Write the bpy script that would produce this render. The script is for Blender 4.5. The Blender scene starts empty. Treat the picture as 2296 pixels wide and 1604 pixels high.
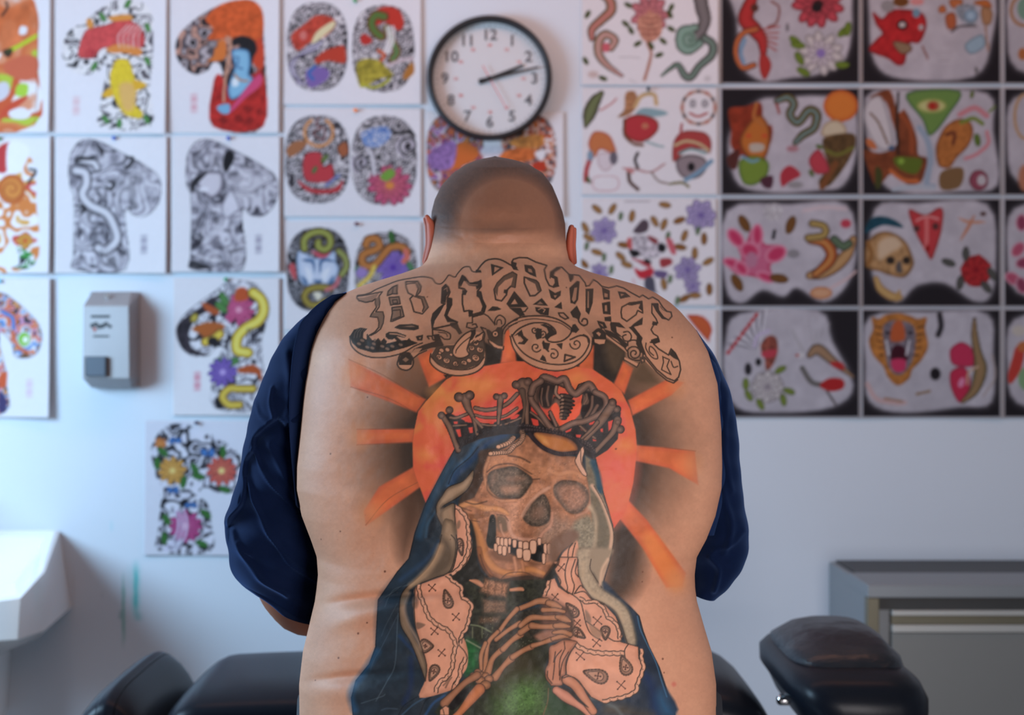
import bpy, bmesh, math, random
import numpy as np
from mathutils import Vector, Matrix

# ------------------------------------------------------------------ camera, world, lights, exposure
sc = bpy.context.scene
F = 2296 * 50 / 36.0          # focal length in pixels of the 2296 x 1604 frame
HC = 1.28                     # camera height
DW = 3.83                     # distance from the camera to the wall with the sheets
cam_d = bpy.data.cameras.new('camera'); cam = bpy.data.objects.new('camera', cam_d)
sc.collection.objects.link(cam); sc.camera = cam
cam.location = (0, 0, HC); cam.rotation_euler = (math.pi / 2, 0, 0)
cam_d.lens = 50; cam_d.sensor_width = 36; cam_d.sensor_fit = 'HORIZONTAL'
cam_d.dof.use_dof = True; cam_d.dof.focus_distance = 1.66; cam_d.dof.aperture_fstop = 5.0
cam_d.clip_start = .05

sc.view_settings.view_transform = 'Standard'; sc.view_settings.look = 'None'
sc.view_settings.gamma = 1.0; sc.view_settings.exposure = -0.20; sc.view_settings.use_curve_mapping = False

w = bpy.data.worlds.new('world'); sc.world = w; w.use_nodes = True
w.node_tree.nodes['Background'].inputs[0].default_value = (.45, .62, 1, 1); w.node_tree.nodes['Background'].inputs[1].default_value = .25

def area(name, loc, target, sx, sy, power, col, spread=180):
    l = bpy.data.lights.new(name, 'AREA'); l.shape = 'RECTANGLE'; l.size = sx; l.size_y = sy; l.energy = power; l.color = col; l.spread = math.radians(spread)
    o = bpy.data.objects.new(name, l); sc.collection.objects.link(o); o.location = loc
    o.rotation_euler = (Vector(target) - Vector(loc)).to_track_quat('-Z', 'Y').to_euler()
    return o
# daylight through the window in the left wall, warm ceiling lamps, low fill light added behind the camera for the back
area('window_daylight', (-2.34, 2.25, 1.62), (-.4, 3.2, .75), 1.0, 1.0, 102, (.47, .73, .98))
area('ceiling_lamp_light', (.95, -.55, 2.72), (.3, 1.9, 1.0), 1.2, .3, 2, (1.0, .62, .40))
area('ceiling_lamp_light', (.0, 2.85, 2.86), (.0, 3.75, 1.5), 2.8, .25, 18, (1.0, .44, .25))
area('rear_fill_light', (.9, -.35, .78), (.15, 1.7, .95), .6, .8, 46, (1.0, .93, .94))  # added fill near the camera, no door stands here
# ------------------------------------------------------------------ drawing helpers (ink on skin, print on paper)
# Drawings are polygons and strokes given in frame units; they end up as colour attributes on the real surfaces.
FR = {'A': (760, 560, 5.3475), 'B': (1140, 560, 5.3475), 'C': (900, 820, 4.1745), 'D': (1000, 950, 4.583),
      'E': (780, 1200, 3.97), 'F': (1120, 1250, 4.53), 'G': (960, 830, 8.9125), 'H': (1160, 830, 8.019),
      'K': (1030, 1290, 5.107), 'M': (620, 480, 5.729), 'N': (1290, 430, 4.336), 'Q': (660, 1180, 3.783),
      'Z': (900, 330, 4.861), 'S': (490, 640, 2.005),
      'W1': (0, 0, 3.342), 'W2': (0, 480, 3.342), 'W3': (0, 930, 2.38), 'W4': (620, 0, 3.1456),
      'W5': (1280, 0, 3.341), 'W6': (1620, 440, 3.0843), 'W7': (1900, 0, 3.341), 'U': (0, 0, 1.0)}

def P(fr, s):
    ox, oy, k = FR[fr]
    return np.array([[ox + float(a) / k, oy + float(b) / k] for a, b in (t.split(',') for t in s.split())])

def cr(p, closed=False, n=5):
    p = np.asarray(p, float)
    if len(p) < 3: return p
    q = np.vstack([p[-1], p, p[0], p[1]]) if closed else np.vstack([2 * p[0] - p[1], p, 2 * p[-1] - p[-2]])
    out = []
    t = np.linspace(0, 1, n, endpoint=False)[:, None]
    for i in range(1, len(q) - 2):
        a, b, c, d = q[i - 1], q[i], q[i + 1], q[i + 2]
        out.append(.5 * (2 * b + (c - a) * t + (2 * a - 5 * b + 4 * c - d) * t ** 2 + (3 * b - a - 3 * c + d) * t ** 3))
    o = np.vstack(out)
    return o if closed else np.vstack([o, p[-1]])

def vnoise(h, w, cell, seed, octaves=3):
    r = np.random.RandomState(seed)
    tot = np.zeros((h, w), np.float32); amp = 1.; s = 0.
    for o in range(octaves):
        c = max(cell / 2 ** o, 1.5)
        gh, gw = int(h / c) + 3, int(w / c) + 3
        g = r.rand(gh, gw).astype(np.float32)
        y = np.arange(h) / c; x = np.arange(w) / c
        yi = y.astype(int); xi = x.astype(int)
        fy = (y - yi); fx = (x - xi); fy = (fy * fy * (3 - 2 * fy))[:, None]; fx = (fx * fx * (3 - 2 * fx))[None]
        a = g[yi][:, xi]; b = g[yi][:, xi + 1]; c2 = g[yi + 1][:, xi]; d = g[yi + 1][:, xi + 1]
        tot += amp * ((a * (1 - fx) + b * fx) * (1 - fy) + (c2 * (1 - fx) + d * fx) * fy); s += amp; amp *= .5
    return (tot / s).astype(np.float32)

class Cv:
    def __init__(c, x0, y0, x1, y1, s, col):
        c.x0, c.y0, c.s = x0, y0, s
        c.w = int((x1 - x0) * s); c.h = int((y1 - y0) * s)
        c.a = np.zeros((c.h, c.w, 3), np.float32); c.a[:] = np.array(col) / 255.
        c.nc = {}
    def noise(c, cell, seed, octv=3):
        k = (cell, seed, octv)
        if k not in c.nc: c.nc[k] = vnoise(c.h, c.w, cell * c.s, seed, octv)
        return c.nc[k]
    def box(c, p, pad):
        x0, y0 = p.min(0) - pad; x1, y1 = p.max(0) + pad
        i0 = max(int((x0 - c.x0) * c.s), 0); i1 = min(int((x1 - c.x0) * c.s) + 2, c.w)
        j0 = max(int((y0 - c.y0) * c.s), 0); j1 = min(int((y1 - c.y0) * c.s) + 2, c.h)
        if i1 <= i0 or j1 <= j0: return None
        X, Y = np.meshgrid(c.x0 + (np.arange(i0, i1) + .5) / c.s, c.y0 + (np.arange(j0, j1) + .5) / c.s)
        return (slice(j0, j1), slice(i0, i1)), X.astype(np.float32), Y.astype(np.float32)
    def dist(c, p, closed, X, Y, rad=None):
        D = np.full(X.shape, 1e9, np.float32); ins = np.zeros(X.shape, bool); R = None
        n = len(p)
        if rad is not None: R = np.zeros(X.shape, np.float32); best = np.full(X.shape, 1e9, np.float32)
        for i in range(n if closed else n - 1):
            ax, ay = p[i]; bx, by = p[(i + 1) % n]
            dx, dy = bx - ax, by - ay; L = dx * dx + dy * dy + 1e-9
            t = np.clip(((X - ax) * dx + (Y - ay) * dy) / L, 0, 1)
            d = np.hypot(X - ax - t * dx, Y - ay - t * dy)
            if rad is not None:
                r = rad[i] + (rad[(i + 1) % n] - rad[i]) * t
                q = d / r; m = q < best; best[m] = q[m]; R[m] = r[m]
            else: np.minimum(D, d, out=D)
            if closed:
                k = ((ay > Y) != (by > Y))
                if k.any(): ins ^= k & (X < dx * (Y - ay) / (dy if abs(dy) > 1e-9 else 1e-9) + ax)
        return (best, R) if rad is not None else (D, ins)
    def put(c, sl, al, col):
        al = al[..., None]
        col = np.array(col, np.float32) / 255. if not isinstance(col, np.ndarray) else col
        c.a[sl] = c.a[sl] * (1 - al) + col * al
    # filled shape; ec/ew: colour that comes in from the edge over ew units; out: outline colour and width
    def fill(c, p, col, al=1., soft=1., ec=None, ew=8, out=None, ow=1.6, sm=True, nz=None, fade=None):
        if sm: p = cr(p, True, 4)
        b = c.box(p, soft + ow + 2)
        if b is None: return
        sl, X, Y = b; D, ins = c.dist(p, True, X, Y)
        sd = np.where(ins, -D, D)
        A = np.clip(.5 - sd / soft, 0, 1) * al
        C = np.zeros(X.shape + (3,), np.float32) + np.array(col, np.float32) / 255.
        if ec is not None:
            k = np.clip(1 + sd / ew, 0, 1)[..., None]
            C = C * (1 - k) + np.array(ec, np.float32) / 255. * k
        if nz:                       # nz = (cell, seed, amount)
            C = C * (1 + (c.noise(nz[0], nz[1])[sl] - .5)[..., None] * 2 * nz[2])
        if fade: A = A * np.clip((fade[3] - np.hypot(X - fade[0], Y - fade[1])) / (fade[3] - fade[2]), 0, 1)
        c.put(sl, A, C)
        if out is not None: c.put(sl, np.clip(.5 - (D - ow / 2), 0, 1) * al, out)
    def line(c, p, w, col, closed=False, al=1., soft=1., sm=True, taper=False):
        if sm: p = cr(p, closed, 5)
        b = c.box(p, w + soft + 2)
        if b is None: return
        sl, X, Y = b
        if taper:
            t = np.linspace(0, 1, len(p)); rad = w / 2 * np.clip(np.sin(np.pi * np.clip(t, .02, .98)) ** .6, .15, 1)
            q, R = c.dist(p, closed, X, Y, rad); sd = (q - 1) * R
        else:
            D, _ = c.dist(p, closed, X, Y); sd = D - w / 2
        c.put(sl, np.clip(.5 - sd / soft, 0, 1) * al, col)
    # rounded limb of varying radius: mid colour inside, edge colour outside, optional outline
    def tube(c, p, r, mid, edge, out=None, ow=1.5, al=1., soft=1.2, sm=True, pw=2.):
        p = np.asarray(p, float); r = np.broadcast_to(np.asarray(r, float), (len(p),))
        if sm and len(p) > 2:
            q = cr(np.column_stack([p, r]), False, 5); p, r = q[:, :2], np.maximum(q[:, 2], .4)
        b = c.box(p, r.max() + 3)
        if b is None: return
        sl, X, Y = b; q, R = c.dist(p, False, X, Y, r)
        sd = (q - 1) * R
        k = (np.clip(q, 0, 1) ** pw)[..., None]
        C = np.array(mid, np.float32) / 255. * (1 - k) + np.array(edge, np.float32) / 255. * k
        c.put(sl, np.clip(.5 - sd / soft, 0, 1) * al, C)
        if out is not None: c.put(sl, np.clip(.5 - (np.abs(sd) - ow / 2), 0, 1) * al, out)
    # shape filled with bands of a palette that follow a warped field
    def pattern(c, p, pal, cell, seed, freq=3., al=1., out=None, ow=2, sm=True, soft=1.2):
        if sm: p = cr(p, True, 4)
        b = c.box(p, 3)
        if b is None: return
        sl, X, Y = b; D, ins = c.dist(p, True, X, Y); sd = np.where(ins, -D, D)
        n = c.noise(cell, seed, 2)[sl] * freq * len(pal) + c.noise(cell * 3, seed + 5, 1)[sl] * 3
        pal = np.array(pal, np.float32) / 255.
        i = np.floor(n).astype(int) % len(pal); f = (n - np.floor(n))
        C = pal[i]; g = np.clip((f - .7) / .3, 0, 1)[..., None]
        C = C * (1 - g) + pal[(i + 1) % len(pal)] * g
        c.put(sl, np.clip(.5 - sd / soft, 0, 1) * al, C)
        if out is not None: c.put(sl, np.clip(.5 - (D - ow / 2), 0, 1) * al, out)
    def ell(c, x, y, rx, ry, col, ang=0, **k):
        t = np.linspace(0, 2 * np.pi, 18, endpoint=False); a = np.radians(ang)
        u, v = rx * np.cos(t), ry * np.sin(t)
        c.fill(np.column_stack([x + u * np.cos(a) - v * np.sin(a), y + u * np.sin(a) + v * np.cos(a)]), col, sm=False, **k)
    def ring(c, x, y, rx, ry, w, col, a0=0, a1=360, **k):
        t = np.radians(np.linspace(a0, a1, 24)); c.line(np.column_stack([x + rx * np.cos(t), y + ry * np.sin(t)]), w, col, sm=False, **k)
    def spiral(c, x, y, r, w, col, turns=1.4, a0=0, d=1, **k):
        t = np.linspace(0, 1, int(18 * turns) + 6); a = np.radians(a0) + d * t * turns * 2 * np.pi; rr = r * (1 - .85 * t)
        c.line(np.column_stack([x + rr * np.cos(a), y + rr * np.sin(a)]), w, col, sm=False, **k)
    def flower(c, x, y, r, tip, core, n=9, lay=3, out=None, seed=0, ar=1.):
        rs = np.random.RandomState(seed)
        for l in range(lay):
            R = r * (1 - l / (lay + .6)); t0 = rs.rand() * 6
            for i in range(n):
                a = t0 + i * 2 * np.pi / n + rs.uniform(-.12, .12)
                k = .55 + .45 * l / max(lay - 1, 1)
                cl = np.array(tip) * (1 - .25 * l / lay) + np.array(core) * (.25 * l / lay)
                c.ell(x + R * .62 * np.cos(a), y + R * .62 * ar * np.sin(a), R * .42, R * 1.5 / n + R * .08, cl, np.degrees(a),
                      ec=np.array(cl) * .62, ew=max(R * .12, 1.), out=out, ow=1.2, soft=1.2)
        c.ell(x, y, r * .2, r * .2 * ar, core, soft=2)
    def sample(c, px, py):
        fx = np.clip((px - c.x0) * c.s - .5, 0, c.w - 1.001); fy = np.clip((py - c.y0) * c.s - .5, 0, c.h - 1.001)
        i = fx.astype(int); j = fy.astype(int); u = (fx - i)[..., None]; v = (fy - j)[..., None]; a = c.a
        return (a[j, i] * (1 - u) + a[j, i + 1] * u) * (1 - v) + (a[j + 1, i] * (1 - u) + a[j + 1, i + 1] * u) * v

def lin(c):
    c = np.clip(np.asarray(c, np.float32), 0, 1)
    return np.where(c <= .04045, c / 12.92, ((c + .055) / 1.055) ** 2.4)
# ------------------------------------------------------------------ the tattoo, in ink colours
INK = (64, 50, 41); DK = (46, 38, 33); SKIN = (196, 142, 112)

def paint_skin():
    c = Cv(600, 330, 1700, 1640, 1.0, SKIN)
    Y, X = np.mgrid[0:c.h, 0:c.w].astype(np.float32); X += c.x0 + .5; Y += c.y0 + .5
    full = (slice(0, c.h), slice(0, c.w))
    c.a *= 1 + (c.noise(60, 3) - .5)[..., None] * .10 * np.array([.6, 1, 1.1], np.float32)
    c.a *= 1 + (c.noise(5, 4) - .5)[..., None] * .06
    # darker smoke between the rays, thinning out away from the halo
    ex, ey = (X - 1176) / 251, (Y - 1012) / 203
    rr = np.sqrt(ex ** 2 + ey ** 2) + 1e-6
    d = (rr - 1) * 225
    n1 = c.noise(26, 11)
    A = np.clip(1.12 - d / (118 + 40 * n1), 0, 1) ** 1.0 * np.clip((d + 6) / 6, 0, 1)
    low = np.clip((Y - 1140) / 100, 0, 1)
    A *= np.where(X < 1100, 1 - .6 * low, 1)
    A *= np.clip(1 - (Y - 1290) / 110, 0, 1)
    smoke = np.array([52, 42, 35], np.float32) / 255. * (1 - .0 * d[..., None]) + np.clip(d / 130, 0, 1)[..., None] * np.array([60, 42, 30]) / 255.
    c.put(full, np.clip(A, 0, 1) * .95, smoke.astype(np.float32))
    # dark ground behind the lettering swirls
    for p in [P('A', "1745,1110 1870,1170 1960,1200 1975,1350 1720,1402 1745,1300"),
              P('B', "25,1060 75,1180 190,1340 80,1340 60,1200"), P('B', "1000,1050 1160,1060 1400,1190 1400,1300 1330,1540 1230,1604 1000,1440 960,1380"),
              P('B', "790,1390 890,1340 880,1410 830,1410")]:
        c.fill(p, (44, 37, 32), soft=5, sm=False, nz=(18, 21, .2))
    c.fill(P('B', "1180,1080 1400,1190 1390,1320 1300,1480 1200,1400 1150,1200"), (88, 70, 52), soft=22, al=.8)
    c.fill(P('B', "1500,1400 1640,1310 1820,1560 1780,1640 1560,1640 1440,1560"), (92, 72, 54), soft=30, al=.95)
    c.fill(P('U', "900,800 960,800 975,850 930,890 880,860"), (120, 84, 62), soft=30, al=.55)
    # smoke along the right side of the veil
    c.fill(P('U', "1372,1180 1400,1160 1440,1200 1440,1290 1400,1350 1352,1330 1365,1260"), (74, 58, 47), soft=46, al=.95)
    c.fill(P('U', "1395,1165 1425,1190 1400,1290 1372,1320 1376,1230"), (58, 47, 40), soft=24, al=.7)
    c.fill(P('U', "905,1100 950,1125 935,1200 905,1260 890,1210"), (84, 60, 46), soft=40, al=.8)
    # rays
    OR, RD, YL = (208, 104, 62), (206, 80, 62), (214, 134, 72)
    for p, al in [("962,868 1003,846 968,782 936,798", 1), ("934,925 955,896 782,806 786,868", .9), ("930,962 926,992 800,998 800,963", .95),
              ("926,1048 946,1090 820,1180 816,1146 850,1092", .9), ("1122,815 1158,812 1150,735 1134,742", 1),
              ("1298,824 1330,834 1332,775 1308,768", 1), ("1376,862 1400,884 1420,826 1397,810", 1),
              ("1408,898 1418,932 1506,886 1534,858 1498,850", .95), ("1422,998 1424,1034 1500,1050 1566,1088 1558,1012 1490,1004", .92),
              ("1405,1118 1388,1162 1440,1228 1494,1318 1530,1316 1538,1286 1450,1166", .95)]:
        q = P('U', p); m = q.mean(0); 
        c.fill(q, OR, al=al, soft=5, ec=(196, 92, 60), ew=12, nz=(30, 9, .12), sm=False, fade=(1176, 1012, 250 + .72 * (np.hypot(*(q - [1176, 1012]).T).max() - 250), np.hypot(*(q - [1176, 1012]).T).max() + 30))
    for p in ["782,806 860,842 940,892", "786,868 870,893 930,925", "800,963 925,962", "800,998 926,993", "820,1178 870,1120 940,1080", "1490,1004 1560,1012"]: c.line(P('U', p), 1.6, (120, 70, 50), soft=2, al=.6)
    c.fill(P('U', "1440,1215 1500,1318 1532,1300 1470,1200"), YL, soft=20, al=.55)
    # skin shows again at the ray tips
    for x, y, r in [(790, 835, 26), (806, 980, 24), (832, 1150, 26), (1545, 1040, 22), (1516, 872, 16), (1520, 1310, 22)]:
        c.ell(x, y, r, r, (214, 140, 92), soft=34, al=.5)
    # halo
    hal = P('U', "1128,814 1155,810 1200,812 1297,823 1330,829 1372,857 1393,877 1413,918 1425,964 1428,1002 1426,1031 1420,1083 1410,1124 1398,1155 1377,1184 1340,1220 960,1160 955,1129 936,1079 926,1050 925,990 929,964 938,923 953,903 1000,852 1040,830 1082,822")
    c.fill(hal, (206, 96, 62), soft=2.5, sm=False)
    b = c.box(hal, 2); sl = b[0]; D, ins = c.dist(hal, True, b[1], b[2])
    n = c.noise(60, 31)[sl]; m = c.noise(34, 37)[sl]
    near = np.clip((b[1] * 0 + 1.05 - np.sqrt(((b[1] - 1176) / 205) ** 2 + ((b[2] - 1020) / 165) ** 2)) * 3, 0, 1)
    k1 = np.clip((n - .48) * 5, 0, 1) * .75; k2 = np.clip((m - .52) * 5, 0, 1) * .6
    k3 = near * .75
    for k, col in [(k1, (200, 124, 68)), (k2, (202, 76, 66)), (k3, (198, 70, 60))]:
        c.put(sl, (k * ins).astype(np.float32), col)
    c.fill(P('U', "1345,1040 1425,1030 1418,1110 1380,1180 1352,1110"), (220, 106, 88), soft=30, al=.6)
    for x, y, r in [(1075, 866, 40), (985, 880, 22), (955, 1020, 20), (1400, 1000, 20), (1300, 850, 28)]:
        c.ell(x, y, r, r * .6, (218, 146, 78), soft=30, al=.6)

    robe(c); crown(c); skull(c); drapes(c); hands(c); lettering(c)
    # moles and freckles
    for x, y, r in [(741, 1018, 1.7), (824, 891, 1.6), (863, 1282, 2.4), (803, 1421, 2.2), (823, 1397, 1.8), (759, 1476, 2), (763, 1192, 1.5), (720, 1210, 1.2),
                    (1486, 1478, 2.2), (1489, 1509, 1.6), (1507, 757, 1.8), (1381, 1007, 2.2), (1511, 1535, 5), (1441, 1283, 1.5), (1440, 1305, 1.4),
                    (707, 1526, 1.3), (1010, 1210, 1.2), (1270, 645, 1.5), (958, 666, 1.4)]:
        c.ell(x, y, r, r, (92, 54, 40) if r < 4 else (190, 105, 88), soft=1.6 if r < 4 else 6, al=.85)
    for i in range(130):
        rs = np.random.RandomState(i); x, y = rs.uniform(670, 900), rs.uniform(700, 1600)
        if i % 2: x = rs.uniform(1480, 1600)
        c.ell(x, y, .9, .9, (150, 98, 76), soft=1.2, al=.35)
    return c

def robe(c):
    rob = P('U', "1096,973 1060,985 1020,1007 991,1060 955,1129 931,1194 917,1253 891,1283 848,1346 842,1452 828,1490 798,1527 788,1565 795,1640 1520,1640 1511,1590 1495,1548 1478,1497 1455,1450 1442,1416 1433,1382 1411,1360 1368,1325 1350,1316 1371,1245 1375,1190 1374,1179 1346,1083 1336,1031 1320,1000 1200,960")
    c.fill(rob, (38, 47, 55), soft=2, out=(24, 24, 28), ow=2.2, nz=(22, 51, .25), sm=False)
    c.fill(P('E', "260,590 460,320 560,200 640,60 760,60 640,330 500,480 380,720 300,1050 250,1050"), (36, 52, 66), soft=14, al=.5)
    # folds of the robe
    LB, DB = (70, 98, 122), (20, 24, 30)
    for p, w, col, al in [("60,1560 30,1400 160,1200 260,1040", 60, (40, 84, 120), .6), ("250,1480 350,1300 420,1150 440,800 450,700", 9, (88, 104, 112), .55),
                  ("330,1420 300,1440 120,1500", 9, (88, 104, 112), .5), ("460,900 600,1060 660,1160", 30, (34, 54, 84), .8), ("560,1100 560,1350 500,1500", 46, (30, 44, 72), .8),
                  ("300,1560 350,1545 440,1550", 12, (66, 80, 92), .6), ("480,1604 600,1500 760,1420 880,1400", 14, (58, 84, 106), .75),
                  ("690,1604 760,1500 860,1430", 22, (46, 78, 118), .8), ("450,480 330,560 280,600", 8, (86, 100, 106), .5),
                  ("560,440 420,480 360,560 330,640", 6, (92, 104, 108), .5), ("440,610 340,800 300,900", 7, (72, 84, 92), .5),
                  ("440,720 300,1000 240,1100 200,1200", 7, (76, 92, 106), .45), ("820,60 700,220 560,330 470,400", 40, (44, 66, 92), .6),
                  ("640,1600 690,1480 760,1430", 6, (20, 22, 26), .8), ("270,600 400,520 520,430", 4, DB, .8), ("450,1604 500,1520 620,1440", 7, DB, .7)]:
        c.line(P('E', p), w / 3.97 * 1.0, col, al=al, soft=max(w / 3.97 * .8, 2))
    c.line(P('C', "820,650 700,740 620,860 520,960 440,1120 420,1160"), 11, (48, 80, 108), soft=9, al=.9)
    c.line(P('C', "980,650 820,720 700,840 620,930 520,1020 480,1100"), 13, (36, 60, 90), soft=9, al=.9)
    c.line(P('C', "720,760 640,860 500,980 440,1110"), 2, (14, 20, 28), soft=2, al=.8)
    c.line(P('C', "480,900 380,1080 260,1320 200,1500 170,1600"), 16, (42, 70, 92), soft=14, al=.8)
    c.line(P('C', "420,1160 330,1330 290,1500 260,1600"), 10, (16, 22, 30), soft=9, al=.7)
    c.line(P('C', "330,1350 250,1480 230,1604"), 5, (64, 98, 122), soft=6, al=.6)
    # robe at the right
    c.line(P('C', "1790,900 1830,1050 1860,1150"), 10, (34, 78, 104), soft=5, al=.9)
    c.fill(P('F', "1060,240 1200,380 1380,560 1430,700 1480,880 1600,1080 1680,1300 1780,1604 1040,1604 1000,1480 1200,1450 1400,1370 1470,1150 1420,930 1390,700 1300,520 1040,330"), (38, 48, 62), soft=7, nz=(30, 61, .2))
    c.line(P('F', "1400,600 1440,760 1580,1050 1640,1240 1700,1420"), 2.5, (70, 116, 150), soft=2, al=.7)
    c.line(P('F', "1590,1604 1540,1300 1470,1200"), 20, (28, 44, 76), soft=16, al=.8)
    c.fill(P('F', "1060,1520 1130,1490 1260,1500 1400,1560 1560,1604 1100,1604"), (72, 62, 48), soft=26, al=.9)
    c.fill(P('F', "1640,1350 1700,1450 1780,1604 1660,1604 1600,1450"), (44, 92, 128), soft=26, al=.7)
    c.line(P('F', "930,1430 1020,1440 1120,1500 1180,1530 1240,1604"), 8, (92, 98, 96), soft=7, al=.75)
    # inside of the hood and the ground around the neck
    c.fill(P('D', "440,260 330,400 280,500 180,700 130,820 170,900 300,1100 330,1400 420,1560 640,1640 1000,1620 1150,1480 1120,1340 1300,1100 1400,400"), (66, 50, 40), soft=6)
    c.fill(P('D', "60,1500 200,1400 270,1240 260,1080 240,960 330,1150 320,1400 400,1560 600,1640 950,1640 1130,1450 1130,1560 900,1800 500,1900 200,1800 40,1640"), (38, 36, 31), soft=4)
    c.fill(P('K', "60,100 300,40 600,60 980,60 1000,200 940,280 700,330 460,600 250,800 60,740 130,560 140,360"), (46, 46, 36), soft=4, nz=(8, 71, .4))
    # green dress
    c.fill(P('K', "60,740 240,840 400,780 760,640 1000,760 1040,880 980,1080 1040,1300 1300,1500 1500,1640 -200,1640 0,1300 180,1150"), (44, 46, 32), soft=6, nz=(14, 73, .3))
    c.fill(P('K', "70,745 240,840 210,1060 60,1150"), (34, 84, 44), soft=16, nz=(10, 74, .35))
    c.fill(P('K', "420,1500 560,1240 780,1160 960,1260 1010,1420 950,1640 500,1640"), (84, 114, 62), soft=66, nz=(5, 75, .25))
    c.fill(P('K', "480,900 760,820 900,1000 860,1140 600,1200 430,1320"), (66, 58, 40), soft=50, al=.8)
    c.fill(P('K', "1040,1320 1250,1480 1400,1600 1100,1640 1010,1500"), (38, 62, 36), soft=20, al=.9)
    c.line(P('K', "1020,1300 1010,1450 960,1604"), 2.5, (118, 88, 62), soft=2, al=.8)
    for i in range(90):
        rs = np.random.RandomState(500 + i); x, y = rs.uniform(1125, 1235), rs.uniform(1530, 1604)
        c.ell(x, y, 1, 1, (34, 52, 28), soft=1.2, al=.7)

def crown(c):
    BM, BE, BO = (122, 92, 74), (58, 44, 38), (30, 24, 22)
    HR = (200, 68, 54)
    base = P('U', "992,932 1008,926 1050,948 1100,950 1150,935 1185,905 1215,930 1260,960 1300,950 1370,912 1392,925 1385,985 1362,1010 1330,1030 1290,1010 1240,985 1180,972 1120,975 1075,985 1022,1008 1010,970")
    c.fill(base, (40, 32, 30), soft=2, nz=(9, 81, .3), sm=False)
    for p in ["550,1190 640,1180 665,1330 610,1340", "800,1150 890,1140 895,1260 830,1260", "505,1030 590,1030 590,1080 520,1080", "720,980 820,960 830,1030 740,1040",
              "960,840 1210,860 1170,910 1060,910", "990,960 1080,960 1090,1020 1030,1020", "1220,1050 1330,1010 1310,1080 1240,1100",
              "1640,950 1780,880 1830,900 1760,980 1650,990", "1560,790 1620,780 1630,840 1570,830", "1720,700 1840,610 1830,650 1740,720"]:
        c.fill(P('G', p), HR, sm=False, soft=2)
    for p in ["245,600 320,650 380,820 340,810 245,740", "245,865 370,900 385,990 330,1030 280,980", "530,980 650,1010 680,1080 560,1040", "860,1100 980,1045 960,1100 880,1130",
              "1050,1160 1150,1165 1130,1220 1060,1210", "1120,1030 1180,1020 1260,1090 1220,1115 1150,1080", "1280,950 1420,900 1380,980 1300,990",
              "1490,1060 1540,1050 1540,1120 1500,1110", "1630,930 1740,890 1700,1050 1640,1100", "1350,1210 1410,1210 1420,1280 1360,1280"]:
        c.fill(P('H', p), HR, sm=False, soft=2)
    # ribs that make the band of the crown
    for p, r in [("940,760 1150,800 1400,760 1600,660 1780,480", 4.5), ("940,900 1150,950 1500,930 1780,760", 3), ("1040,1080 1250,1110 1550,1080 1850,960", 2.6),
                 ("440,950 560,960 780,880", 3.5), ("460,1120 760,1100", 2.5)]:
        c.tube(P('G', p), r, BM, BE, BO, 1)
    for p, r in [("640,1190 900,1020 1150,930", 3.4), ("240,760 380,870 560,1060", 3), ("1100,980 1250,1120 1400,1230", 3), ("1440,920 1600,820 1700,740", 6)]:
        c.tube(P('H', p), r, BM, BE, BO, 1)
    def bone(pts, r, k1, k2):
        for (x, y, q) in k1 + k2: c.ell(x, y, q, q, BM, ec=BE, ew=q * .8, out=BO, ow=1.6)
        c.tube(pts, np.array(r) * 1.12, BM, BE, BO, 1.4)
        for (x, y, q) in k1 + k2: c.ell(x + (pts[0][0] - x) * .15, y + 1, q * .82, q * .8, (126, 96, 80), ec=(78, 58, 48), ew=q * .7, soft=2.5)
    bone(P('G', "300,930 430,1150 520,1400 600,1600"), [5, 6, 5, 6], [(990, 932, 8), (1008, 920, 8)], [])
    bone(P('G', "740,560 800,760 900,960 980,1280"), [10, 7, 4, 4], [(1029, 891, 10.5), (1053, 887, 10.5)], [])
    c.tube(P('G', "900,960 1000,1060 1080,1150"), [3, 4, 3], BM, BE)
    bone(P('G', "1440,560 1440,640 1400,1080"), [7, 6, 3], [(1113, 890, 7), (1131, 888, 7)], [])
    bone(P('G', "1900,300 1940,500 1960,760 1980,1100"), [14, 9, 6, 4], [(1157, 863, 9), (1184, 857, 10)], [])
    c.tube(P('G', "1880,420 1930,700 1880,1080"), [8, 4, 3], (96, 74, 60), BE)
    # pelvis shapes at the front
    c.fill(P('H', "240,330 360,160 470,95 560,110 700,150 830,110 900,160 960,340 1040,380 1100,260 1220,215 1340,280 1420,400 1560,430 1640,560 1600,720 1480,860 1250,920 1050,940 900,1040 790,1060 690,1030 560,820 620,650 660,480 820,560 900,800 1080,640 1150,620 1180,420 1000,440 860,330 700,260 520,200 420,230 360,400 380,600 420,700 700,1080 640,1080 420,780 270,580 220,440"),
           (108, 82, 68), ec=(60, 45, 38), ew=6, out=BO, ow=1.6, soft=1.5, sm=False)
    c.fill(P('H', "400,260 480,195 600,220 700,270 690,380 650,480 640,620 560,700 450,680 380,580 355,440"), (46, 36, 32), soft=5, ec=(92, 70, 58), ew=5)
    c.fill(P('H', "1150,420 1230,355 1400,400 1530,500 1560,620 1480,740 1300,860 1180,900 1120,760 1160,620 1260,600 1260,520"), (38, 30, 28), soft=5, ec=(92, 70, 58), ew=4)
    c.fill(P('H', "620,640 700,590 760,700 760,860 820,900 900,860 960,720 1060,620 1150,600 1130,760 1100,820 960,960 860,1020 780,1020 690,900 600,740"), (224, 92, 62), soft=3)
    for p, r in [("450,330 430,500 450,640", 2), ("560,300 530,480 560,640", 3), ("1350,480 1330,680 1210,880", 3.5), ("1440,640 1300,860 1180,930", 4), ("1240,440 1250,520 1200,610", 3)]:
        c.tube(P('H', p), r, (122, 92, 76), (64, 48, 40), al=.85)
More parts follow.
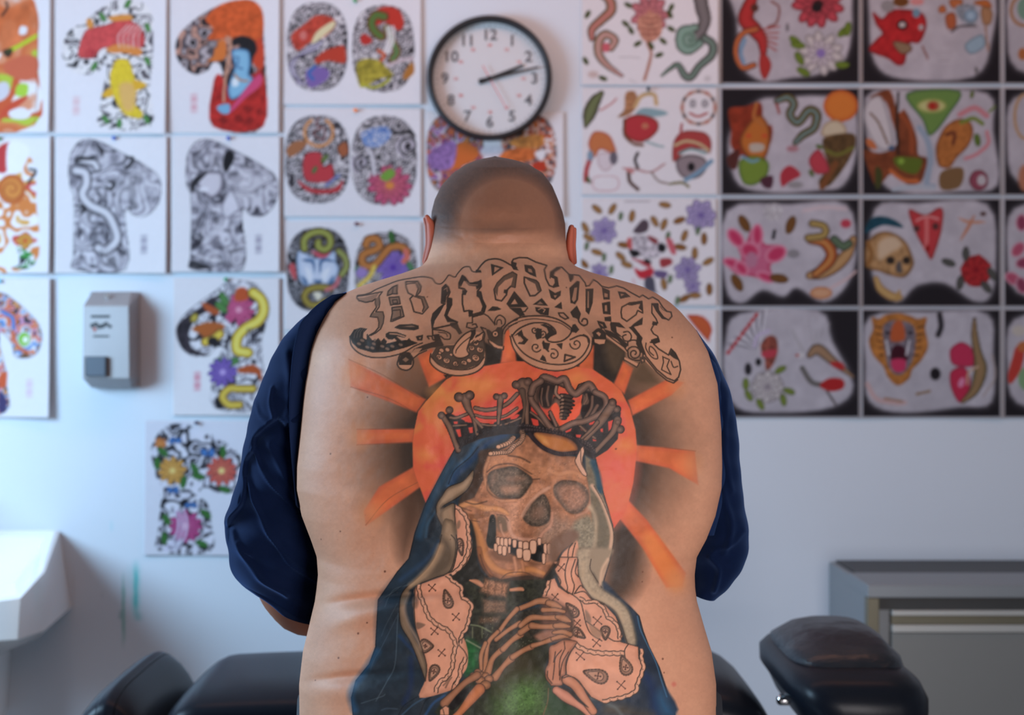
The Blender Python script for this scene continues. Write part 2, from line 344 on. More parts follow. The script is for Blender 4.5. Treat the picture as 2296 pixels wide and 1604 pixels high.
    for p, r in [("240,420 260,560 420,780 620,1060 740,1090", 7), ("420,200 480,130 600,160 720,200 850,160 930,330 1040,430 1160,350 1290,260 1400,400", 8),
                 ("1400,400 1560,480 1600,620 1540,740 1380,850 1180,930 1000,960 800,1060", 7), ("420,200 300,280 250,420", 8), ("590,760 700,1000", 4)]:
        c.tube(P('H', p), r, (132, 100, 84), (70, 53, 45), BO, .8, pw=1.3)
    # spine hanging between them
    for i, (x, y, w) in enumerate([(880, 470, 16), (900, 540, 17), (900, 610, 17), (880, 670, 15), (870, 740, 13), (845, 800, 11), (825, 860, 8)]):
        xx, yy = 1160 + x / 8.019, 830 + y / 8.019
        c.ell(xx, yy, w, 4.6, (66, 52, 44), 12, ec=(30, 24, 22), ew=3, out=BO, ow=1)
        c.ell(xx - w * .65, yy, 3.5, 3, (140, 108, 88), soft=2)
    c.tube(P('H', "700,300 690,420 760,500"), 4, (150, 116, 96), BE, BO, 1)
    # right hand bones
    bone(P('H', "1700,640 1520,900 1380,1080 1180,1290"), [9, 9, 6, 5], [(1373, 903, 9), (1384, 918, 8)], [])
    bone(P('H', "1800,900 1720,1120 1560,1300 1400,1470"), [8, 6, 5, 5], [(1385, 946, 8), (1391, 963, 9)], [])
    c.tube(P('H', "1440,940 1320,1080 1160,1230"), [5, 4, 3], BM, BE, BO, 1)
    # beaded rim
    for p in ["0,1000 200,1000 400,1040 700,1090 900,1170 1100,1260 1300,1380 1400,1500", "60,1080 300,1080 560,1110 800,1160 1000,1220 1250,1300 1380,1440"]:
        q = cr(P('H', p), False, 9)
        for x, y in q[::2]: c.ell(x, y, 3.4, 3.2, (84, 70, 66), ec=(32, 27, 28), ew=2.4, soft=1.4)
    for p in ["640,1560 760,1440 950,1330 1200,1230 1500,1140 1900,1120", "700,1480 900,1280 1200,1180 1500,1090 1900,1080"]:
        for x, y in cr(P('G', p), False, 6)[::2]: c.ell(x, y, 3, 3, (56, 48, 48), ec=(28, 25, 26), ew=2.4, soft=1.4)

def skull(c):
    BN, BD, BL = (168, 112, 80), (104, 74, 54), (206, 150, 116)
    c.fill(P('D', "800,110 880,130 1000,250 1100,320 1330,340 1430,500 1480,620 1500,800 1500,900 1540,1100 1330,1200 1200,1300 1120,1420 1000,1590 850,1560 700,1580 560,1604 450,1560 390,1450 350,1330 350,1250 330,1130 270,1020 170,900 150,850 200,800 290,760 370,600 400,560 390,480 450,330 640,230"),
           (160, 108, 78), soft=3, ec=(120, 80, 56), ew=8, nz=(10, 91, .22), sm=False)
    c.fill(P('D', "480,340 640,300 800,330 1000,420 1300,480 1420,560 1200,560 1000,560 880,560 700,430 520,450 430,500"), (186, 126, 88), soft=20, al=.7, nz=(7, 92, .2))
    c.fill(P('D', "620,690 800,660 900,650 1000,640 860,800 780,950 700,1100 640,1150 600,1000 540,930 400,880 500,840 620,860"), (196, 140, 108), soft=24, al=.8, nz=(4, 93, .22))
    c.fill(P('D', "1100,950 1250,1000 1400,1050 1350,1200 1200,1260 1000,1250 950,1100"), (142, 112, 92), soft=30, al=.85, nz=(4, 94, .25))
    GR = (92, 80, 68)
    c.fill(P('D', "420,590 450,500 560,460 700,440 800,490 890,570 860,650 760,770 620,770 500,765 430,690"), (104, 88, 74), soft=4, ec=(64, 56, 48), ew=11, nz=(4, 95, .3))
    c.fill(P('D', "560,660 640,640 760,650 720,710 600,720"), (172, 128, 102), soft=12, al=.8)
    c.fill(P('D', "620,560 740,540 820,560 780,590 650,600"), (140, 106, 86), soft=9, al=.7)
    c.fill(P('D', "470,520 520,500 500,600 460,640"), (136, 106, 88), soft=10, al=.6)
    c.fill(P('D', "1110,640 1200,590 1350,600 1440,660 1475,760 1440,860 1350,930 1250,910 1180,830 1115,740"), (140, 104, 84), soft=5, ec=(84, 70, 58), ew=15, nz=(5, 96, .25))
    c.fill(P('D', "1190,680 1330,650 1420,740 1380,840 1280,860 1200,780"), (172, 122, 96), soft=18, al=.6, nz=(4, 97, .3))
    c.fill(P('D', "920,770 1000,725 1050,790 1078,900 1060,1000 980,1052 870,1050 785,965 830,860"), (98, 82, 68), soft=4, ec=(62, 54, 46), ew=10, nz=(4, 98, .35))
    c.fill(P('D', "900,880 980,840 1020,920 960,980 880,960"), (140, 104, 84), soft=12, al=.6)
    # dark openings of jaw and mouth
    c.fill(P('D', "455,950 505,955 515,1080 505,1250 470,1290 415,1235 430,1100"), (36, 36, 32), soft=3)
    c.fill(P('D', "520,960 580,950 640,1010 640,1100 560,1120 520,1060"), (96, 80, 62), soft=8, al=.8)
    c.fill(P('D', "640,1205 760,1200 745,1360 690,1360 630,1310"), (28, 26, 24), soft=2)
    c.fill(P('D', "930,1240 1010,1250 1000,1380 985,1430 870,1390 880,1310"), (28, 26, 24), soft=2)
    c.fill(P('D', "460,1310 640,1330 760,1380 900,1420 1000,1440 900,1470 780,1400 700,1430 600,1420 500,1390"), (118, 78, 54), soft=8)
    # cheek bones, brow and jaw modelled as strokes
    for p, r, m, e, al in [("160,850 260,820 400,870 540,880 640,930", [7, 8, 8, 7, 5], (206, 142, 92), (140, 94, 64), .9), ("200,940 300,960 430,930", 5, (130, 86, 58), (112, 76, 54), .8),
                       ("290,1000 340,1140 370,1260 400,1380 520,1500 680,1540 860,1500 1000,1540", [6, 9, 12, 12, 9, 7, 8, 6], (196, 130, 78), (140, 92, 60), .85),
                       ("340,1290 370,1420 460,1560", 6, (140, 88, 58), (108, 70, 50), .8), ("440,350 400,470 400,560 440,690 560,790 720,790", 4, (196, 138, 100), (160, 108, 80), .75),
                       ("1060,660 960,720 860,820 780,950", 5, (206, 156, 128), (172, 122, 96), .7), ("1060,480 1160,520 1300,500 1420,560", 6, (196, 136, 98), (164, 110, 80), .8),
                       ("960,1180 1000,1120 1080,1040 1090,920", 4, (196, 140, 112), (156, 108, 84), .7), ("1480,620 1490,780 1450,900 1340,950", 4, (182, 134, 108), (150, 108, 86), .7),
                       ("700,1380 720,1500 700,1540", 4, (196, 136, 100), (156, 104, 74), .8), ("780,1420 800,1520", 4, (190, 130, 94), (150, 100, 70), .8),
                       ("640,1000 660,1100 720,1180 880,1200 930,1240", 5, (210, 160, 134), (176, 126, 102), .6), ("560,1040 570,1100 600,1160", 3, (196, 146, 118), (160, 112, 86), .7),
                       ("1150,1180 1060,1260 1040,1400", 6, (160, 116, 92), (120, 86, 66), .8), ("560,790 640,860 660,960", 4, (176, 124, 94), (150, 104, 78), .5)]:
        c.tube(P('D', p), np.array(r, float), m, e, al=al, soft=4)
    for p, w in [("640,330 760,350 860,400", 4), ("420,500 520,430 700,420 880,520", 3), ("890,575 960,570", 3), ("200,805 300,830 420,800", 3), ("150,860 260,900", 2), ("260,995 340,1010", 2),
                 ("420,600 430,690 520,765 620,775 760,765", 2), ("1120,640 1200,588 1340,598", 3), ("640,1000 600,950 520,935", 2), ("560,1604 640,1540 800,1530 900,1570", 2), ("350,1350 390,1470 450,1560 560,1604", 2.4),
                 ("1000,1590 1080,1480 1120,1400", 2.4)]:
        c.line(P('D', p), w, (74, 52, 40), soft=2.5, al=.75)
    # teeth
    for x, y, w, h in [(535, 1215, 26, 50), (575, 1225, 26, 55), (615, 1235, 28, 60), (655, 1215, 20, 40), (510, 1275, 24, 45), (555, 1300, 30, 50), (600, 1310, 30, 55), (650, 1300, 18, 40),
                       (705, 1235, 28, 45), (765, 1255, 30, 50), (820, 1270, 38, 60), (895, 1270, 44, 75), (755, 1335, 40, 55), (830, 1355, 50, 65), (1020, 1290, 22, 60), (1060, 1290, 26, 60), (1005, 1390, 24, 60), (960, 1215, 26, 40)]:
        c.fill(P('D', f"{x-w*.75},{y-h*.8} {x+w*.75},{y-h*.8} {x+w*.7},{y+h*.7} {x},{y+h*.95} {x-w*.7},{y+h*.7}"), (212, 164, 134), ec=(164, 116, 90), ew=3, out=(60, 44, 36), ow=1.2, sm=True)
    # face of the crown band on the forehead
    c.fill(P('D', "905,95 1100,110 1250,150 1340,220 1340,290 1200,310 1080,290 960,220"), (176, 108, 56), soft=3, ec=(110, 68, 48), ew=9)
    c.fill(P('D', "920,110 1000,130 1060,220 980,190"), (204, 140, 78), soft=8, al=.8)
    for x, y in cr(P('D', "860,110 920,180 1000,250 1100,295 1200,315 1340,300"), False, 6): c.ell(x, y, 5, 5, (64, 50, 50), ec=(36, 30, 34), ew=3, soft=2)
    for x, y in cr(P('D', "830,60 1000,75 1200,110 1330,160 1400,230 1500,290 1520,360"), False, 6): c.ell(x, y, 4.2, 4, (70, 56, 54), ec=(34, 29, 32), ew=3, soft=2)
    # sparkle of stipple
    rs = np.random.RandomState(8)
    for i in range(420):
        x, y = rs.uniform(1070, 1330), rs.uniform(1030, 1210)
        c.ell(x, y, 1.0, 1.0, (222, 178, 152) if i % 2 else (84, 66, 54), soft=1.2, al=.4)
    # neck bones
    for p, al in [("290,30 420,60 580,80 540,260 360,240 230,190", .95), ("260,270 540,290 540,440 270,440", .6), ("230,480 480,460 470,560 220,560", .5)]:
        c.fill(P('K', p), (158, 112, 84), soft=9, ec=(100, 74, 56), ew=9, al=al, sm=False, nz=(3, 99, .35))
    c.tube(P('K', "120,60 200,80 260,120"), [2, 6, 5], (190, 130, 96), (120, 84, 62)); c.tube(P('K', "590,170 700,160 730,170"), [4, 5, 3], (190, 130, 96), (120, 84, 62))
    for x in (340, 420, 500): c.line(P('K', f"{x},60 {x-20},250"), 2.5, (96, 70, 54), soft=3, al=.6)
    c.line(P('K', "130,570 240,590 380,660 420,640"), 3, (132, 140, 104), soft=3, al=.8); c.line(P('K', "80,745 250,840"), 3.4, (118, 128, 98), soft=3)
    for x in (150, 260, 380): c.line(P('K', f"{x},600 {x},720"), 2.2, (124, 128, 92), soft=3, al=.7)
    for i in range(160):
        x, y = rs.uniform(1078, 1200), rs.uniform(1385, 1450)
        c.ell(x, y, .9, .9, (190, 190, 160) if i % 2 else (24, 26, 20), soft=1.2, al=.5)

def scallop(c, q, w, amp=3., flip=1, col=(206, 150, 120), both=True, lw=2.3):
    """lace border: a pale band w wide to one side of the curve q, scalloped outer line, inner line and dots"""
    q = cr(q, False, 8); seg = np.r_[0, np.cumsum(np.hypot(*np.diff(q, axis=0).T))]
    s = np.arange(0, seg[-1], 2.)
    x, y = np.interp(s, seg, q[:, 0]), np.interp(s, seg, q[:, 1])
    tx, ty = np.gradient(x), np.gradient(y); L = np.hypot(tx, ty) + 1e-6; nx, ny = -ty / L * flip, tx / L * flip
    sc = np.abs(np.sin(s * np.pi / 17)) * amp
    o = np.column_stack([x + nx * (w + sc), y + ny * (w + sc)]); i = np.column_stack([x + nx * sc * .7, y + ny * sc * .7])
    c.fill(np.vstack([o, i[::-1]]), col, sm=False)
    c.line(i, lw, INK, sm=False)
    if both: c.line(o, lw * .9, INK, sm=False)
    for k in range(5, len(s), 9): c.ell(x[k] + nx[k] * w * .6, y[k] + ny[k] * w * .6, 1.1, 1.1, INK, soft=1.2)

def cross(c, x, y, r, a=45):
    for d in (a, a + 90):
        u, v = r * np.cos(np.radians(d)), r * np.sin(np.radians(d))
        c.line(np.array([[x - u, y - v], [x + u, y + v]]), 1.8, (78, 50, 40), sm=False)
        for sg in (-1, 1): c.ell(x + sg * u, y + sg * v, 1.8, 1.8, (70, 44, 36), soft=1.2)

def paisley(c, x, y, r, a, k=.5):
    t = np.linspace(0, 2 * np.pi, 22, endpoint=False); u = r * np.cos(t); v = r * k * np.sin(t) * (1 - .55 * np.cos(t)); a = np.radians(a)
    q = np.column_stack([x + u * np.cos(a) - v * np.sin(a), y + u * np.sin(a) + v * np.cos(a)])
    c.fill(q, (124, 94, 76), sm=False, al=.75)
    c.line(q, 4.2, (92, 68, 54), True, sm=False, al=.8)
    for p in q: c.ell(p[0], p[1], 2.1, 2.1, (70, 52, 42), soft=1.2, al=.8)
    q2 = (q - [x, y]) * .66 + [x, y]; c.fill(q2, (176, 130, 104), sm=False, out=INK, ow=1.3); cross(c, x - .2 * r * np.cos(a), y - .2 * r * np.sin(a), r * .22, 10)

def drapes(c):
    PK, PKE = (208, 146, 116), (186, 126, 98)
    LIN, LIE = (150, 124, 98), (92, 76, 60)
    # scarf at the left, lower panel
    c.fill(P('E', "600,470 700,420 880,360 930,400 1000,440 1010,540 1090,600 1105,700 1070,820 1030,900 1050,960 1070,1060 1060,1180 1010,1260 980,1330 900,1390 640,1450 690,1290 700,1170 640,950 590,750 590,560"), PK, ec=PKE, ew=10, soft=2, nz=(26, 111, .08))
    scallop(c, P('E', "870,370 930,430 990,470 1000,560 1080,620 1070,700 1040,820 1000,880 975,960"), 7, 2.5, -1)
    scallop(c, P('E', "650,440 660,520 700,620 740,720 820,790 900,830 950,900 980,980 960,1080 950,1180 900,1280 830,1330 800,1410"), 8, 2.5, 1)
    c.line(P('E', "1000,930 990,980 1040,1040 1060,1110 1000,1180 990,1260 940,1320 920,1390"), 2.2, INK)
    scallop(c, P('E', "1030,1090 985,1180 975,1260 935,1330"), 8, 2, -1)
    for x, y in [(750, 470), (962, 730), (770, 857), (835, 1050)]: cross(c, 780 + x / 3.97, 1200 + y / 3.97, 10, 40)
    paisley(c, 780 + 885 / 3.97, 1200 + 570 / 3.97, 21, 255, .45); paisley(c, 780 + 700 / 3.97, 1200 + 990 / 3.97, 15, 0, .9); paisley(c, 780 + 760 / 3.97, 1200 + 1230 / 3.97, 19, 115, .5)
    c.ell(780 + 600 / 3.97, 1200 + 600 / 3.97, 7, 14, (120, 90, 72), soft=6, al=.8); c.fill(P('E', "610,780 690,800 620,840"), (110, 84, 68), soft=3, al=.8)
    c.line(P('E', "850,1340 920,1270 900,1300 870,1360"), 4, (92, 70, 56), al=.6)
    # scarf folded beside the jaw
    c.fill(P('D', "80,840 130,860 180,930 240,970 245,1100 268,1260 240,1380 180,1470 60,1540 -20,1560 60,1400 110,1250 100,1000"), PK, ec=PKE, ew=8, soft=2)
    scallop(c, P('D', "90,870 150,930 195,1000 205,1100 215,1250 180,1380 110,1480 40,1530"), 8, 2.5, -1)
    c.ell(1000 + 130 / 4.583, 950 + 1040 / 4.583, 4, 10, (122, 98, 78), 10, soft=3, al=.8); paisley(c, 1000 + 150 / 4.583, 950 + 1270 / 4.583, 19, 80, .35)
    # linen lining of the robe
    c.fill(P('C', "670,980 672,1060 620,1160 520,1240 400,1310 380,1340 490,1290 500,1400 520,1604 430,1604 380,1500 330,1400 330,1300 380,1220 440,1140 580,1080"), LIN, ec=LIE, ew=9, soft=2)
    for p in ("500,1604 500,1400 490,1290 380,1340 400,1310 520,1240 620,1160 672,1060 670,980 580,1080 440,1140 380,1220 330,1300 330,1400 380,1500 430,1604",): c.line(P('C', p), 2, (40, 32, 28))
    c.line(P('C', "640,1060 560,1140 450,1200 400,1260"), 9, (172, 142, 114), soft=9, al=.6); c.line(P('C', "380,1340 370,1420 420,1560"), 7, (96, 80, 64), soft=8, al=.8)
    c.line(P('C', "460,1360 480,1450 500,1600"), 7, (168, 132, 106), soft=7, al=.7)
    c.fill(P('E', "850,-120 900,-140 950,-100 975,120 940,290 900,340 800,370 650,430 560,480 500,600 510,740 580,900 660,1040 700,1170 690,1300 640,1160 560,960 470,800 460,600 500,490 600,400 720,280 800,130"), LIN, ec=LIE, ew=11, soft=2)
    c.line(P('E', "835,0 800,130 720,280 600,400 500,490 460,600 470,800 560,960 640,1160 690,1300"), 2, (36, 30, 28)); c.line(P('E', "965,0 975,120 940,290 900,340"), 2, (36, 30, 28))
    c.fill(P('E', "830,20 900,60 940,160 910,280 830,350 720,370 800,220 850,110"), (84, 70, 56), soft=16, al=.85)
    c.line(P('E', "820,100 760,240 640,380 560,450"), 11, (176, 142, 108), soft=10, al=.8); c.line(P('E', "540,520 500,640 530,780 600,900 660,1010"), 8, (172, 140, 112), soft=8, al=.7)
    c.line(P('E', "600,470 590,600 600,800 640,950 700,1150 690,1300"), 2.3, INK)
    c.line(P('E', "920,0 960,60 950,200 900,330 780,380 650,430"), 2, (52, 42, 34))
    # lace under the crown
    for pl in ("780,90 790,130 760,190 700,230 640,290 560,300 460,310", "690,150 640,200 540,240"):
        for x, y in cr(P('D', pl), False, 4): c.ell(x, y, 6, 5, (206, 156, 124), ec=(160, 116, 90), ew=3, out=INK, ow=1.3)
    # veil at the right of the skull
    VE, VG = (166, 142, 116), (122, 108, 88)
    c.fill(P('D', "1430,330 1500,380 1560,480 1590,640 1650,850 1720,1080 1725,1200 1700,1350 1640,1500 1600,1650 1560,1640 1480,1300 1500,1000 1480,700 1440,520"), (112, 100, 80), soft=4, nz=(6, 121, .18), sm=False)
    c.line(P('D', "1510,400 1560,540 1580,700"), 12, (34, 66, 82), soft=8)
    c.line(P('D', "1500,640 1600,800 1690,1050 1700,1200 1660,1400 1600,1604"), 8, (196, 156, 128), soft=5)
    c.line(P('D', "1520,640 1620,820 1715,1080 1720,1240 1680,1400"), 1.6, (58, 46, 38))
    c.line(P('D', "1480,860 1540,960 1530,1150 1500,1330 1480,1500 1500,1604"), 10, (186, 160, 130), soft=8, al=.9)
    c.line(P('D', "1560,900 1600,1050 1620,1250 1560,1450"), 16, (104, 94, 76), soft=12, al=.7)
    c.fill(P('D', "1330,1010 1480,950 1530,1150 1480,1400 1480,1604 1340,1604 1350,1300 1280,1180"), (136, 124, 102), soft=12, nz=(4, 122, .25))
    c.fill(P('D', "1340,350 1400,240 1420,290 1400,400 1450,530 1400,520 1330,400"), (206, 156, 128), soft=2, out=INK, ow=1.5); c.line(P('D', "1385,260 1390,400 1440,500"), 1.8, INK)
    c.fill(P('D', "1150,1440 1200,1330 1290,1250 1345,1200 1365,1300 1370,1420 1120,1420"), PK, soft=3); c.fill(P('D', "1080,1200 1300,1090 1360,1180 1180,1330 1130,1420 1060,1400"), (118, 88, 70), soft=10)
    for p in ("1300,1230 1260,1300 1250,1420", "1330,1230 1310,1300 1290,1420"): c.line(P('D', p), 2.2, INK)
    # veil folds below
    c.fill(P('F', "790,-80 990,-80 980,0 920,120 960,180 1040,310 1200,420 1300,520 1360,680 1390,880 1300,880 1240,700 1180,560 1060,470 940,420 850,300 800,180"), (162, 142, 116), soft=8, ec=(120, 104, 84), ew=7, nz=(5, 123, .12))
    c.line(P('F', "800,20 800,180 850,300 940,420 1060,470 1180,560 1240,700 1300,880"), 1.8, (66, 52, 42))
    c.fill(P('F', "930,-80 1140,-80 1120,0 1080,100 1040,200 1040,310 960,180 920,110"), (146, 126, 102), soft=10)
    c.line(P('F', "930,20 920,110 960,190 1040,310"), 2, (66, 52, 42)); c.line(P('F', "1100,20 1040,130 1020,280"), 6, (206, 168, 138), soft=5, al=.8)
    c.line(P('F', "850,60 860,260 980,400 1160,500 1260,650"), 9, (180, 154, 124), soft=8, al=.7)
    # scarf at the right
    c.fill(P('F', "610,0 790,0 800,180 850,300 940,420 1060,470 1180,600 1230,720 1250,800 1230,860 1300,880 1410,910 1415,1030 1465,1100 1465,1200 1410,1280 1390,1370 1300,1420 1180,1460 1050,1480 930,1420 830,1290 680,1190 670,1050 720,960 780,890 700,820 720,640 640,500 480,430 430,400 480,300 510,230 560,210 600,300 700,370 620,290 560,120"), PK, ec=PKE, ew=10, soft=2, out=INK, ow=1.8, sm=False, nz=(26, 112, .08))
    for p in ["700,10 670,120 670,220 690,300 690,350 740,380", "770,20 730,150 740,230 760,290 740,380", "790,50 770,150 800,200", "560,140 620,240 620,310 740,380 820,450 850,550 880,680 930,780 1040,850",
              "760,370 860,350 940,430 1060,480", "760,370 820,290 850,310", "880,650 950,700 1040,770 1160,850 1240,850", "780,890 720,970 680,1080 670,1190", "1310,880 1270,950 1280,1040 1300,1110"]:
        c.line(P('F', p), 2.4, INK)
    for p in ["700,10 672,120", "762,380 860,360"]: pass
    scallop(c, P('F', "800,430 880,480 960,470 1040,530 1080,620 1150,670 1190,740 1200,830"), 7, 2, -1, both=True)
    scallop(c, P('F', "790,870 880,920 960,940 1060,950 1180,950 1270,950"), 9, 2.5, 1)
    scallop(c, P('F', "1420,930 1420,1040 1440,1100 1420,1180 1380,1280 1360,1350 1250,1400 1150,1420 1040,1450"), 8, 2.5, -1)
    c.line(P('F', "610,0 600,60 560,120"), 2.2, INK); scallop(c, P('F', "520,240 510,310 470,400"), 8, 2, 1)
    for x, y, r in [(565, 405, 9), (995, 645, 12), (790, 670, 9), (985, 870, 11), (820, 1005, 12), (1235, 1300, 12), (628, 105, 10)]: cross(c, 1120 + x / 4.53, 1250 + y / 4.53, r, 40)
    paisley(c, 1120 + 735 / 4.53, 1250 + 535 / 4.53, 19, 230, .5); paisley(c, 1120 + 805 / 4.53, 1250 + 775 / 4.53, 17, 35 + 180 - 180, .5)
    paisley(c, 1120 + 975 / 4.53, 1250 + 1200 / 4.53, 28, 198, .48); paisley(c, 1120 + 1275 / 4.53, 1250 + 1100 / 4.53, 22, 250, .55); paisley(c, 1120 + 1075 / 4.53, 1250 + 770 / 4.53, 15, 90, .6)
    c.fill(P('F', "870,540 900,560 930,620 920,680 880,640"), (124, 98, 80), soft=4, al=.8); c.fill(P('F', "910,690 960,700 1040,770 1000,830 940,790"), (150, 116, 92), soft=5, al=.8)

def hands(c):
    M, E, O = (170, 116, 82), (112, 76, 54), (66, 46, 36)
    def b(fr, p, r): c.tube(P(fr, p), r, M, E, O, 1.1)
    c.fill(P('K', "420,560 700,420 1000,360 1280,400 1290,700 1180,720 900,760 700,700 500,840 380,900 300,1050 250,1100 240,900 330,760"), (52, 46, 36), soft=7, al=.9, nz=(5, 131, .4))
    c.fill(P('K', "960,260 1100,290 1250,400 1290,520 1280,640 1220,720 1060,740 940,600 950,440"), (104, 70, 56), soft=16, al=.9)
    c.fill(P('K', "860,700 1000,640 1260,650 1300,720 1180,740 980,770"), (150, 104, 82), soft=8, al=.9)
    # fingers of the near hand
    for p, r in [("700,380 800,340 900,300 1000,300", [6, 6, 7, 8]), ("1020,320 1090,340 1160,370", [7, 8, 4]), ("460,640 560,500 660,390", [5, 5, 6]), ("290,1090 310,900 340,760 440,650", [7, 5, 5, 5]),
                 ("420,740 560,630 690,550", [5, 5, 6]), ("700,580 820,490 960,490 1100,490", [6, 7, 6, 7]), ("1120,480 1200,500 1270,530", [5, 8, 3]), ("960,400 1100,400 1200,420", [6, 5, 4]),
                 ("250,1080 250,920 300,780", [4, 5, 5]), ("330,1110 380,960 480,860", [8, 6, 7]), ("500,850 600,750 700,680", [7, 6, 8]), ("700,660 800,590", [7, 7]), ("830,580 940,590 1080,590", [8, 6, 7]),
                 ("1100,580 1180,580 1260,590", [6, 7, 3]), ("410,1170 500,1050 600,950", [9, 6, 9]), ("610,940 740,860 830,820", [7, 6, 7]), ("840,810 940,780 1050,740", [6, 5, 6]), ("1070,730 1180,700 1260,690", [5, 6, 6]),
                 ("1080,660 1180,650 1270,680", [4, 6, 6])]:
        b('K', p, r)
    for x, y, r in [(210, 1110, 8), (250, 1150, 10), (300, 1150, 8), (340, 1190, 10), (240, 1210, 11), (300, 1260, 12), (190, 1180, 7), (160, 1150, 8)]:
        c.ell(1030 + x / 5.107, 1290 + y / 5.107, r, r * .85, M, ec=E, ew=r * .7, out=O, ow=1.2)
    c.tube(P('E', "1150,1250 1040,1320 940,1420 860,1500"), [9, 7, 8, 10], (158, 106, 76), (104, 70, 50), O, 1.3)
    c.fill(P('E', "1100,1350 1030,1380 960,1440 900,1530 940,1560 1020,1480"), (26, 22, 20), soft=3)
    c.tube(P('K', "230,1310 150,1400 20,1560 -60,1640"), [13, 12, 8, 8], (186, 112, 70), (130, 80, 54), O, 1.4)
    c.fill(P('E', "820,1560 870,1520 900,1540 900,1604 820,1604"), (196, 138, 108), out=INK, ow=1.6, sm=False); c.line(P('E', "845,1550 860,1604"), 1.8, INK)
    # far hand
    c.fill(P('K', "1030,830 1100,790 1200,740 1340,760 1330,800 1260,900 1220,1000 1215,1140 1170,1170 1180,1260 1060,1270 1040,1250 990,1180 985,1080 1020,1000"), (182, 122, 94), ec=(128, 84, 64), ew=7, out=O, ow=1.6, soft=1.5)
    for p in ["1170,860 1100,950 1085,1080 1070,1200", "1200,860 1150,980 1145,1150", "1250,880 1190,980 1160,1090 1150,1200", "1010,1100 1010,1170 1060,1240", "1100,880 1080,1000", "1200,760 1210,850"]:
        c.line(P('K', p), 2.2, (72, 50, 40))
    c.tube(P('K', "1110,1320 1230,1400 1380,1500 1500,1604"), [9, 12, 8, 7], (198, 132, 106), (140, 90, 70), O, 1.5)
    c.tube(P('K', "1230,1200 1330,1260 1420,1400 1532,1560"), [11, 12, 10, 9], (192, 128, 96), (142, 92, 70), O, 1.6)
    c.fill(P('K', "1180,1280 1280,1320 1400,1440 1480,1520 1360,1450 1240,1330"), (40, 32, 28), soft=2.5)
    c.line(P('K', "1190,1180 1260,1160 1330,1190 1420,1290 1480,1380"), 2.2, INK)

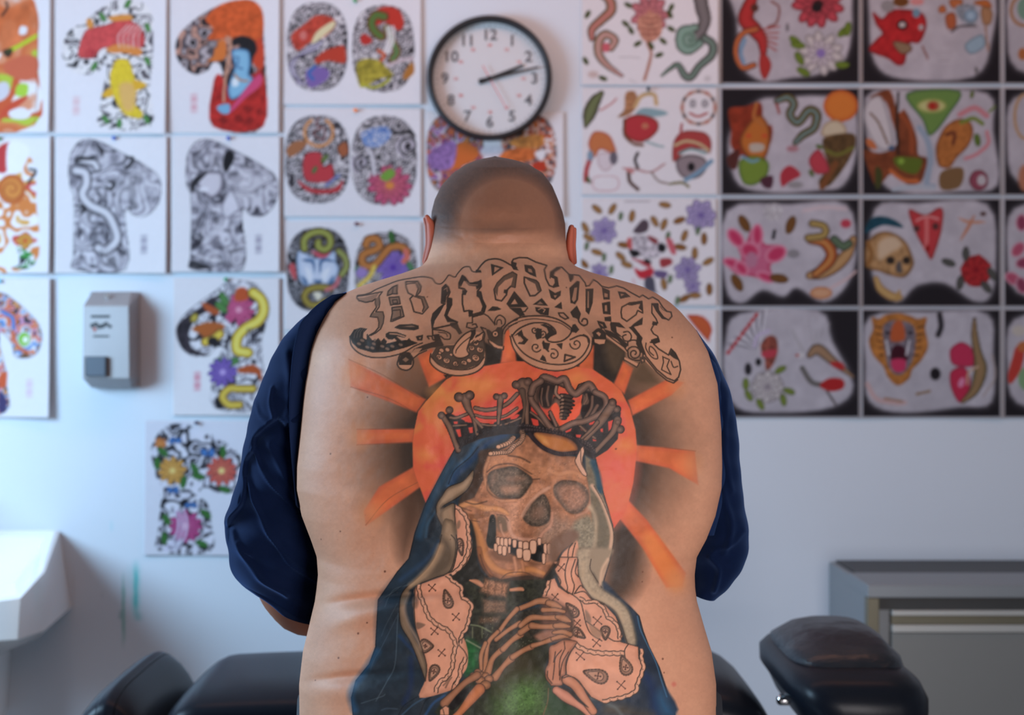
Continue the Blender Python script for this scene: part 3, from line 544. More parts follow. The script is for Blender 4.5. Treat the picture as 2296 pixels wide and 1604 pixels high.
def lettering(c):
    W = 3.4
    def L(fr, p, closed=False, w=W, sm=False, col=INK, al=1.): c.line(P(fr, p), w, col, closed, al=al, sm=sm)
    def Fl(fr, p, col=(54, 45, 38), al=.95, sm=False, **k): c.fill(P(fr, p), col, al=al, sm=sm, **k)
    PL = (186, 134, 104)
    # plates of unworked skin under the scroll work
    Fl('A', "1100,1250 1095,1350 1180,1440 1320,1500 1480,1510 1640,1470 1740,1380 1760,1260 1740,1150 1740,1000 1590,970 1400,1130 1180,1160", PL, 1)
    Fl('B', "20,1040 60,1180 160,1310 330,1410 560,1455 760,1420 900,1330 990,1200 1000,1060 960,1010 850,880 600,800 280,795 120,820 0,890", PL, 1)
    Fl('B', "1560,1150 1700,1110 1850,1220 1920,1260 1950,1190 2000,1240 2050,1340 2065,1450 2030,1560 1980,1600 1900,1575 1780,1480 1640,1340", PL, 1)
    Fl('B', "1130,940 1300,1000 1440,1140 1420,1240 1130,1010", PL, .9)
    Fl('A', "710,1330 740,1260 840,1240 890,1320 880,1400 820,1445 740,1430 700,1380", PL, 1)
    Fl('A', "130,1040 150,1150 240,1240 380,1290 560,1290 760,1240 900,1160 800,1120 500,1120", PL, 1)
    # first letter
    L('A', "215,580 225,550 300,540 380,515 440,480 560,430 700,375 850,345 1000,325 1100,340 1130,360 1160,400 1210,412 1250,390 1290,340 1320,305 1390,330 1420,290 1490,215 1560,205 1580,230 1600,260 1650,270", w=2.6, sm=True)
    L('A', "1650,262 1665,240 1720,170 1780,125 1880,110 1960,130 2060,185 2130,215", sm=True)
    Fl('A', "1640,240 1700,245 1710,275 1640,275")
    Fl('A', "215,580 300,575 420,540 520,505 480,520 430,600 330,630 240,610", (128, 96, 78), .7, sm=False)
    L('A', "215,580 240,612 320,632 400,618 440,590 435,640 450,690 430,720 390,775 375,805 465,812 480,870 475,935 430,990 360,1030 340,1060", w=3)
    L('A', "215,560 330,545 440,520 520,505 480,560 490,640 480,690 440,745 525,745 540,800 530,880 500,950 440,1000 380,1030", w=2.8)
    Fl('A', "440,590 480,560 485,650 440,720 450,690 435,640", (110, 86, 70), .8); Fl('A', "400,760 525,745 535,850 500,950 475,935 480,870 465,812 385,805", (104, 82, 66), .75)
    for p, q in [("580,550 590,500 640,450 700,425 695,500 700,530 640,530 600,545", "650,450 640,530"), ("600,575 720,565 735,650 620,665", "640,605 695,600 705,640 650,645 640,605"), ("635,695 750,680 780,800 640,860 620,860 640,760", "650,730 735,720 740,800 640,840")]:
        Fl('A', p, (120, 92, 74), .8); L('A', p, True, 3); L('A', q, w=2.4)
    L('A', "800,385 945,380 985,440 975,500 930,555 1020,570 1070,690 1000,770 900,745 870,640 850,590 890,550 830,520 805,450", True, 3.2)
    Fl('A', "930,385 985,440 975,500 925,560 1020,570 1070,690 1000,770 1010,690 980,590 920,560 950,500 940,430", (112, 86, 70), .8); L('A', "815,410 920,400 950,470 920,560", w=2.4); L('A', "900,560 990,590 1020,690 1000,740", w=2.4)
    Fl('A', "660,935 720,900 880,890 955,910 960,950 900,970 800,960 720,955"); Fl('A', "740,925 870,908 930,925 860,930", (140, 106, 84), .9)
    # second letter
    L('A', "1240,460 1280,420 1310,450 1330,510 1300,580 1350,590 1350,660 1320,720 1290,790 1330,830 1420,870 1400,890 1150,945 1120,940 1110,850 1130,770 1200,700 1270,650 1230,640 1235,550", True, 3.8)
    Fl('A', "1245,460 1280,425 1325,510 1290,560 1280,640 1240,630"); Fl('A', "1290,590 1350,590 1350,660 1310,720 1290,790 1330,830 1420,870 1300,870 1260,790 1290,700")
    Fl('A', "1265,660 1210,760 1150,850 1130,930 1115,850 1140,770 1200,700"); L('A', "1260,480 1290,460 1300,500", w=2, col=(150, 112, 90))
    Fl('A', "1330,880 1420,870 1440,930 1480,1000 1440,1020 1400,960 1340,920", (70, 56, 46), .9)
    L('A', "1440,400 1480,310 1510,330 1560,400 1640,410 1700,370 1705,440 1660,500 1700,510 1720,600 1760,680 1740,750 1600,800 1570,760 1600,740 1560,730 1500,740 1480,650 1480,540 1530,500 1500,470 1440,460", True, 3.8)
    Fl('A', "1440,400 1480,310 1520,340 1560,400 1700,370 1705,440 1650,480 1640,440 1560,430 1500,370 1460,450"); Fl('A', "1650,510 1710,510 1720,600 1760,680 1740,750 1700,745 1720,680 1680,580 1650,560")
    L('A', "1520,380 1570,420 1660,425", w=2, col=(150, 112, 90)); Fl('A', "1480,480 1535,500 1520,545 1475,540"); Fl('A', "1550,740 1600,730 1610,790 1560,810")
    L('A', "1600,810 1740,770 1790,800 1840,860 1870,900", w=3); L('A', "1600,810 1600,880 1540,880 1530,930 1600,950 1660,930 1640,890 1600,900", w=3); L('A', "1560,790 1700,750", w=3)
    L('A', "1870,900 1870,850 1900,800 1940,790 1990,830 1990,890 1950,930", w=3, sm=True); L('A', "1890,900 1900,850 1940,845 1950,890", w=2.6, sm=True)
    # third letter
    Fl('A', "1820,170 1980,215 1835,315"); Fl('A', "1865,205 1930,222 1860,275", PL, 1)
    L('A', "1860,480 1900,400 1980,320 2080,270 2130,300 2110,450 2060,440 2030,470 2000,500 2010,540 1950,615 1880,600", True, 3.6)
    Fl('A', "1860,480 1900,400 1980,320 2080,270 2130,300 2110,450 2060,440 2090,330 1990,370 1910,450 1900,560", (92, 72, 58), .9); Fl('A', "1980,480 2030,480 2020,530 1975,520")
    Fl('B', "70,495 235,690 10,695 -25,650"); Fl('B', "75,590 110,650 30,655", PL, 1); Fl('B', "10,700 150,700 200,790 140,800 60,740")
    L('B', "140,800 130,760 200,740 230,700", w=3)
    Fl('A', "1780,735 1840,680 1900,685 1950,715 1870,735")
    # fourth letter
    L('B', "40,150 60,115 130,95 230,100 330,150 460,190 430,240 450,350 490,430 540,450 600,435", w=3.4, sm=False)
    Fl('B', "35,140 100,160 90,210 125,250 60,240 30,190")
    Fl('B', "190,180 280,190 320,240 335,330 260,300 200,260"); Fl('B', "235,225 275,235 290,280 240,265", PL, .9)
    L('B', "190,330 330,370 360,400 390,490 320,550 260,555 220,470 190,400", True, 3.6); Fl('B', "190,330 330,370 360,400 390,490 350,500 320,410 240,370", (84, 66, 54), .9)
    Fl('B', "400,580 290,660 475,675"); Fl('B', "380,620 340,655 420,655", (150, 112, 90), .9); Fl('B', "320,690 490,700 480,790 390,780 330,740"); L('B', "360,720 400,700 440,720 420,750", w=2, col=PL)
    Fl('B', "550,690 635,625 645,715"); L('B', "600,760 660,760 720,820 680,835 620,800", True, 3.2)
    # fifth letter
    L('B', "500,340 505,270 580,215 640,210 720,290 745,380 770,350 780,300 850,310 920,400 930,440 970,430 1020,360 1070,390 1120,440 1200,460 1300,435 1380,460 1460,510 1570,570 1610,545 1680,590 1730,570 1800,610 1850,690 1900,740 1950,750 1960,800 1920,845 1860,810 1800,730 1790,650 1720,650 1720,760 1770,830 1790,880 1740,905 1710,960 1740,1010 1790,1040 1810,1100 1760,1120 1700,1110", w=3)
    Fl('B', "500,330 510,260 580,212 630,225 560,270 545,310 590,330 605,440 520,450 555,400 550,350"); Fl('B', "715,290 790,295 770,350 740,390")
    Fl('B', "480,470 560,520 630,490 625,550 560,605 510,580"); Fl('B', "540,550 585,545 560,580", PL, .9)
    Fl('B', "820,375 855,380 835,600 800,655 745,640 730,460"); Fl('B', "790,460 825,450 810,600 780,630 760,600", PL, .9)
    Fl('B', "925,470 1020,465 1010,640 965,780 925,740"); Fl('B', "950,500 965,500 965,700 945,700", PL, .8)
    Fl('B', "1120,450 1215,490 1215,600 1140,600"); Fl('B', "1150,520 1190,530 1190,570 1150,570", PL, .9); Fl('B', "1120,640 1220,620 1225,780 1135,770"); Fl('B', "1155,670 1180,665 1185,740 1155,740", PL, .9)
    Fl('B', "1150,810 1230,800 1235,865 1155,855")
    Fl('B', "820,670 740,750 770,810 850,840 870,770"); L('B', "830,800 850,870 900,910 945,890 940,840 900,830 880,860", w=3.6, sm=True)
    Fl('B', "1310,500 1400,510 1465,565 1340,590"); Fl('B', "1345,530 1390,535 1350,560", PL, .9)
    L('B', "1360,690 1450,640 1600,620 1610,760 1550,730 1530,780 1420,860 1360,820 1350,750", True, 3.2); Fl('B', "1400,660 1600,620 1610,740 1560,700 1580,650 1480,670"); Fl('B', "1612,810 1605,900 1450,940 1500,890")
    Fl('B', "1720,650 1800,650 1800,730 1860,810 1920,845 1840,830 1770,740 1745,690"); Fl('B', "1730,860 1795,870 1780,910 1720,900"); Fl('B', "1710,1080 1800,1050 1815,1110 1760,1130 1705,1120")
    L('B', "1820,680 1850,720 1900,745", w=1.8, al=.7)
    # big blade at the right end
    L('B', "1560,1010 1600,1150 1650,1280 1780,1440 1900,1540 1990,1575 2040,1530 2065,1440 2050,1340 2000,1240 1950,1190 1920,1265 1800,1190 1740,1130", w=3.2)
    L('B', "1640,1300 1780,1470 1900,1570 1980,1600 2030,1560", w=3); L('B', "1650,1120 1650,1190 1720,1290 1790,1305 1760,1210 1700,1160 1690,1220 1740,1270", w=2.6, sm=True)
    L('B', "1850,1280 1860,1350 1835,1440 1950,1500 1900,1400 1930,1320 1860,1290", w=2.6); Fl('B', "1930,1260 1960,1195 2020,1260 2040,1330 1980,1300"); L('B', "1950,1340 1980,1410 2030,1400", w=2.6, sm=True)
    Fl('B', "1440,930 1500,920 1570,1010 1610,1060 1590,1120 1640,1270 1580,1230 1530,1130 1540,1040 1480,970")
    Fl('B', "1060,850 1150,870 1185,940 1110,955 1080,900"); Fl('B', "1090,885 1130,900 1140,930", PL, .9); Fl('B', "1225,870 1330,875 1405,945 1300,925 1215,900")
    Fl('B', "1140,950 1230,980 1330,1040 1390,1100 1440,1140 1400,1190 1300,1080 1180,1020"); Fl('B', "1220,900 1290,920 1300,990 1380,1060 1290,1020 1230,970")
    L('B', "1130,980 1250,1070 1390,1170 1430,1230", w=2.8); L('B', "1380,990 1440,985 1475,1040 1450,1095 1390,1090 1370,1040 1410,1020", w=3, sm=True)
    c.spiral(1140 + 1510 / 5.3475, 560 + 1245 / 5.3475, 17, 3.2, INK, 1.6, 200); L('B', "1430,1150 1440,1100 1530,1090 1600,1180 1610,1300 1550,1330 1450,1300 1430,1220", w=3.4, sm=True)
    Fl('B', "1390,1290 1560,1370 1540,1405 1390,1320", PL, 1); L('B', "1385,1320 1540,1410 1575,1350", w=2.4); Fl('B', "1570,1290 1640,1280 1640,1350 1590,1370", (70, 56, 46), .9); Fl('B', "1595,1320 1620,1320 1615,1350", PL, .9)
    # hanging knob
    L('B', "1010,1000 1080,950 1150,990 1165,1060", w=3.2, sm=True); Fl('B', "1010,990 1090,950 1160,1000 1170,1070 1020,1070"); Fl('B', "1050,1000 1080,985 1110,1010 1090,1040", PL, 1); Fl('B', "1025,1070 1170,1075 1155,1130 1090,1140 1030,1115", PL, 1, out=INK)
    # the big oval
    L('B', "20,1040 60,1180 160,1310 330,1410 560,1455 760,1420 900,1330 990,1200 1010,1060", w=3, sm=True); L('B', "40,1020 100,1150 220,1270 400,1350 600,1380 780,1350 900,1260 970,1120 950,1050 900,1020", w=3.2, sm=True)
    L('B', "0,890 120,820 280,795 450,800 600,840 730,920 770,970", w=3.4, sm=True); L('B', "0,920 150,855 300,830 450,845 620,880 740,960", w=2, sm=True)
    L('B', "40,1040 100,970 180,920 300,880 450,885 540,940 570,1000 540,1020 480,1050 470,1090 540,1110 640,1095 720,1040 760,980", w=3.4, sm=True)
    Fl('B', "430,890 520,930 570,1000 520,1030 460,1090 430,1050 480,990 460,940 380,900"); Fl('B', "340,940 400,950 400,1060 340,1080 320,1030")
    Fl('B', "160,960 180,1030 240,1080 190,1140 110,1130 150,1080 110,1020 60,1040"); Fl('B', "130,1030 150,1050 180,1085 160,1110 130,1110", PL, .9)
    Fl('B', "770,900 800,890 850,960 810,1000 740,980")
    for x, y, r, a, dr in [(315, 965, 9, 0, 1), (330, 1170, 12, 30, 1), (540, 1260, 13, 250, 1), (810, 1130, 14, 180, -1), (410, 1010, 9, 90, -1)]:
        c.spiral(1140 + x / 5.3475, 560 + y / 5.3475, r, 2.8, INK, 1.2, a, dr)
    L('B', "420,1100 440,1180 480,1220", w=4); Fl('B', "410,1260 440,1290 460,1350 375,1320"); Fl('B', "570,1130 650,1120 640,1200"); L('B', "670,1340 680,1260 800,1290", True, 4); Fl('B', "400,1110 500,1120 480,1200 420,1190")
    L('B', "740,1080 860,1030 940,1050 960,1110", w=3.4, sm=True)
    # long blade at the left
    Fl('A', "130,1040 180,960 260,935 340,950 290,1000 290,1060 340,1085 420,1085 560,1130 700,1095 800,1085 870,1090 950,1120 800,1175 600,1228 400,1235 230,1185 160,1120", (52, 44, 38), 1)
    for x, y in [(240, 1130), (340, 1170), (420, 1130), (520, 1160), (640, 1160), (740, 1140), (440, 1090), (840, 1120), (280, 1090), (580, 1190), (400, 1180)]:
        c.ell(760 + x / 5.3475, 560 + y / 5.3475, 5, 3, (124, 96, 78), 20, soft=2)
    for k in range(4): L('A', f"{180+35*k},{1060-5*k} {190+35*k},{1000-8*k} {230+30*k},{950}", w=1.4, col=(98, 80, 68))
    for x, y in [(360, 1080), (470, 1100), (840, 1100), (540, 1100)]: Fl('A', f"{x-35},{y} {x},{y-40} {x+35},{y} {x+20},{y+40} {x-30},{y+40}")
    L('A', "130,1040 150,1150 240,1240 380,1290 560,1290 760,1240 900,1160 1000,1120", w=3, sm=True); L('A', "340,1060 340,1020", w=3)
    Fl('A', "560,1010 600,985 700,990 810,1030 790,1060 700,1040 640,1080 590,1075 560,1045"); L('A', "610,1010 700,1015 790,1045", w=2.6, col=PL); Fl('A', "640,1040 700,1050 760,1100 740,1130 700,1100")
    Fl('A', "920,1040 1010,1020 1000,1090 940,1090"); Fl('A', "955,1055 985,1050 975,1075", PL, .9)
    L('A', "1080,1070 1060,1040 1110,1040 1130,1080 1180,1090", w=3.4, sm=True); Fl('A', "1130,1020 1200,1010 1230,1090 1260,1150 1190,1170 1100,1180 960,1230 870,1240 900,1190 1020,1140 1150,1100", (62, 50, 42), .97)
    L('A', "1130,960 1240,970 1330,1010 1330,1070 1270,1075 1220,1040", w=3, sm=True); L('A', "1120,940 1125,1030", w=3.4); L('A', "1190,990 1280,1005 1300,1040", w=2, sm=True)
    Fl('A', "715,1330 745,1260 840,1240 885,1310 870,1385 720,1385"); Fl('A', "760,1320 800,1290 840,1320 800,1350", (140, 106, 84), .9); L('A', "710,1330 740,1260 840,1240 890,1320 880,1400 820,1445 740,1430 700,1380", True, 3.4, True)
    Fl('A', "860,1250 910,1190 1000,1180 900,1300", PL, .8); L('A', "870,1320 960,1250 1050,1210", w=2.6)
    # middle oval
    Fl('A', "1100,1280 1170,1160 1300,1150 1400,1140 1370,1240 1400,1295 1500,1305 1565,1250 1540,1150 1650,1060 1740,1000 1755,1150 1740,1290 1660,1385 1520,1435 1340,1425 1200,1375", (74, 60, 50), .95)
    for x, y, r in [(1230, 1210, 6), (1300, 1200, 6), (1200, 1290, 7), (1290, 1330, 8), (1400, 1370, 7), (1500, 1360, 7), (1640, 1300, 9), (1690, 1200, 8), (1640, 1120, 7), (1590, 1180, 7), (1560, 1330, 6), (1345, 1260, 4), (1210, 1240, 4), (1680, 1060, 8)]:
        c.ell(760 + x / 5.3475, 560 + y / 5.3475, r, r * .8, PL, 30, out=INK, ow=2)
        if r > 6: c.spiral(760 + x / 5.3475, 560 + y / 5.3475, r * .6, 1.8, INK, 1.0, x)
    Fl('A', "1590,970 1500,1020 1400,1130 1360,1230 1400,1290 1480,1300 1560,1260 1540,1200 1560,1120 1600,1000", PL, 1); L('A', "1590,970 1500,1020 1400,1130 1360,1230 1400,1290 1480,1300 1560,1260 1535,1200 1560,1120 1600,990", w=3.2, sm=True)
    L('A', "1570,1050 1480,1120 1410,1200 1400,1240", w=2.4, sm=True); Fl('A', "1580,970 1640,950 1640,1010 1600,1080 1560,1100 1590,1020")
    L('A', "1100,1250 1095,1350 1180,1440 1320,1500 1480,1510 1640,1470 1740,1380 1760,1260 1740,1100", w=3.2, sm=True); L('A', "1110,1290 1200,1380 1340,1430 1520,1440 1660,1390 1740,1290", w=3, sm=True)
    L('A', "1640,1050 1740,990 1730,1080 1620,1120", w=3, sm=True); Fl('A', "1630,1065 1725,1010 1715,1060 1620,1100", PL, 1)
    Fl('A', "1250,1500 1310,1505 1285,1545"); 
    # little drop between the letters
    Fl('A', "1760,950 1800,960 1850,1000 1900,930 1960,930 1965,1150 1900,1170 1830,1120 1790,1060", (70, 56, 46), .95); c.ell(760 + 1875 / 5.3475, 560 + 1012 / 5.3475, 7, 7, PL, out=INK, ow=2.4); c.ell(760 + 1875 / 5.3475, 560 + 1012 / 5.3475, 2.4, 2.4, INK)
    Fl('A', "1790,1085 1860,1165 1965,1205 1960,1165 1900,1150 1840,1110", PL, 1); L('A', "1790,1080 1800,1120 1870,1185 1970,1200 1975,1160", w=2.8); L('A', "1760,950 1700,930 1740,990", w=3)
    L('A', "2139,840 2060,870 1990,930 1960,1000 1955,1150", w=3.2, sm=True); L('A', "2139,880 2080,905 2010,960 1985,1010", w=2, sm=True)

def paint_hair_and_shade(c):
    """shaved hair: soft dark stubble over the crown of the head and down the sides, plus shade painted over the scalp"""
    Y, X = np.mgrid[0:c.h, 0:c.w].astype(np.float32); X += c.x0; Y += c.y0
    # bare skin region of the nape and the back of the scalp
    r = np.sqrt(((X - 1138) / 124) ** 2 + ((Y - 505) / 122) ** 2)
    A = np.clip((r - .84) * 4.2, 0, 1) ** .8 * np.clip((548 - Y) / 60, 0, 1)
    n = c.noise(4, 141)
    A *= .72 + .3 * n
    m = np.clip((600 - Y) / 30, 0, 1) * 0 + 1
    c.put((slice(0, c.h), slice(0, c.w)), np.clip(A * m, 0, 1) * .95 * (Y < 600), (30, 26, 27))
    scalp_dim = .5 * np.clip((560 - Y) / 50, 0, 1) * (Y < 600)  # stubble tone that also paints shade into the scalp, fading out at the nape
    c.put((slice(0, c.h), slice(0, c.w)), scalp_dim.astype(np.float32), (96, 58, 42))
# ------------------------------------------------------------------ the drawings printed on the flash sheets (wall units)
PAPER = (236, 232, 238)
def arm_mask(flip, x, y, s=1.):
    """silhouette of a half-sleeve design: hood-shaped shoulder with the arm below"""
    q = np.array([[100, -150], [128, -146], [150, -120], [156, -80], [158, -20], [158, 135], [155, 140], [42, 140], [38, 130], [44, 60], [40, 20], [20, 0], [0, 15], [-28, 14], [-50, -10], [-52, -45], [-35, -80], [0, -108], [50, -135]], float)
    q[:, 0] = (q[:, 0] - 53) * flip
    return q * s + [x, y]

BWP = [(66, 62, 72), (196, 190, 202), (110, 104, 116), (214, 208, 220), (140, 134, 146), (180, 174, 186)]

def paint_wall():
    c = Cv(-160, -60, 2620, 1300, .5, (225, 225, 230))
    K = (34, 32, 36)
    def sheet(x0, y0, x1, y1, col=PAPER): c.fill(np.array([[x0, y0], [x1, y0], [x1, y1], [x0, y1]], float), col, sm=False)
    def stamp(x, y, col, al=.6):
        for k in range(5): c.fill(np.array([[x - 7, y + k * 9], [x + 6, y + k * 9 - 1], [x + 7, y + k * 9 + 5], [x - 6, y + k * 9 + 6]], float), col, al=al * (.6 + .4 * (k % 2)), soft=3)
    def leaf(fr, x, y, r, a, col=(66, 96, 40)):
        ox, oy, s = FR[fr]; c.ell(ox + x / s, oy + y / s, r / s, r * .5 / s, col, a, ec=np.array(col) * .6, ew=3, soft=2)
    def blob(fr, p, col, **k): k.setdefault('soft', 2.5); c.fill(P(fr, p), col, **k)
    def snake(fr, p, w, mid, edge, belly=None, **k):
        c.tube(P(fr, p), np.array(w, float) if not isinstance(w, (int, float)) else w, mid, edge, (50, 40, 36), 1.6, **k)
        if belly: c.line(P(fr, p), (w if isinstance(w, (int, float)) else max(w)) * .55, belly, al=.75)

    # ---- left block, top row
    sheet(-150, -40, 116, 300)
    c.pattern(P('U', "-60,-30 60,-10 84,20 88,60 87,150 84,283 -150,285 -150,-30"), [(226, 112, 62), (236, 150, 110), (240, 236, 238), (222, 92, 50), (190, 210, 60), (232, 130, 70)], 60, 201, 1.3)
    blob('W1', "-100,20 60,60 230,0 290,100 290,260 160,340 0,400 -100,380", (226, 110, 56), al=.8, nz=(20, 202, .2))
    blob('W1', "40,480 180,420 290,440 290,560 200,610 60,560", (222, 104, 70)); blob('W1', "50,380 150,330 280,260 285,290 160,360 60,410", (196, 214, 40))
    blob('W1', "0,860 100,770 220,720 200,760 90,850 10,910", (222, 80, 50)); blob('W1', "140,640 220,640 210,720 130,720", (180, 220, 60)); blob('W1', "160,200 210,210 200,260 150,260", PAPER)
    blob('W1', "80,840 180,810 250,860 200,900 100,890", PAPER); blob('W1', "-20,640 60,620 80,700 20,760 -60,760", (216, 210, 220)); blob('W1', "30,380 100,370 80,430 40,420", K, al=.8); c.line(P('W1', "20,120 60,60 50,20"), 6, K, al=.7)
    c.line(P('W1', "240,20 280,100 294,300 290,560 286,930"), 2, (150, 70, 50), al=.5)
    sheet(124, -40, 375, 302)
    m = P('W1', "800,30 930,-10 1060,20 1130,80 1150,200 1150,480 1130,640 1140,955 770,955 750,840 790,600 810,520 790,480 760,520 700,555 600,560 520,520 475,430 470,330 520,240 620,170 700,110")
    c.pattern(m, [(240, 234, 234), (46, 46, 50), (232, 226, 228), (240, 236, 236), (96, 90, 96), (236, 230, 232)], 22, 203, 2.0)
    blob('W1', "590,420 600,340 640,240 700,210 800,190 900,150 960,150 1060,210 1090,300 1060,360 900,360 780,360 700,430 640,440", (222, 76, 76), nz=(6, 204, .15), out=(130, 40, 44), ow=1.4)
    blob('W1', "650,150 690,150 700,210 660,210", (236, 150, 60)); blob('W1', "820,130 960,110 1000,150 900,160 840,160", (236, 150, 60)); blob('W1', "800,370 900,330 1060,370 1050,420 930,400 840,400", (236, 140, 60))
    for k in range(5): c.line(P('W1', f"{900+35*k},360 {890+38*k},270 {960+30*k},190"), 3, (236, 214, 210), al=.8)
    c.ell(206, 119, 5, 4, (190, 50, 60)); c.spiral(206, 119, 14, 2, (170, 40, 50))
    blob('W1', "880,450 960,450 1000,540 1030,660 1020,780 1080,850 1060,890 960,870 910,820 850,700 830,580 850,500", (240, 206, 40), nz=(4, 205, .12), out=(200, 140, 40), ow=1.5)
    blob('W1', "900,640 1020,640 1010,820 930,820", (236, 178, 110), al=.8, soft=10); blob('W1', "1010,600 1110,640 1040,680 1010,660", (240, 180, 40)); blob('W1', "770,710 830,660 850,720 790,735", (240, 180, 40))
    for x, y, a in [(770, 130, 60), (960, 30, -60), (1110, 460, 60), (800, 900, 50), (905, 930, 90), (1110, 900, 60), (1110, 210, 70), (710, 500, 120)]: leaf('W1', x, y, 40, a, (84, 150, 70))
    stamp(173, 218, (226, 110, 120), .35)
    sheet(383, -40, 628, 300)
    m = P('W1', "1500,120 1650,40 1800,0 1900,10 1960,80 1975,200 1980,950 1610,950 1600,800 1620,620 1670,560 1650,490 1600,470 1560,530 1480,560 1400,530 1340,460 1315,370 1340,270 1400,200")
    c.pattern(m, [(60, 52, 56), (206, 150, 130), (90, 80, 86), (190, 176, 180), (46, 42, 46)], 22, 206, 1.8)
    blob('W1', "1540,140 1650,40 1800,0 1900,10 1970,90 1975,260 1940,320 1800,270 1760,310 1720,290 1560,300 1600,220", (224, 92, 40), nz=(8, 207, .2)); blob('W1', "1620,330 1680,300 1700,360 1680,450 1560,460 1600,420", (230, 120, 50))
    blob('W1', "1930,300 1975,320 1975,520 1900,480 1900,400", (220, 70, 40)); blob('W1', "1650,560 1600,640 1600,950 1980,950 1980,560 1900,560 1760,700", (196, 42, 36), nz=(10, 208, .25))
    for x, y in [(1680, 900), (1790, 890), (1880, 900), (1950, 840), (1860, 820)]: c.spiral(x / 3.342, y / 3.342, 9, 2.5, (120, 26, 24))
    blob('W1', "1740,300 1820,270 1900,300 1930,370 1900,440 1880,520 1840,400 1800,340 1750,350", (40, 38, 42)); blob('W1', "1740,380 1860,380 1880,480 1870,560 1900,600 1830,700 1740,750 1710,680 1730,600 1760,500", (130, 190, 226), ec=(70, 120, 170), ew=6, out=(40, 70, 110), ow=1.5)
    c.line(P('W1', "1760,430 1790,440 1780,500 1820,520"), 3, (60, 100, 150)); blob('W1', "1740,600 1780,590 1790,640 1750,650", (226, 238, 246)); c.line(P('W1', "1760,560 1800,600 1860,610"), 4, (200, 120, 60))
    blob('W1', "1720,830 1900,600 1960,560 1960,640 1840,740 1740,840", (222, 70, 120)); blob('W1', "1630,800 1720,780 1720,850 1660,850", (120, 180, 220)); c.line(P('W1', "1700,280 1730,320 1690,600 1680,760"), 6, (212, 150, 120))
    c.ell(477, 100, 11, 9, (150, 140, 144), out=K); stamp(436, 212, (222, 70, 90), .4)
    # second row
    sheet(-150, 306, 116, 614)
    c.pattern(P('W2', "-400,-500 100,-500 230,-430 270,-300 280,-100 260,400 -400,400"), [(232, 130, 60), (240, 236, 240), (220, 70, 60), (236, 170, 80), (246, 240, 244)], 40, 211, 1.5)
    blob('W1', "-20,1120 90,1070 60,1200 50,1290 -20,1280", (210, 60, 60)); blob('W1', "60,1090 140,1060 230,1130 160,1290 60,1290", (244, 240, 244)); c.ell(28, 425, 32, 34, (232, 140, 60), ec=(200, 90, 40), ew=14); c.spiral(28, 425, 26, 3, (190, 90, 40))
    c.flower(60, 541, 18, (244, 170, 60), (220, 60, 40), seed=3); c.pattern(P('W2', "120,260 260,300 262,400 100,400"), [(60, 150, 60), (60, 60, 66), (230, 230, 236)], 18, 212); blob('W2', "0,340 100,200 160,380 20,400", (238, 236, 242)); c.line(P('W1', "230,1270 270,1280 275,1300 220,1370"), 6, (60, 58, 66))
    for (x0, x1, fx, sd) in [(126, 376, 0, 213), (386, 629, 256, 217)]:
        sheet(x0, 307, x1, 614 if fx == 0 else 611)
        q = P('W1', "640,1050 740,1060 900,1140 1020,1200 1100,1250 1180,1310 1215,1400 1190,1530 1100,1620 1000,1610 960,1560 940,1640 950,2020 570,2020 560,1900 560,1500 530,1400 520,1300 530,1170 580,1080")
        q[:, 0] += fx + (0 if fx == 0 else 6)
        c.pattern(q, BWP, 46, sd, 2.2, out=(60, 58, 66), ow=1.4)
        c.pattern(q, [(236, 230, 238), (236, 230, 238), (40, 38, 46), (150, 146, 158)], 16, sd + 1, 1.2, al=.4)
        c.ell(x1 - 70, 415, 46, 42, (214, 208, 216), al=.35, soft=30)
    for p, w in [("570,1280 640,1300 650,1380 620,1460 680,1540 800,1600 860,1700 880,1800 800,1880 740,1860", 11), ("600,1200 700,1220 730,1260", 8)]:
        c.tube(P('W1', p), w, (226, 222, 230), (110, 104, 116), K, 2)
    for k in range(8): c.line(P('W1', f"{760+18*k},{1855+4*(k%3)} {765+18*k},{1905}"), 1.6, (120, 116, 126), al=.6)
    for p in ["720,1080 760,1130 770,1180", "690,1100 740,1150", "800,1360 860,1380 830,1420 790,1400", "940,1180 1000,1190 960,1260 930,1240", "560,1540 640,1560 600,1620", "700,1200 620,1190 560,1220", "760,1880 860,1990"]: c.line(P('W1', p), 8, K, al=.85, taper=True)
    blob('W1', "1500,1290 1580,1280 1660,1290 1680,1360 1660,1440 1600,1490 1560,1480 1500,1430 1470,1360", (216, 208, 218), ec=(80, 74, 86), ew=9); blob('W1', "1480,1320 1560,1290 1480,1380 1440,1450 1430,1380", K, al=.9); c.ell(458, 425, 12, 5, (236, 232, 240)); blob('W1', "1690,1150 1730,1130 1760,1180 1700,1290 1670,1240", K)
    blob('W1', "1660,1560 1730,1420 1800,1560 1760,1600 1700,1640", (226, 220, 230), al=.9, ec=(110, 104, 116), ew=5)
    c.line(P('W2', "1540,210 1600,150 1660,110"), 14, (212, 206, 216), al=.8); blob('W2', "1440,350 1560,390 1600,410 1440,410", K, al=.8); c.line(P('W2', "1460,300 1560,340 1660,350"), 8, (214, 208, 216), al=.8)
    stamp(325, 528, (90, 80, 110), .5); stamp(581, 528, (90, 80, 110), .5)
    # third row
    sheet(-150, 624, 116, 936)
    q = P('W2', "-300,560 0,590 100,640 220,740 300,830 325,930 290,1040 200,1080 120,1060 90,960 10,880 0,980 50,1180 60,1300 50,1480 -300,1480")
    c.pattern(q, [(232, 110, 60), (230, 226, 236), (90, 140, 210), (236, 150, 80), (50, 48, 54), (216, 150, 190)], 20, 221, 2.0, out=(60, 50, 50), ow=1.2)
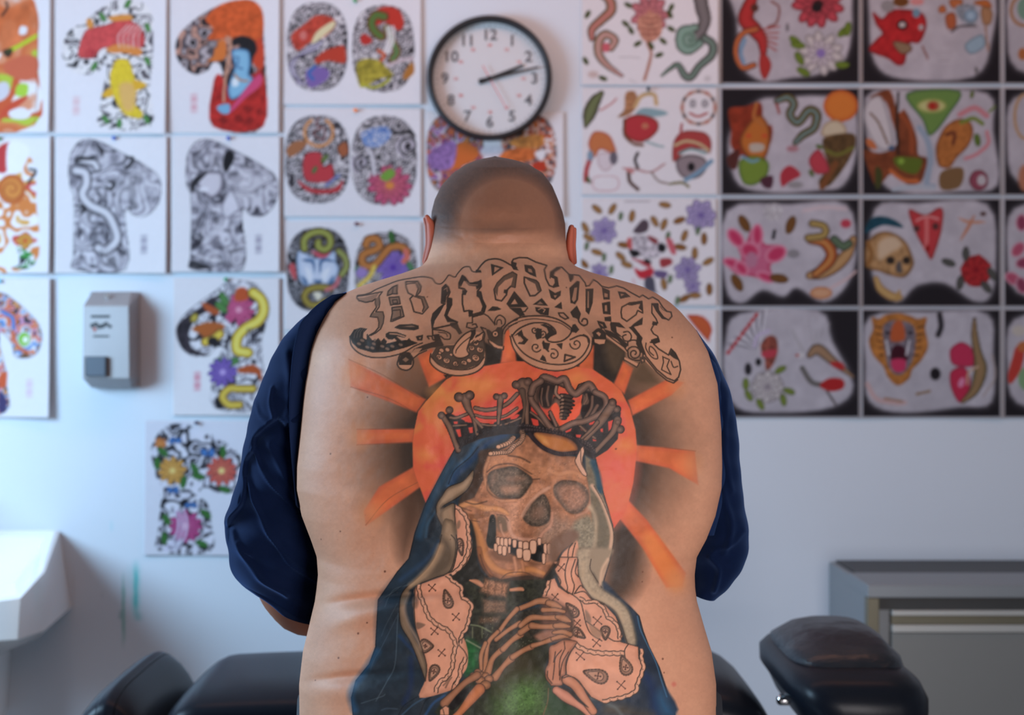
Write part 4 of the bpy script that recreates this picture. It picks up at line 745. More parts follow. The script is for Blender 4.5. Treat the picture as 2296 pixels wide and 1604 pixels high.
    c.ell(57, 761, 15, 17, (150, 210, 70), ec=(60, 150, 60), ew=5, out=(230, 230, 236), ow=3); c.ell(60, 762, 6, 7, (246, 246, 240)); c.line(P('W2', "10,720 80,740 130,800 100,900 150,1000 220,1040"), 8, (226, 104, 60)); c.line(P('W2', "20,730 100,780 110,860"), 8, (70, 130, 210))
    blob('W2', "0,1210 60,1180 50,1290 0,1300", (226, 90, 50)); blob('W2', "0,1330 60,1390 50,1480 0,1480", (70, 60, 110)); stamp(70, 850, (222, 120, 170), .35)
    sheet(388, 624, 628, 932)
    q = P('W2', "1640,560 1720,500 1820,500 1920,530 1990,620 2020,720 1990,850 1960,960 1970,1100 1980,1450 1610,1450 1610,1160 1650,1060 1680,1000 1620,1000 1560,1060 1450,1065 1370,1010 1330,920 1340,820 1420,720")
    c.pattern(q, [(232, 228, 236), (50, 46, 54), (236, 232, 240), (150, 146, 156), (226, 222, 232)], 22, 223, 2.0, out=(90, 84, 92), ow=1)
    blob('W2', "1340,820 1500,700 1600,620 1640,700 1500,760 1420,880 1440,1000 1560,1060 1400,1040 1330,930", (56, 48, 56), nz=(10, 224, .4)); c.flower(536, 695, 36, (226, 84, 140), (236, 150, 180), 12, 3, seed=4); blob('W2', "1780,560 1850,560 1860,640 1760,650", (206, 84, 40)); blob('W2', "1520,660 1640,720 1620,760 1540,720", (190, 84, 40))
    snake('W2', "1900,590 1960,640 1980,720 1940,800 1840,860 1780,930 1780,1020 1860,1040", 12, (240, 216, 70), (206, 160, 50), (250, 236, 120)); blob('W2', "1440,860 1560,810 1680,830 1660,880 1560,940 1500,900", (190, 96, 40)); snake('W2', "1540,960 1600,940 1650,900", 10, (240, 210, 70), (190, 130, 40)); c.ell(478, 850 - 84, 12, 11, (40, 36, 42)); c.ell(436, 713, 9, 12, (220, 196, 70), 30, ec=(120, 100, 40))
    for x, y, a in [(1680, 640, 60), (1660, 700, 40), (1660, 1110, 10), (1740, 1110, 160)]: leaf('W2', x, y, 60, a, (84, 140, 70))
    c.flower(500, 835, 33, (130, 96, 200), (190, 160, 226), 11, 3, seed=6); blob('W2', "1790,1160 1900,1130 1960,1180 1960,1260 1920,1200 1800,1190", (196, 84, 36)); snake('W2', "1900,1310 1800,1310 1720,1310 1670,1370 1720,1430 1800,1430", 9, (232, 200, 70), (170, 120, 40)); blob('W2', "1620,1370 1680,1450 1620,1450", K)
    for k in range(4): c.line(P('W2', f"{1860+25*k},860 {1860+25*k},980"), 3, (80, 76, 90))
    stamp(443, 835, (222, 60, 90), .55)
    # single sheet below
    sheet(324, 944, 640, 1246, (226, 226, 240))
    q = P('W3', "880,70 960,45 1060,80 1150,120 1230,170 1290,240 1290,360 1240,430 1180,430 1130,400 1080,390 1070,440 1110,480 1130,580 1125,730 855,730 850,600 860,420 820,280 810,180 840,110")
    c.pattern(q, [(222, 220, 238), (34, 34, 40), (226, 224, 240), (230, 228, 244), (60, 58, 66)], 26, 231, 1.9)
    c.flower(387, 1056, 32, (236, 164, 70), (244, 210, 120), 10, seed=7); c.flower(497, 1056, 34, (236, 96, 84), (250, 220, 130), 11, seed=8); c.flower(417, 1180, 37, (206, 70, 140), (236, 160, 190), 12, seed=9); c.flower(360, 995, 14, (230, 130, 60), (240, 160, 80), 7, 2, seed=10)
    for k in range(3): c.line(P('W3', f"{930+25*k},510 {955+22*k},570 {940+25*k},650 {890+30*k},720"), 5, (214, 206, 236), al=.9)
    for x, y, a, s in [(935, 145, -30, 13), (1110, 210, 70, 16), (925, 410, 60, 13), (1020, 490, 10, 13)]:
        for d in (-1, 1): c.ell(x / 2.38 + d * s * .5, 930 + y / 2.38 - s * .2, s * .7, s * .5, (70, 130, 206), a + d * 25, ec=(24, 40, 90), ew=4)
    for x, y, a in [(870, 200, 40), (840, 260, 90), (1040, 290, 60), (980, 360, 100), (1190, 200, 90), (1200, 400, 20), (890, 560, 60), (1100, 530, 40), (880, 660, 90), (1080, 690, 20), (1060, 330, 10)]: leaf('W3', x, y, 36, a, (60, 120, 50))
    # ---- ovals block
    sheet(636, -40, 945, 236); sheet(638, 244, 945, 487); sheet(638, 498, 945, 742); sheet(955, 252, 1264, 487); sheet(955, 498, 1264, 742)
    def oval(x, y, rx, ry, pal, sd, e=2.6):
        t = np.linspace(0, 2 * np.pi, 28, endpoint=False); q = np.column_stack([x + rx * np.sign(np.cos(t)) * np.abs(np.cos(t)) ** (2 / e), y + ry * np.sign(np.sin(t)) * np.abs(np.sin(t)) ** (2 / e)])
        c.pattern(q, pal, 17, sd, 2.2, sm=False, out=(70, 66, 72), ow=1)
    NB = [(40, 38, 42), (222, 214, 218), (100, 94, 102), (228, 220, 224), (60, 56, 62), (214, 206, 212)]
    oval(712, 105, 68, 99, NB, 241); oval(860, 110, 69, 97, NB, 242); oval(712, 358, 72, 98, NB, 243); oval(862, 360, 73, 99, NB, 244); oval(713, 605, 70, 94, [(60, 58, 62), (176, 172, 180), (40, 38, 42), (130, 128, 136)], 245); oval(866, 612, 70, 90, NB, 246)
    RE = (208, 56, 50)
    blob('W4', "110,240 200,170 280,110 380,120 420,180 340,260 240,300 150,360 110,300", (206, 70, 52), nz=(8, 251, .25)); blob('W4', "250,290 290,220 400,150 410,190 330,260 260,310", (232, 220, 170)); c.ell(620 + 190 / 3.1456, 80, 10, 12, (222, 120, 110), out=RE, ow=3)
    blob('W4', "270,420 340,360 430,330 480,330 490,440 420,440 360,430 290,450", (206, 64, 44)); blob('W4', "210,500 300,470 370,500 360,560 260,620 220,600", (130, 100, 176)); c.line(P('W4', "270,470 230,520 260,560"), 7, (60, 110, 190))
    for k in range(5): c.line(P('W4', f"{330-10*k},{290+14*k} {220-25*k},{340+20*k} {130-6*k},{440+20*k} {150+18*k},{600}"), 4, (210, 204, 222) if k % 2 else (120, 110, 140))
    blob('W4', "680,100 760,50 860,70 900,160 870,220 800,180 760,160 700,180", (212, 56, 42)); snake('W4', "760,120 700,110 670,170 700,230 740,260", 10, (84, 130, 60), (170, 70, 40)); snake('W4', "780,200 820,300 850,370 820,420", 9, (90, 140, 80), (190, 80, 50))
    for k in range(3): c.line(P('W4', f"{780+22*k},190 {790+20*k},280 {750+20*k},380"), 5, (232, 226, 228)); 
    blob('W4', "590,280 620,240 680,290 620,320", (206, 50, 44)); blob('W4', "570,440 700,420 800,500 820,540 720,560 620,620 580,590", (176, 160, 50), nz=(7, 252, .35)); c.line(P('W4', "600,600 680,620 750,600 800,560"), 6, (190, 190, 50)); c.line(P('W4', "780,470 880,430 960,420"), 7, (212, 190, 196)); blob('W4', "900,520 960,440 970,520 900,570", (190, 120, 50)); c.line(P('W4', "720,360 760,390 740,430"), 8, (216, 90, 50))
    for x in (200, 240): pass
    c.ring(620 + 300 / 3.1456, 935 / 3.1456, 32, 31, 7, (224, 150, 90), -60, 240); c.line(P('W4', "300,830 280,880 320,900 260,940 330,990 340,900"), 4, (110, 50, 50)); blob('W4', "200,1100 310,1080 330,1180 390,1160 400,1260 300,1290 200,1260", (208, 60, 68), out=(120, 30, 40), ow=1.6); blob('W4', "150,1270 250,1330 400,1330 470,1270 440,1350 300,1370 200,1340", (202, 56, 62)); c.line(P('W4', "350,1310 440,1240"), 8, (120, 130, 180)); leaf('W4', 340, 1120, 40, -50, (110, 130, 70)); leaf('W4', 270, 1200, 30, -60, (100, 140, 80))
    blob('W4', "70,1060 130,1000 220,1000 180,1060 100,1110", (176, 110, 70)); blob('W4', "430,1040 490,1000 510,1080 460,1110", (176, 96, 60), out=K)
    c.flower(620 + 800 / 3.1456, 1310 / 3.1456, 50, (222, 90, 130), (232, 140, 60), 13, 3, seed=12, ar=.85); blob('W4', "730,1250 800,1190 840,1230 780,1280", (120, 170, 60)); c.pattern(P('W4', "600,940 760,890 810,950 740,1030 640,1040"), [(110, 150, 220), (228, 228, 238), (70, 110, 190)], 10, 253, al=.9)
    for x, y, r in [(920, 1030, 24), (590, 1150, 20)]: c.spiral(620 + x / 3.1456, y / 3.1456, r, 7, (196, 186, 200), 1.5, 90); c.spiral(620 + x / 3.1456 + 5, y / 3.1456, r, 4, K, 1.5, 100)
    c.line(P('W4', "870,950 940,930 980,970"), 9, K, taper=True); c.tube(P('W4', "640,1050 680,1120 690,1230"), 5, (232, 228, 234), (120, 110, 124))
    # blue mask with the snake
    blob('M', "270,500 340,480 460,560 620,560 750,480 760,600 800,700 770,820 700,900 540,920 380,920 300,850 270,700", (206, 216, 238), ec=(150, 176, 214), ew=8)
    for p in ["330,590 400,600 470,620 490,760", "760,620 640,590 570,620 560,760", "320,790 380,880 370,900", "740,790 690,880 680,910", "470,850 540,870 600,850"]: c.line(P('M', p), 8, (74, 110, 156), taper=True)
    blob('M', "370,680 440,730 460,820 420,880", (232, 236, 246)); blob('M', "690,690 600,740 580,820 620,880", (232, 236, 246)); blob('M', "440,470 540,560 650,550 720,440 620,500 520,490", (214, 80, 96))
    snake('M', "360,450 360,330 450,250 580,230 680,290 690,400 620,460 540,420 540,360", 9, (156, 164, 64), (96, 70, 40), (176, 180, 90)); snake('M', "800,480 880,560 900,680 840,780", 8, (160, 170, 90), (100, 70, 40)); snake('M', "700,960 560,940 420,970 360,1060 420,1160 540,1170 620,1120", 8, (170, 150, 60), (120, 90, 40)); blob('M', "160,660 230,640 260,800 240,850 180,760", (214, 84, 90)); c.line(P('M', "640,980 760,920 800,820"), 8, (216, 110, 120)); blob('M', "470,1010 580,1020 540,1120", (236, 226, 200))
    c.flower(620 + 1500 / 5.729, 480 + 690 / 5.729, 38, (150, 116, 214), (96, 60, 170), 14, 3, seed=15); snake('M', "1150,400 1180,330 1280,320 1330,410 1250,470 1120,520 1100,620 1180,680 1280,640 1380,520 1470,430 1600,420 1680,480", 9, (206, 126, 60), (150, 90, 40)); c.line(P('M', "1660,480 1680,560 1640,610"), 13, (226, 112, 96)); leaf('M', 1480, 300, 90, 80, (60, 110, 50)); leaf('M', 1040, 740, 70, 80, (60, 130, 60)); leaf('M', 1720, 680, 80, 60, (84, 140, 90)); c.line(P('M', "1260,680 1200,800 1060,930"), 10, (236, 200, 80)); c.ell(811, 612, 14, 12, (160, 130, 200), soft=4)
    # sheet under the clock
    oval(1020, 345, 64, 92, [(226, 110, 50), (150, 100, 170), (220, 206, 216), (60, 52, 60), (230, 140, 70), (110, 60, 130)], 261); oval(1185, 345, 62, 88, [(70, 66, 72), (222, 120, 60), (230, 224, 230), (206, 84, 40), (120, 116, 126)], 262)
    blob('W4', "1250,1100 1290,1010 1380,1020 1430,1100 1300,1180 1230,1200", (228, 112, 46)); blob('W4', "1080,1080 1200,1000 1270,1020 1240,1180 1120,1200 1070,1150", (150, 110, 180), nz=(6, 263, .35)); blob('W4', "1560,1100 1700,1040 1820,1060 1800,1130 1640,1150", (222, 110, 50), nz=(8, 264, .3)); blob('W4', "1800,1160 1880,1140 1900,1200 1830,1210", (206, 60, 36)); blob('W4', "1640,1000 1760,960 1880,960 1860,1040 1700,1040", (206, 130, 60), nz=(8, 265, .3)); blob('W4', "1820,1080 1900,1060 1870,1140", PAPER); blob('W4', "1460,1040 1600,1040 1560,1110 1450,1100", (220, 214, 226), nz=(6, 266, .1))
    oval(1042, 612, 56, 84, NB, 267); oval(1185, 612, 56, 84, NB, 268); c.flower(1042, 600, 34, (206, 84, 110), (230, 160, 80), 9, 3, seed=50); c.flower(1185, 640, 36, (120, 110, 190), (90, 60, 150), 9, 3, seed=51)
    # ---- white sheets right of the clock
    G = (214, 206, 212)
    sheet(1303, -40, 1610, 192); sheet(1303, 196, 1608, 438); sheet(1303, 446, 1606, 686); sheet(1303, 694, 1606, 936)
    snake('W5', "230,-60 290,0 300,80 230,150 160,220 155,290", [12, 11, 11, 10, 9, 6], (196, 140, 116), (110, 80, 50), (216, 120, 120)); snake('W5', "300,360 330,300 260,260 210,310 210,410 270,490 380,570", [8, 8, 9, 10, 9, 7, 3], (200, 160, 140), (110, 84, 50), (222, 160, 160)); c.ell(1280 + 262 / 3.341, 107, 9, 11, (222, 96, 110), soft=3)
    c.flower(1280 + 590 / 3.341, 32, 44, (212, 120, 130), (206, 130, 110), 9, 3, seed=20); blob('W5', "520,120 660,110 680,240 620,310 540,300 500,200", (208, 140, 116), nz=(4, 271, .2)); c.line(P('W5', "570,320 600,400 580,500 550,600"), 7, (190, 130, 110)); 
    for y in (130, 165, 215, 250): c.line(P('W5', f"530,{y} 590,{y+12} 660,{y}"), 2.4, (140, 70, 60))
    for x, y, a in [(430, 40, 30), (410, 180, 40), (450, 230, 60), (750, 60, 120), (750, 220, 30), (690, 310, 40), (500, 330, 150), (600, 345, 60), (660, 415, 160), (740, 110, 60), (125, 110, 120), (240, 590, 20), (110, 460, 60)]: leaf('W5', x, y, 34, a, (74, 88, 36))
    snake('W5', "960,-60 980,60 1000,160 960,260 900,300", [15, 15, 13, 11, 9], (130, 122, 124), (84, 80, 80)); snake('W5', "960,330 880,380 820,340 830,240 930,210", [9, 10, 10, 10, 8], (140, 176, 160), (84, 112, 98)); snake('W5', "1000,290 1060,340 1050,420 960,500 900,580 850,570 800,490 740,520 680,570", [9, 9, 9, 8, 8, 8, 6, 4, 2], (120, 130, 124), (76, 84, 78), (110, 150, 130)); c.ell(1280 + 880 / 3.341, 88, 17, 20, (130, 170, 150), soft=4, al=.8); c.spiral(1280 + 890 / 3.341, 88, 20, 4, (90, 124, 108))
    c.ell(1330, 168, 12, 8, (214, 190, 186), soft=4); c.line(P('W5', "360,430 520,435"), 2, (150, 146, 150), al=.5); c.line(P('W5', "440,600 490,620"), 2, (150, 146, 150), al=.5); c.ell(1585, 178, 8, 7, (190, 184, 190), al=.6, soft=3)
    snake('W5', "230,700 180,760 140,850 110,950", [5, 12, 14, 3], (120, 130, 84), (70, 64, 50)); c.line(P('W5', "220,830 300,780 340,740"), 4, (206, 130, 130)); blob('W5', "410,700 480,690 500,780 440,860 350,880 400,820", (176, 120, 80), nz=(6, 272, .3)); c.line(P('W5', "480,800 530,720 620,710 640,780"), 9, (214, 176, 120)); blob('W5', "480,870 540,810 690,830 720,860 600,880", (140, 176, 186)); blob('W5', "410,890 520,860 640,900 650,980 560,1060 470,1060 400,1000", (200, 54, 62), ec=(140, 50, 40), ew=7); c.ell(1280 + 555 / 3.341, 283, 8, 7, (206, 120, 90)); c.line(P('W5', "400,900 400,1010 470,1080 540,1090"), 6, (120, 74, 50)); c.line(P('W5', "560,1060 640,1090 690,1100"), 5, (150, 180, 186))
    c.ring(1566, 242, 37, 37, 7, (190, 150, 136)); 
    for k in range(12): c.ell(1566 + 37 * np.cos(k * .524), 242 + 37 * np.sin(k * .524), 4, 4, (60, 64, 72) if k % 2 else (200, 110, 90), soft=2)
    c.line(P('W5', "890,850 950,875 1020,850"), 5, (190, 84, 80)); c.ell(1553, 233, 7, 9, (180, 176, 182), out=(120, 116, 122)); c.ell(1580, 233, 7, 9, (180, 176, 182), out=(120, 116, 122))
    blob('W5', "130,1070 170,990 240,990 300,1030 340,1140 300,1150 220,1120 180,1180 150,1150", (214, 122, 70), ec=(190, 90, 70), ew=6); blob('W5', "210,1150 300,1150 330,1190 290,1270 240,1280 200,1220", (226, 214, 222), ec=(190, 150, 160), ew=4); c.ell(1280 + 320 / 3.341, 355, 9, 15, (110, 104, 116), soft=3); c.line(P('W5', "150,1180 120,1260 110,1350"), 11, (196, 80, 84)); leaf('W5', 130, 1350, 30, 60, (90, 110, 60)); c.ell(1280 + 145 / 3.341, 350, 7, 12, (130, 160, 186), soft=3); c.line(P('W5', "180,1330 340,1330 340,1420 180,1420"), 2.6, (206, 140, 150), True, al=.7)
    for p, w, cl in [("390,1260 480,1270 600,1290 700,1230", 4, (190, 130, 130)), ("500,1150 480,1200 500,1260", 7, (70, 60, 60)), ("430,1290 440,1360 500,1420", 8, (90, 60, 50)), ("600,1290 660,1360 760,1380", 4, (140, 120, 110)), ("420,1270 460,1290", 8, (216, 140, 140))]: c.line(P('W5', p), w, cl)
    blob('W5', "770,1060 830,990 920,980 1010,1000 1050,1060 1040,1150 980,1120 860,1130 800,1200 760,1200", (186, 66, 64), ec=(140, 60, 54), ew=6); c.line(P('W5', "780,1090 860,1060 960,1080 1030,1130"), 6, (206, 190, 140)); c.line(P('W5', "810,1150 900,1120 1010,1150"), 6, (120, 160, 160)); blob('W5', "790,1200 880,1160 990,1180 1020,1250 960,1330 860,1340 800,1290", (150, 134, 140), ec=(80, 70, 74), ew=6); c.line(P('W5', "860,1350 960,1290 1050,1210"), 10, (120, 160, 190)); c.ell(1280 + 900 / 3.341, 375, 8, 10, K, soft=2); c.line(P('W5', "740,1380 830,1370 880,1400"), 6, (130, 124, 80)); c.line(P('W5', "830,930 820,1000 800,1060"), 5, (180, 60, 60))
    # lilac roses and brown leaves
    for x, y, r, sd in [(280, 380, 110, 30), (1220, 230, 130, 31), (1090, 760, 110, 32), (1140, 920, 70, 33), (230, 790, 80, 34)]:
        c.flower(1290 + x / 4.336, 430 + y / 4.336, r / 4.336 * 1.2, (176, 160, 212), (120, 100, 170), 7, 4, seed=sd)
    for x, y, a in [(210, 170, 40), (360, 170, 120), (550, 240, 100), (870, 130, 10), (95, 350, 60), (130, 450, 30), (770, 290, 60), (860, 320, 110), (1010, 280, 160), (1060, 430, 110), (1020, 540, 10), (210, 590, 20), (440, 630, 40), (500, 710, 20), (1250, 460, 90), (1290, 680, 150), (860, 900, 80), (1160, 1010, 0), (1060, 1040, 150), (1300, 950, 90), (80, 700, 40), (470, 520, 10), (1160, 600, 90)]:
        leaf('N', x, y, 62, a, (168, 118, 64) if (x + y) % 3 else (150, 96, 44))
    for x, y in [(280, 640), (440, 240), (110, 530), (1190, 380), (920, 850), (990, 1060), (350, 760), (900, 430)]: leaf('N', x, y, 45, 100, (110, 136, 96))
    blob('N', "600,330 660,270 710,300 700,380 620,410 560,390", (90, 74, 84)); blob('N', "500,470 540,450 560,540 520,560", (214, 84, 84)); blob('N', "570,430 700,440 800,470 850,560 800,640 680,640 580,600 550,520", (196, 188, 198), nz=(7, 281, .45)); blob('N', "520,570 600,570 630,610 560,640", K); blob('N', "820,500 880,530 860,590 800,570", K); blob('N', "700,430 790,460 800,510 740,490", (150, 60, 64)); blob('N', "880,460 940,470 980,600 930,600", (216, 96, 110)); blob('N', "540,650 700,680 740,720 700,740 600,680", (196, 70, 80)); blob('N', "820,660 920,650 940,700 840,740", (176, 60, 66)); blob('N', "570,740 640,770 740,740 760,780 720,840 620,840", (214, 44, 60)); blob('N', "770,770 890,780 870,840 780,830", (110, 90, 140)); blob('N', "680,840 760,840 780,960 800,990 680,950", (84, 82, 100)); blob('N', "680,650 740,680 720,700 670,690", K); c.line(P('N', "560,850 590,960"), 5, (226, 160, 170), al=.6)
    c.fill(P('N', "1090,1220 1150,1200 1230,1210 1300,1270 1325,1350 1300,1430 1280,1450"), (216, 96, 50), ec=(206, 70, 50), ew=6); c.line(P('N', "480,95 720,95"), 3, (140, 136, 146), al=.5)
    c.flower(1390, 800, 44, (206, 90, 90), (230, 170, 90), 9, 3, seed=52); c.flower(1475, 865, 36, (150, 130, 190), (100, 80, 150), 9, 3, seed=53)
    # ---- dark sheets with pale grounds
    def dark(x0, y0, x1, y1, cut, sd):
        sheet(x0, y0, x1, y1, (172, 168, 176)); sheet(x0 + 4, y0 + 4, x1 - 4, y1 - 4, (36, 32, 38))
        w, h = x1 - x0, y1 - y0
        for p in cut:
            q = np.array([[x0 + a * w, y0 + b * h] for a, b in p], float); c.fill(q, (188, 183, 194), soft=9, nz=(26, sd, .12)); c.fill(q, (188, 183, 194), soft=30, al=.4)
    FULL = [[(.08, .1), (.5, .04), (.92, .1), (.97, .5), (.9, .88), (.5, .93), (.1, .86), (.03, .5)]]
    cols, rows = [(1614, 1928), (1930, 2244), (2248, 2562)], [(-54, 190), (196, 440), (444, 690), (692, 938)]
    cuts = {(0, 0): [[(.06, -.1), (.85, -.1), (.94, .3), (.9, .75), (.72, .9), (.5, .94), (.3, .97), (.14, .8), (.12, .4)]], (1, 0): [[(.1, .1), (.5, .0), (.93, .1), (.93, .6), (.8, .93), (.3, .95), (.1, .8), (.06, .4)]],
            (0, 1): [[(.1, .35), (.28, .12), (.45, .1), (.7, .08), (.95, .15), (.97, .6), (.88, .9), (.7, .95), (.4, .97), (.14, .9), (.06, .6)]], (1, 1): [[(.03, .1), (.4, .02), (.9, .06), (.94, .4), (.97, .9), (.7, .96), (.3, .97), (.12, .8)]],
            (0, 2): [[(.05, .12), (.5, .06), (.9, .06), (.97, .5), (.9, .8), (.74, .95), (.55, .82), (.45, .9), (.3, .84), (.15, .96), (.04, .8)]], (1, 2): [[(.1, .1), (.4, .05), (.9, .06), (.96, .6), (.92, .9), (.8, .94), (.6, .78), (.4, .8), (.25, .95), (.08, .7)]],
            (0, 3): [[(.14, .05), (.7, .02), (.8, .3), (.95, .7), (.8, .9), (.4, .95), (.12, .9), (.03, .6), (.04, .3)]], (1, 3): [[(.06, .08), (.5, .03), (.9, .05), (.94, .4), (.93, .85), (.7, .9), (.3, .95), (.06, .85), (.03, .5)]]}
    for i, (x0, x1) in enumerate(cols):
        for j, (y0, y1) in enumerate(rows): dark(x0, y0, x1, y1, cuts.get((i, j), FULL), 300 + i * 4 + j)
    # first
    snake('W5', "1370,-40 1330,60 1310,150 1380,230 1430,300 1440,400", [10, 15, 17, 16, 12, 7], (200, 50, 50), (150, 36, 36)); blob('W5', "1420,400 1470,420 1500,500 1450,600 1410,510", (190, 52, 48), ec=(150, 40, 36), ew=5); snake('W5', "1390,220 1290,250 1240,330 1240,430 1290,510 1370,490", 6, (206, 110, 60), (170, 70, 40)); c.line(P('W5', "1300,300 1270,390 1290,470"), 10, (120, 156, 190)); c.line(P('W5', "1500,10 1560,60 1540,170 1480,200"), 5, (140, 84, 80)); 
    for k in range(5): c.line(P('W5', f"1440,{220+25*k} {1560-k*6},{200+45*k}"), 3.4, (176, 60, 56))
    c.ell(1692, 18, 9, 9, (90, 50, 40), soft=3); c.flower(1280 + 1850 / 3.341, 10, 58, (206, 70, 84), (60, 30, 34), 11, 2, seed=40, ar=.85); c.ell(1280 + 1840 / 3.341, 18, 12, 10, (36, 30, 34)); c.flower(1280 + 1870 / 3.341, 120, 50, (206, 198, 200), (140, 116, 190), 10, 2, seed=41)
    for x, y, a in [(1680, 310, 40), (2040, 240, 140), (1740, 540, 30), (2030, 490, 0), (1710, 440, 60), (2070, 220, 100), (1700, 340, 10)]: leaf('W5', x, y, 56, a, (110, 136, 40))
    c.ell(1280 + 1620 / 3.341, 62, 4, 10, (120, 116, 122), soft=2)
    # masks, snake and sun
    blob('W5', "1180,820 1300,800 1420,770 1430,900 1380,960 1500,940 1500,1060 1440,1160 1460,1200 1300,1190 1200,1100 1200,980", (150, 52, 30), nz=(10, 282, .2)); blob('W5', "1280,1000 1400,860 1480,940 1490,1080 1440,1200 1340,1190 1270,1100", (200, 110, 40), ec=(120, 60, 30), ew=8); c.ell(1280 + 1330 / 3.341, 305, 6, 4, (216, 70, 40)); c.ell(1280 + 1450 / 3.341, 305, 6, 4, (216, 70, 40)); blob('W5', "1340,1080 1440,1080 1440,1130 1350,1140", (190, 176, 160)); c.line(P('W5', "1390,780 1370,880 1440,940"), 8, (190, 110, 50)); blob('W5', "1260,1210 1380,1170 1480,1220 1460,1330 1360,1390 1280,1360", (120, 150, 50), ec=(80, 110, 40), ew=7); c.line(P('W5', "1280,1170 1350,1210 1400,1200"), 6, (110, 160, 190)); blob('W5', "1420,1340 1510,1320 1500,1410 1440,1400", (84, 44, 60)); blob('W5', "1170,1180 1260,1120 1240,1260 1190,1260", (90, 44, 40))
    snake('W5', "1540,760 1620,730 1670,780 1640,860 1700,920 1780,830 1840,860 1820,960 1740,1010 1680,1070", [6, 9, 9, 9, 9, 10, 10, 9, 9, 6], (120, 106, 50), (80, 70, 36), (96, 150, 180)); c.line(P('W5', "1540,780 1560,850"), 5, (160, 50, 40))
    c.ell(1280 + 2020 / 3.341, 238, 39, 36, (226, 124, 44), ec=(206, 90, 36), ew=10); blob('W5', "1880,1020 1900,930 1990,900 2060,960 2040,1020", (206, 190, 160), ec=(160, 130, 100), ew=6); blob('W5', "1900,1030 2100,1000 2130,1080 2080,1200 2000,1320 1920,1400 1850,1370 1920,1250 1890,1120", (96, 70, 40), nz=(10, 283, .3)); c.line(P('W5', "1910,1130 2000,1160 2110,1110"), 8, (116, 114, 44)); c.line(P('W5', "1980,1230 1920,1330 1880,1400"), 14, (130, 76, 40)); blob('W5', "1780,1200 1850,1120 1910,1200 1930,1290 1830,1300", (196, 60, 74), ec=(150, 44, 60), ew=6); leaf('W5', 1800, 1300, 30, 60, (90, 120, 40)); leaf('W5', 1860, 1100, 30, 20, (90, 120, 40)); blob('W5', "1570,1300 1640,1240 1720,1310 1640,1360 1580,1400", (186, 50, 64)); c.ell(1280 + 1680 / 3.341, 415, 18, 8, (150, 146, 150), soft=5); c.ell(1280 + 1660 / 3.341, 334, 14, 7, (176, 120, 130), soft=5)
    # red demon and clockwork head
    blob('W7', "190,90 260,140 320,80 420,70 560,100 590,200 540,320 460,330 430,470 370,490 300,440 160,380 220,290 260,250 210,180", (196, 36, 40), ec=(140, 26, 32), ew=8, nz=(12, 284, .15)); c.ell(1900 + 410 / 3.341, 56, 10, 9, (200, 190, 190), out=(60, 20, 24), ow=5); blob('W7', "340,310 460,330 480,380 420,410 370,380", (150, 120, 90), ec=(90, 40, 34), ew=4); c.ell(1900 + 515 / 3.341, 30, 9, 10, (110, 150, 176)); c.ell(1900 + 300 / 3.341, 14, 16, 14, (150, 146, 150), soft=3); c.ell(1900 + 520 / 3.341, 4, 16, 8, (222, 140, 140)); c.ell(1900 + 400 / 3.341, 4, 18, 12, (120, 70, 30), soft=3); c.ell(1900 + 550 / 3.341, 62, 6, 7, (180, 176, 180))
    for p, cl in [("680,60 720,40 740,90 690,100", (206, 110, 60)), ("730,120 800,100 810,200 750,220", (190, 96, 56)), ("760,0 860,0 840,60 780,60", (200, 110, 60)), ("940,20 1040,0 1080,60 1000,50", (206, 110, 50)), ("1000,60 1080,80 1070,180 1010,180", (180, 130, 90)), ("880,330 1000,260 1030,340 960,400 900,400", (150, 180, 200))]: blob('W7', p, cl, ec=np.array(cl) * .7, ew=5)
    blob('W7', "810,50 940,40 980,120 940,190 850,160", (140, 150, 164), nz=(6, 285, .3)); c.ell(1900 + 920 / 3.341, 36, 13, 13, (160, 190, 214), ec=(90, 130, 160), ew=5); c.line(P('W7', "780,240 840,200 960,200"), 5, (90, 84, 90)); c.ell(1900 + 960 / 3.341, 158, 4, 8, (110, 106, 110)); c.line(P('W7', "560,350 600,440"), 4, (140, 80, 70)); c.line(P('W7', "1030,200 1050,380"), 5, (170, 130, 110))
    for k in range(4): c.line(P('W7', f"{650+8*k},{390+22*k} {780-6*k},{392+22*k}"), 1.6, (150, 146, 150), al=.5)
    # shaman and palm
    blob('W7', "170,740 220,700 320,680 380,860 420,820 470,900 520,1040 530,1160 600,1190 580,1290 540,1370 440,1380 330,1300 220,1400 150,1260 120,1120 240,1150 370,1080 330,900 280,760", (130, 64, 36), nz=(14, 286, .25)); blob('W7', "150,760 240,720 290,820 340,1060 280,1130 200,1080 140,960 120,860", (206, 200, 206), ec=(150, 146, 150), ew=6); c.line(P('W7', "170,850 230,920 300,1080"), 4, (110, 80, 50)); blob('W7', "350,1180 480,1180 560,1200 520,1300 430,1290 360,1240", (96, 116, 34)); c.ell(1900 + 400 / 3.341, 362, 7, 7, (140, 180, 60), soft=3); c.line(P('W7', "320,1280 420,1350 520,1360"), 9, (206, 104, 50)); c.line(P('W7', "400,860 470,960 480,1140"), 12, (160, 76, 40)); blob('W7', "140,1040 190,1060 220,1120 150,1100", (206, 110, 60)); c.ell(1900 + 330 / 3.341, 333, 8, 6, (70, 96, 130), soft=2); blob('W7', "210,1250 260,1300 240,1410 205,1400", (70, 74, 34)); c.line(P('W7', "380,700 370,900 380,1150"), 6, (44, 34, 32))
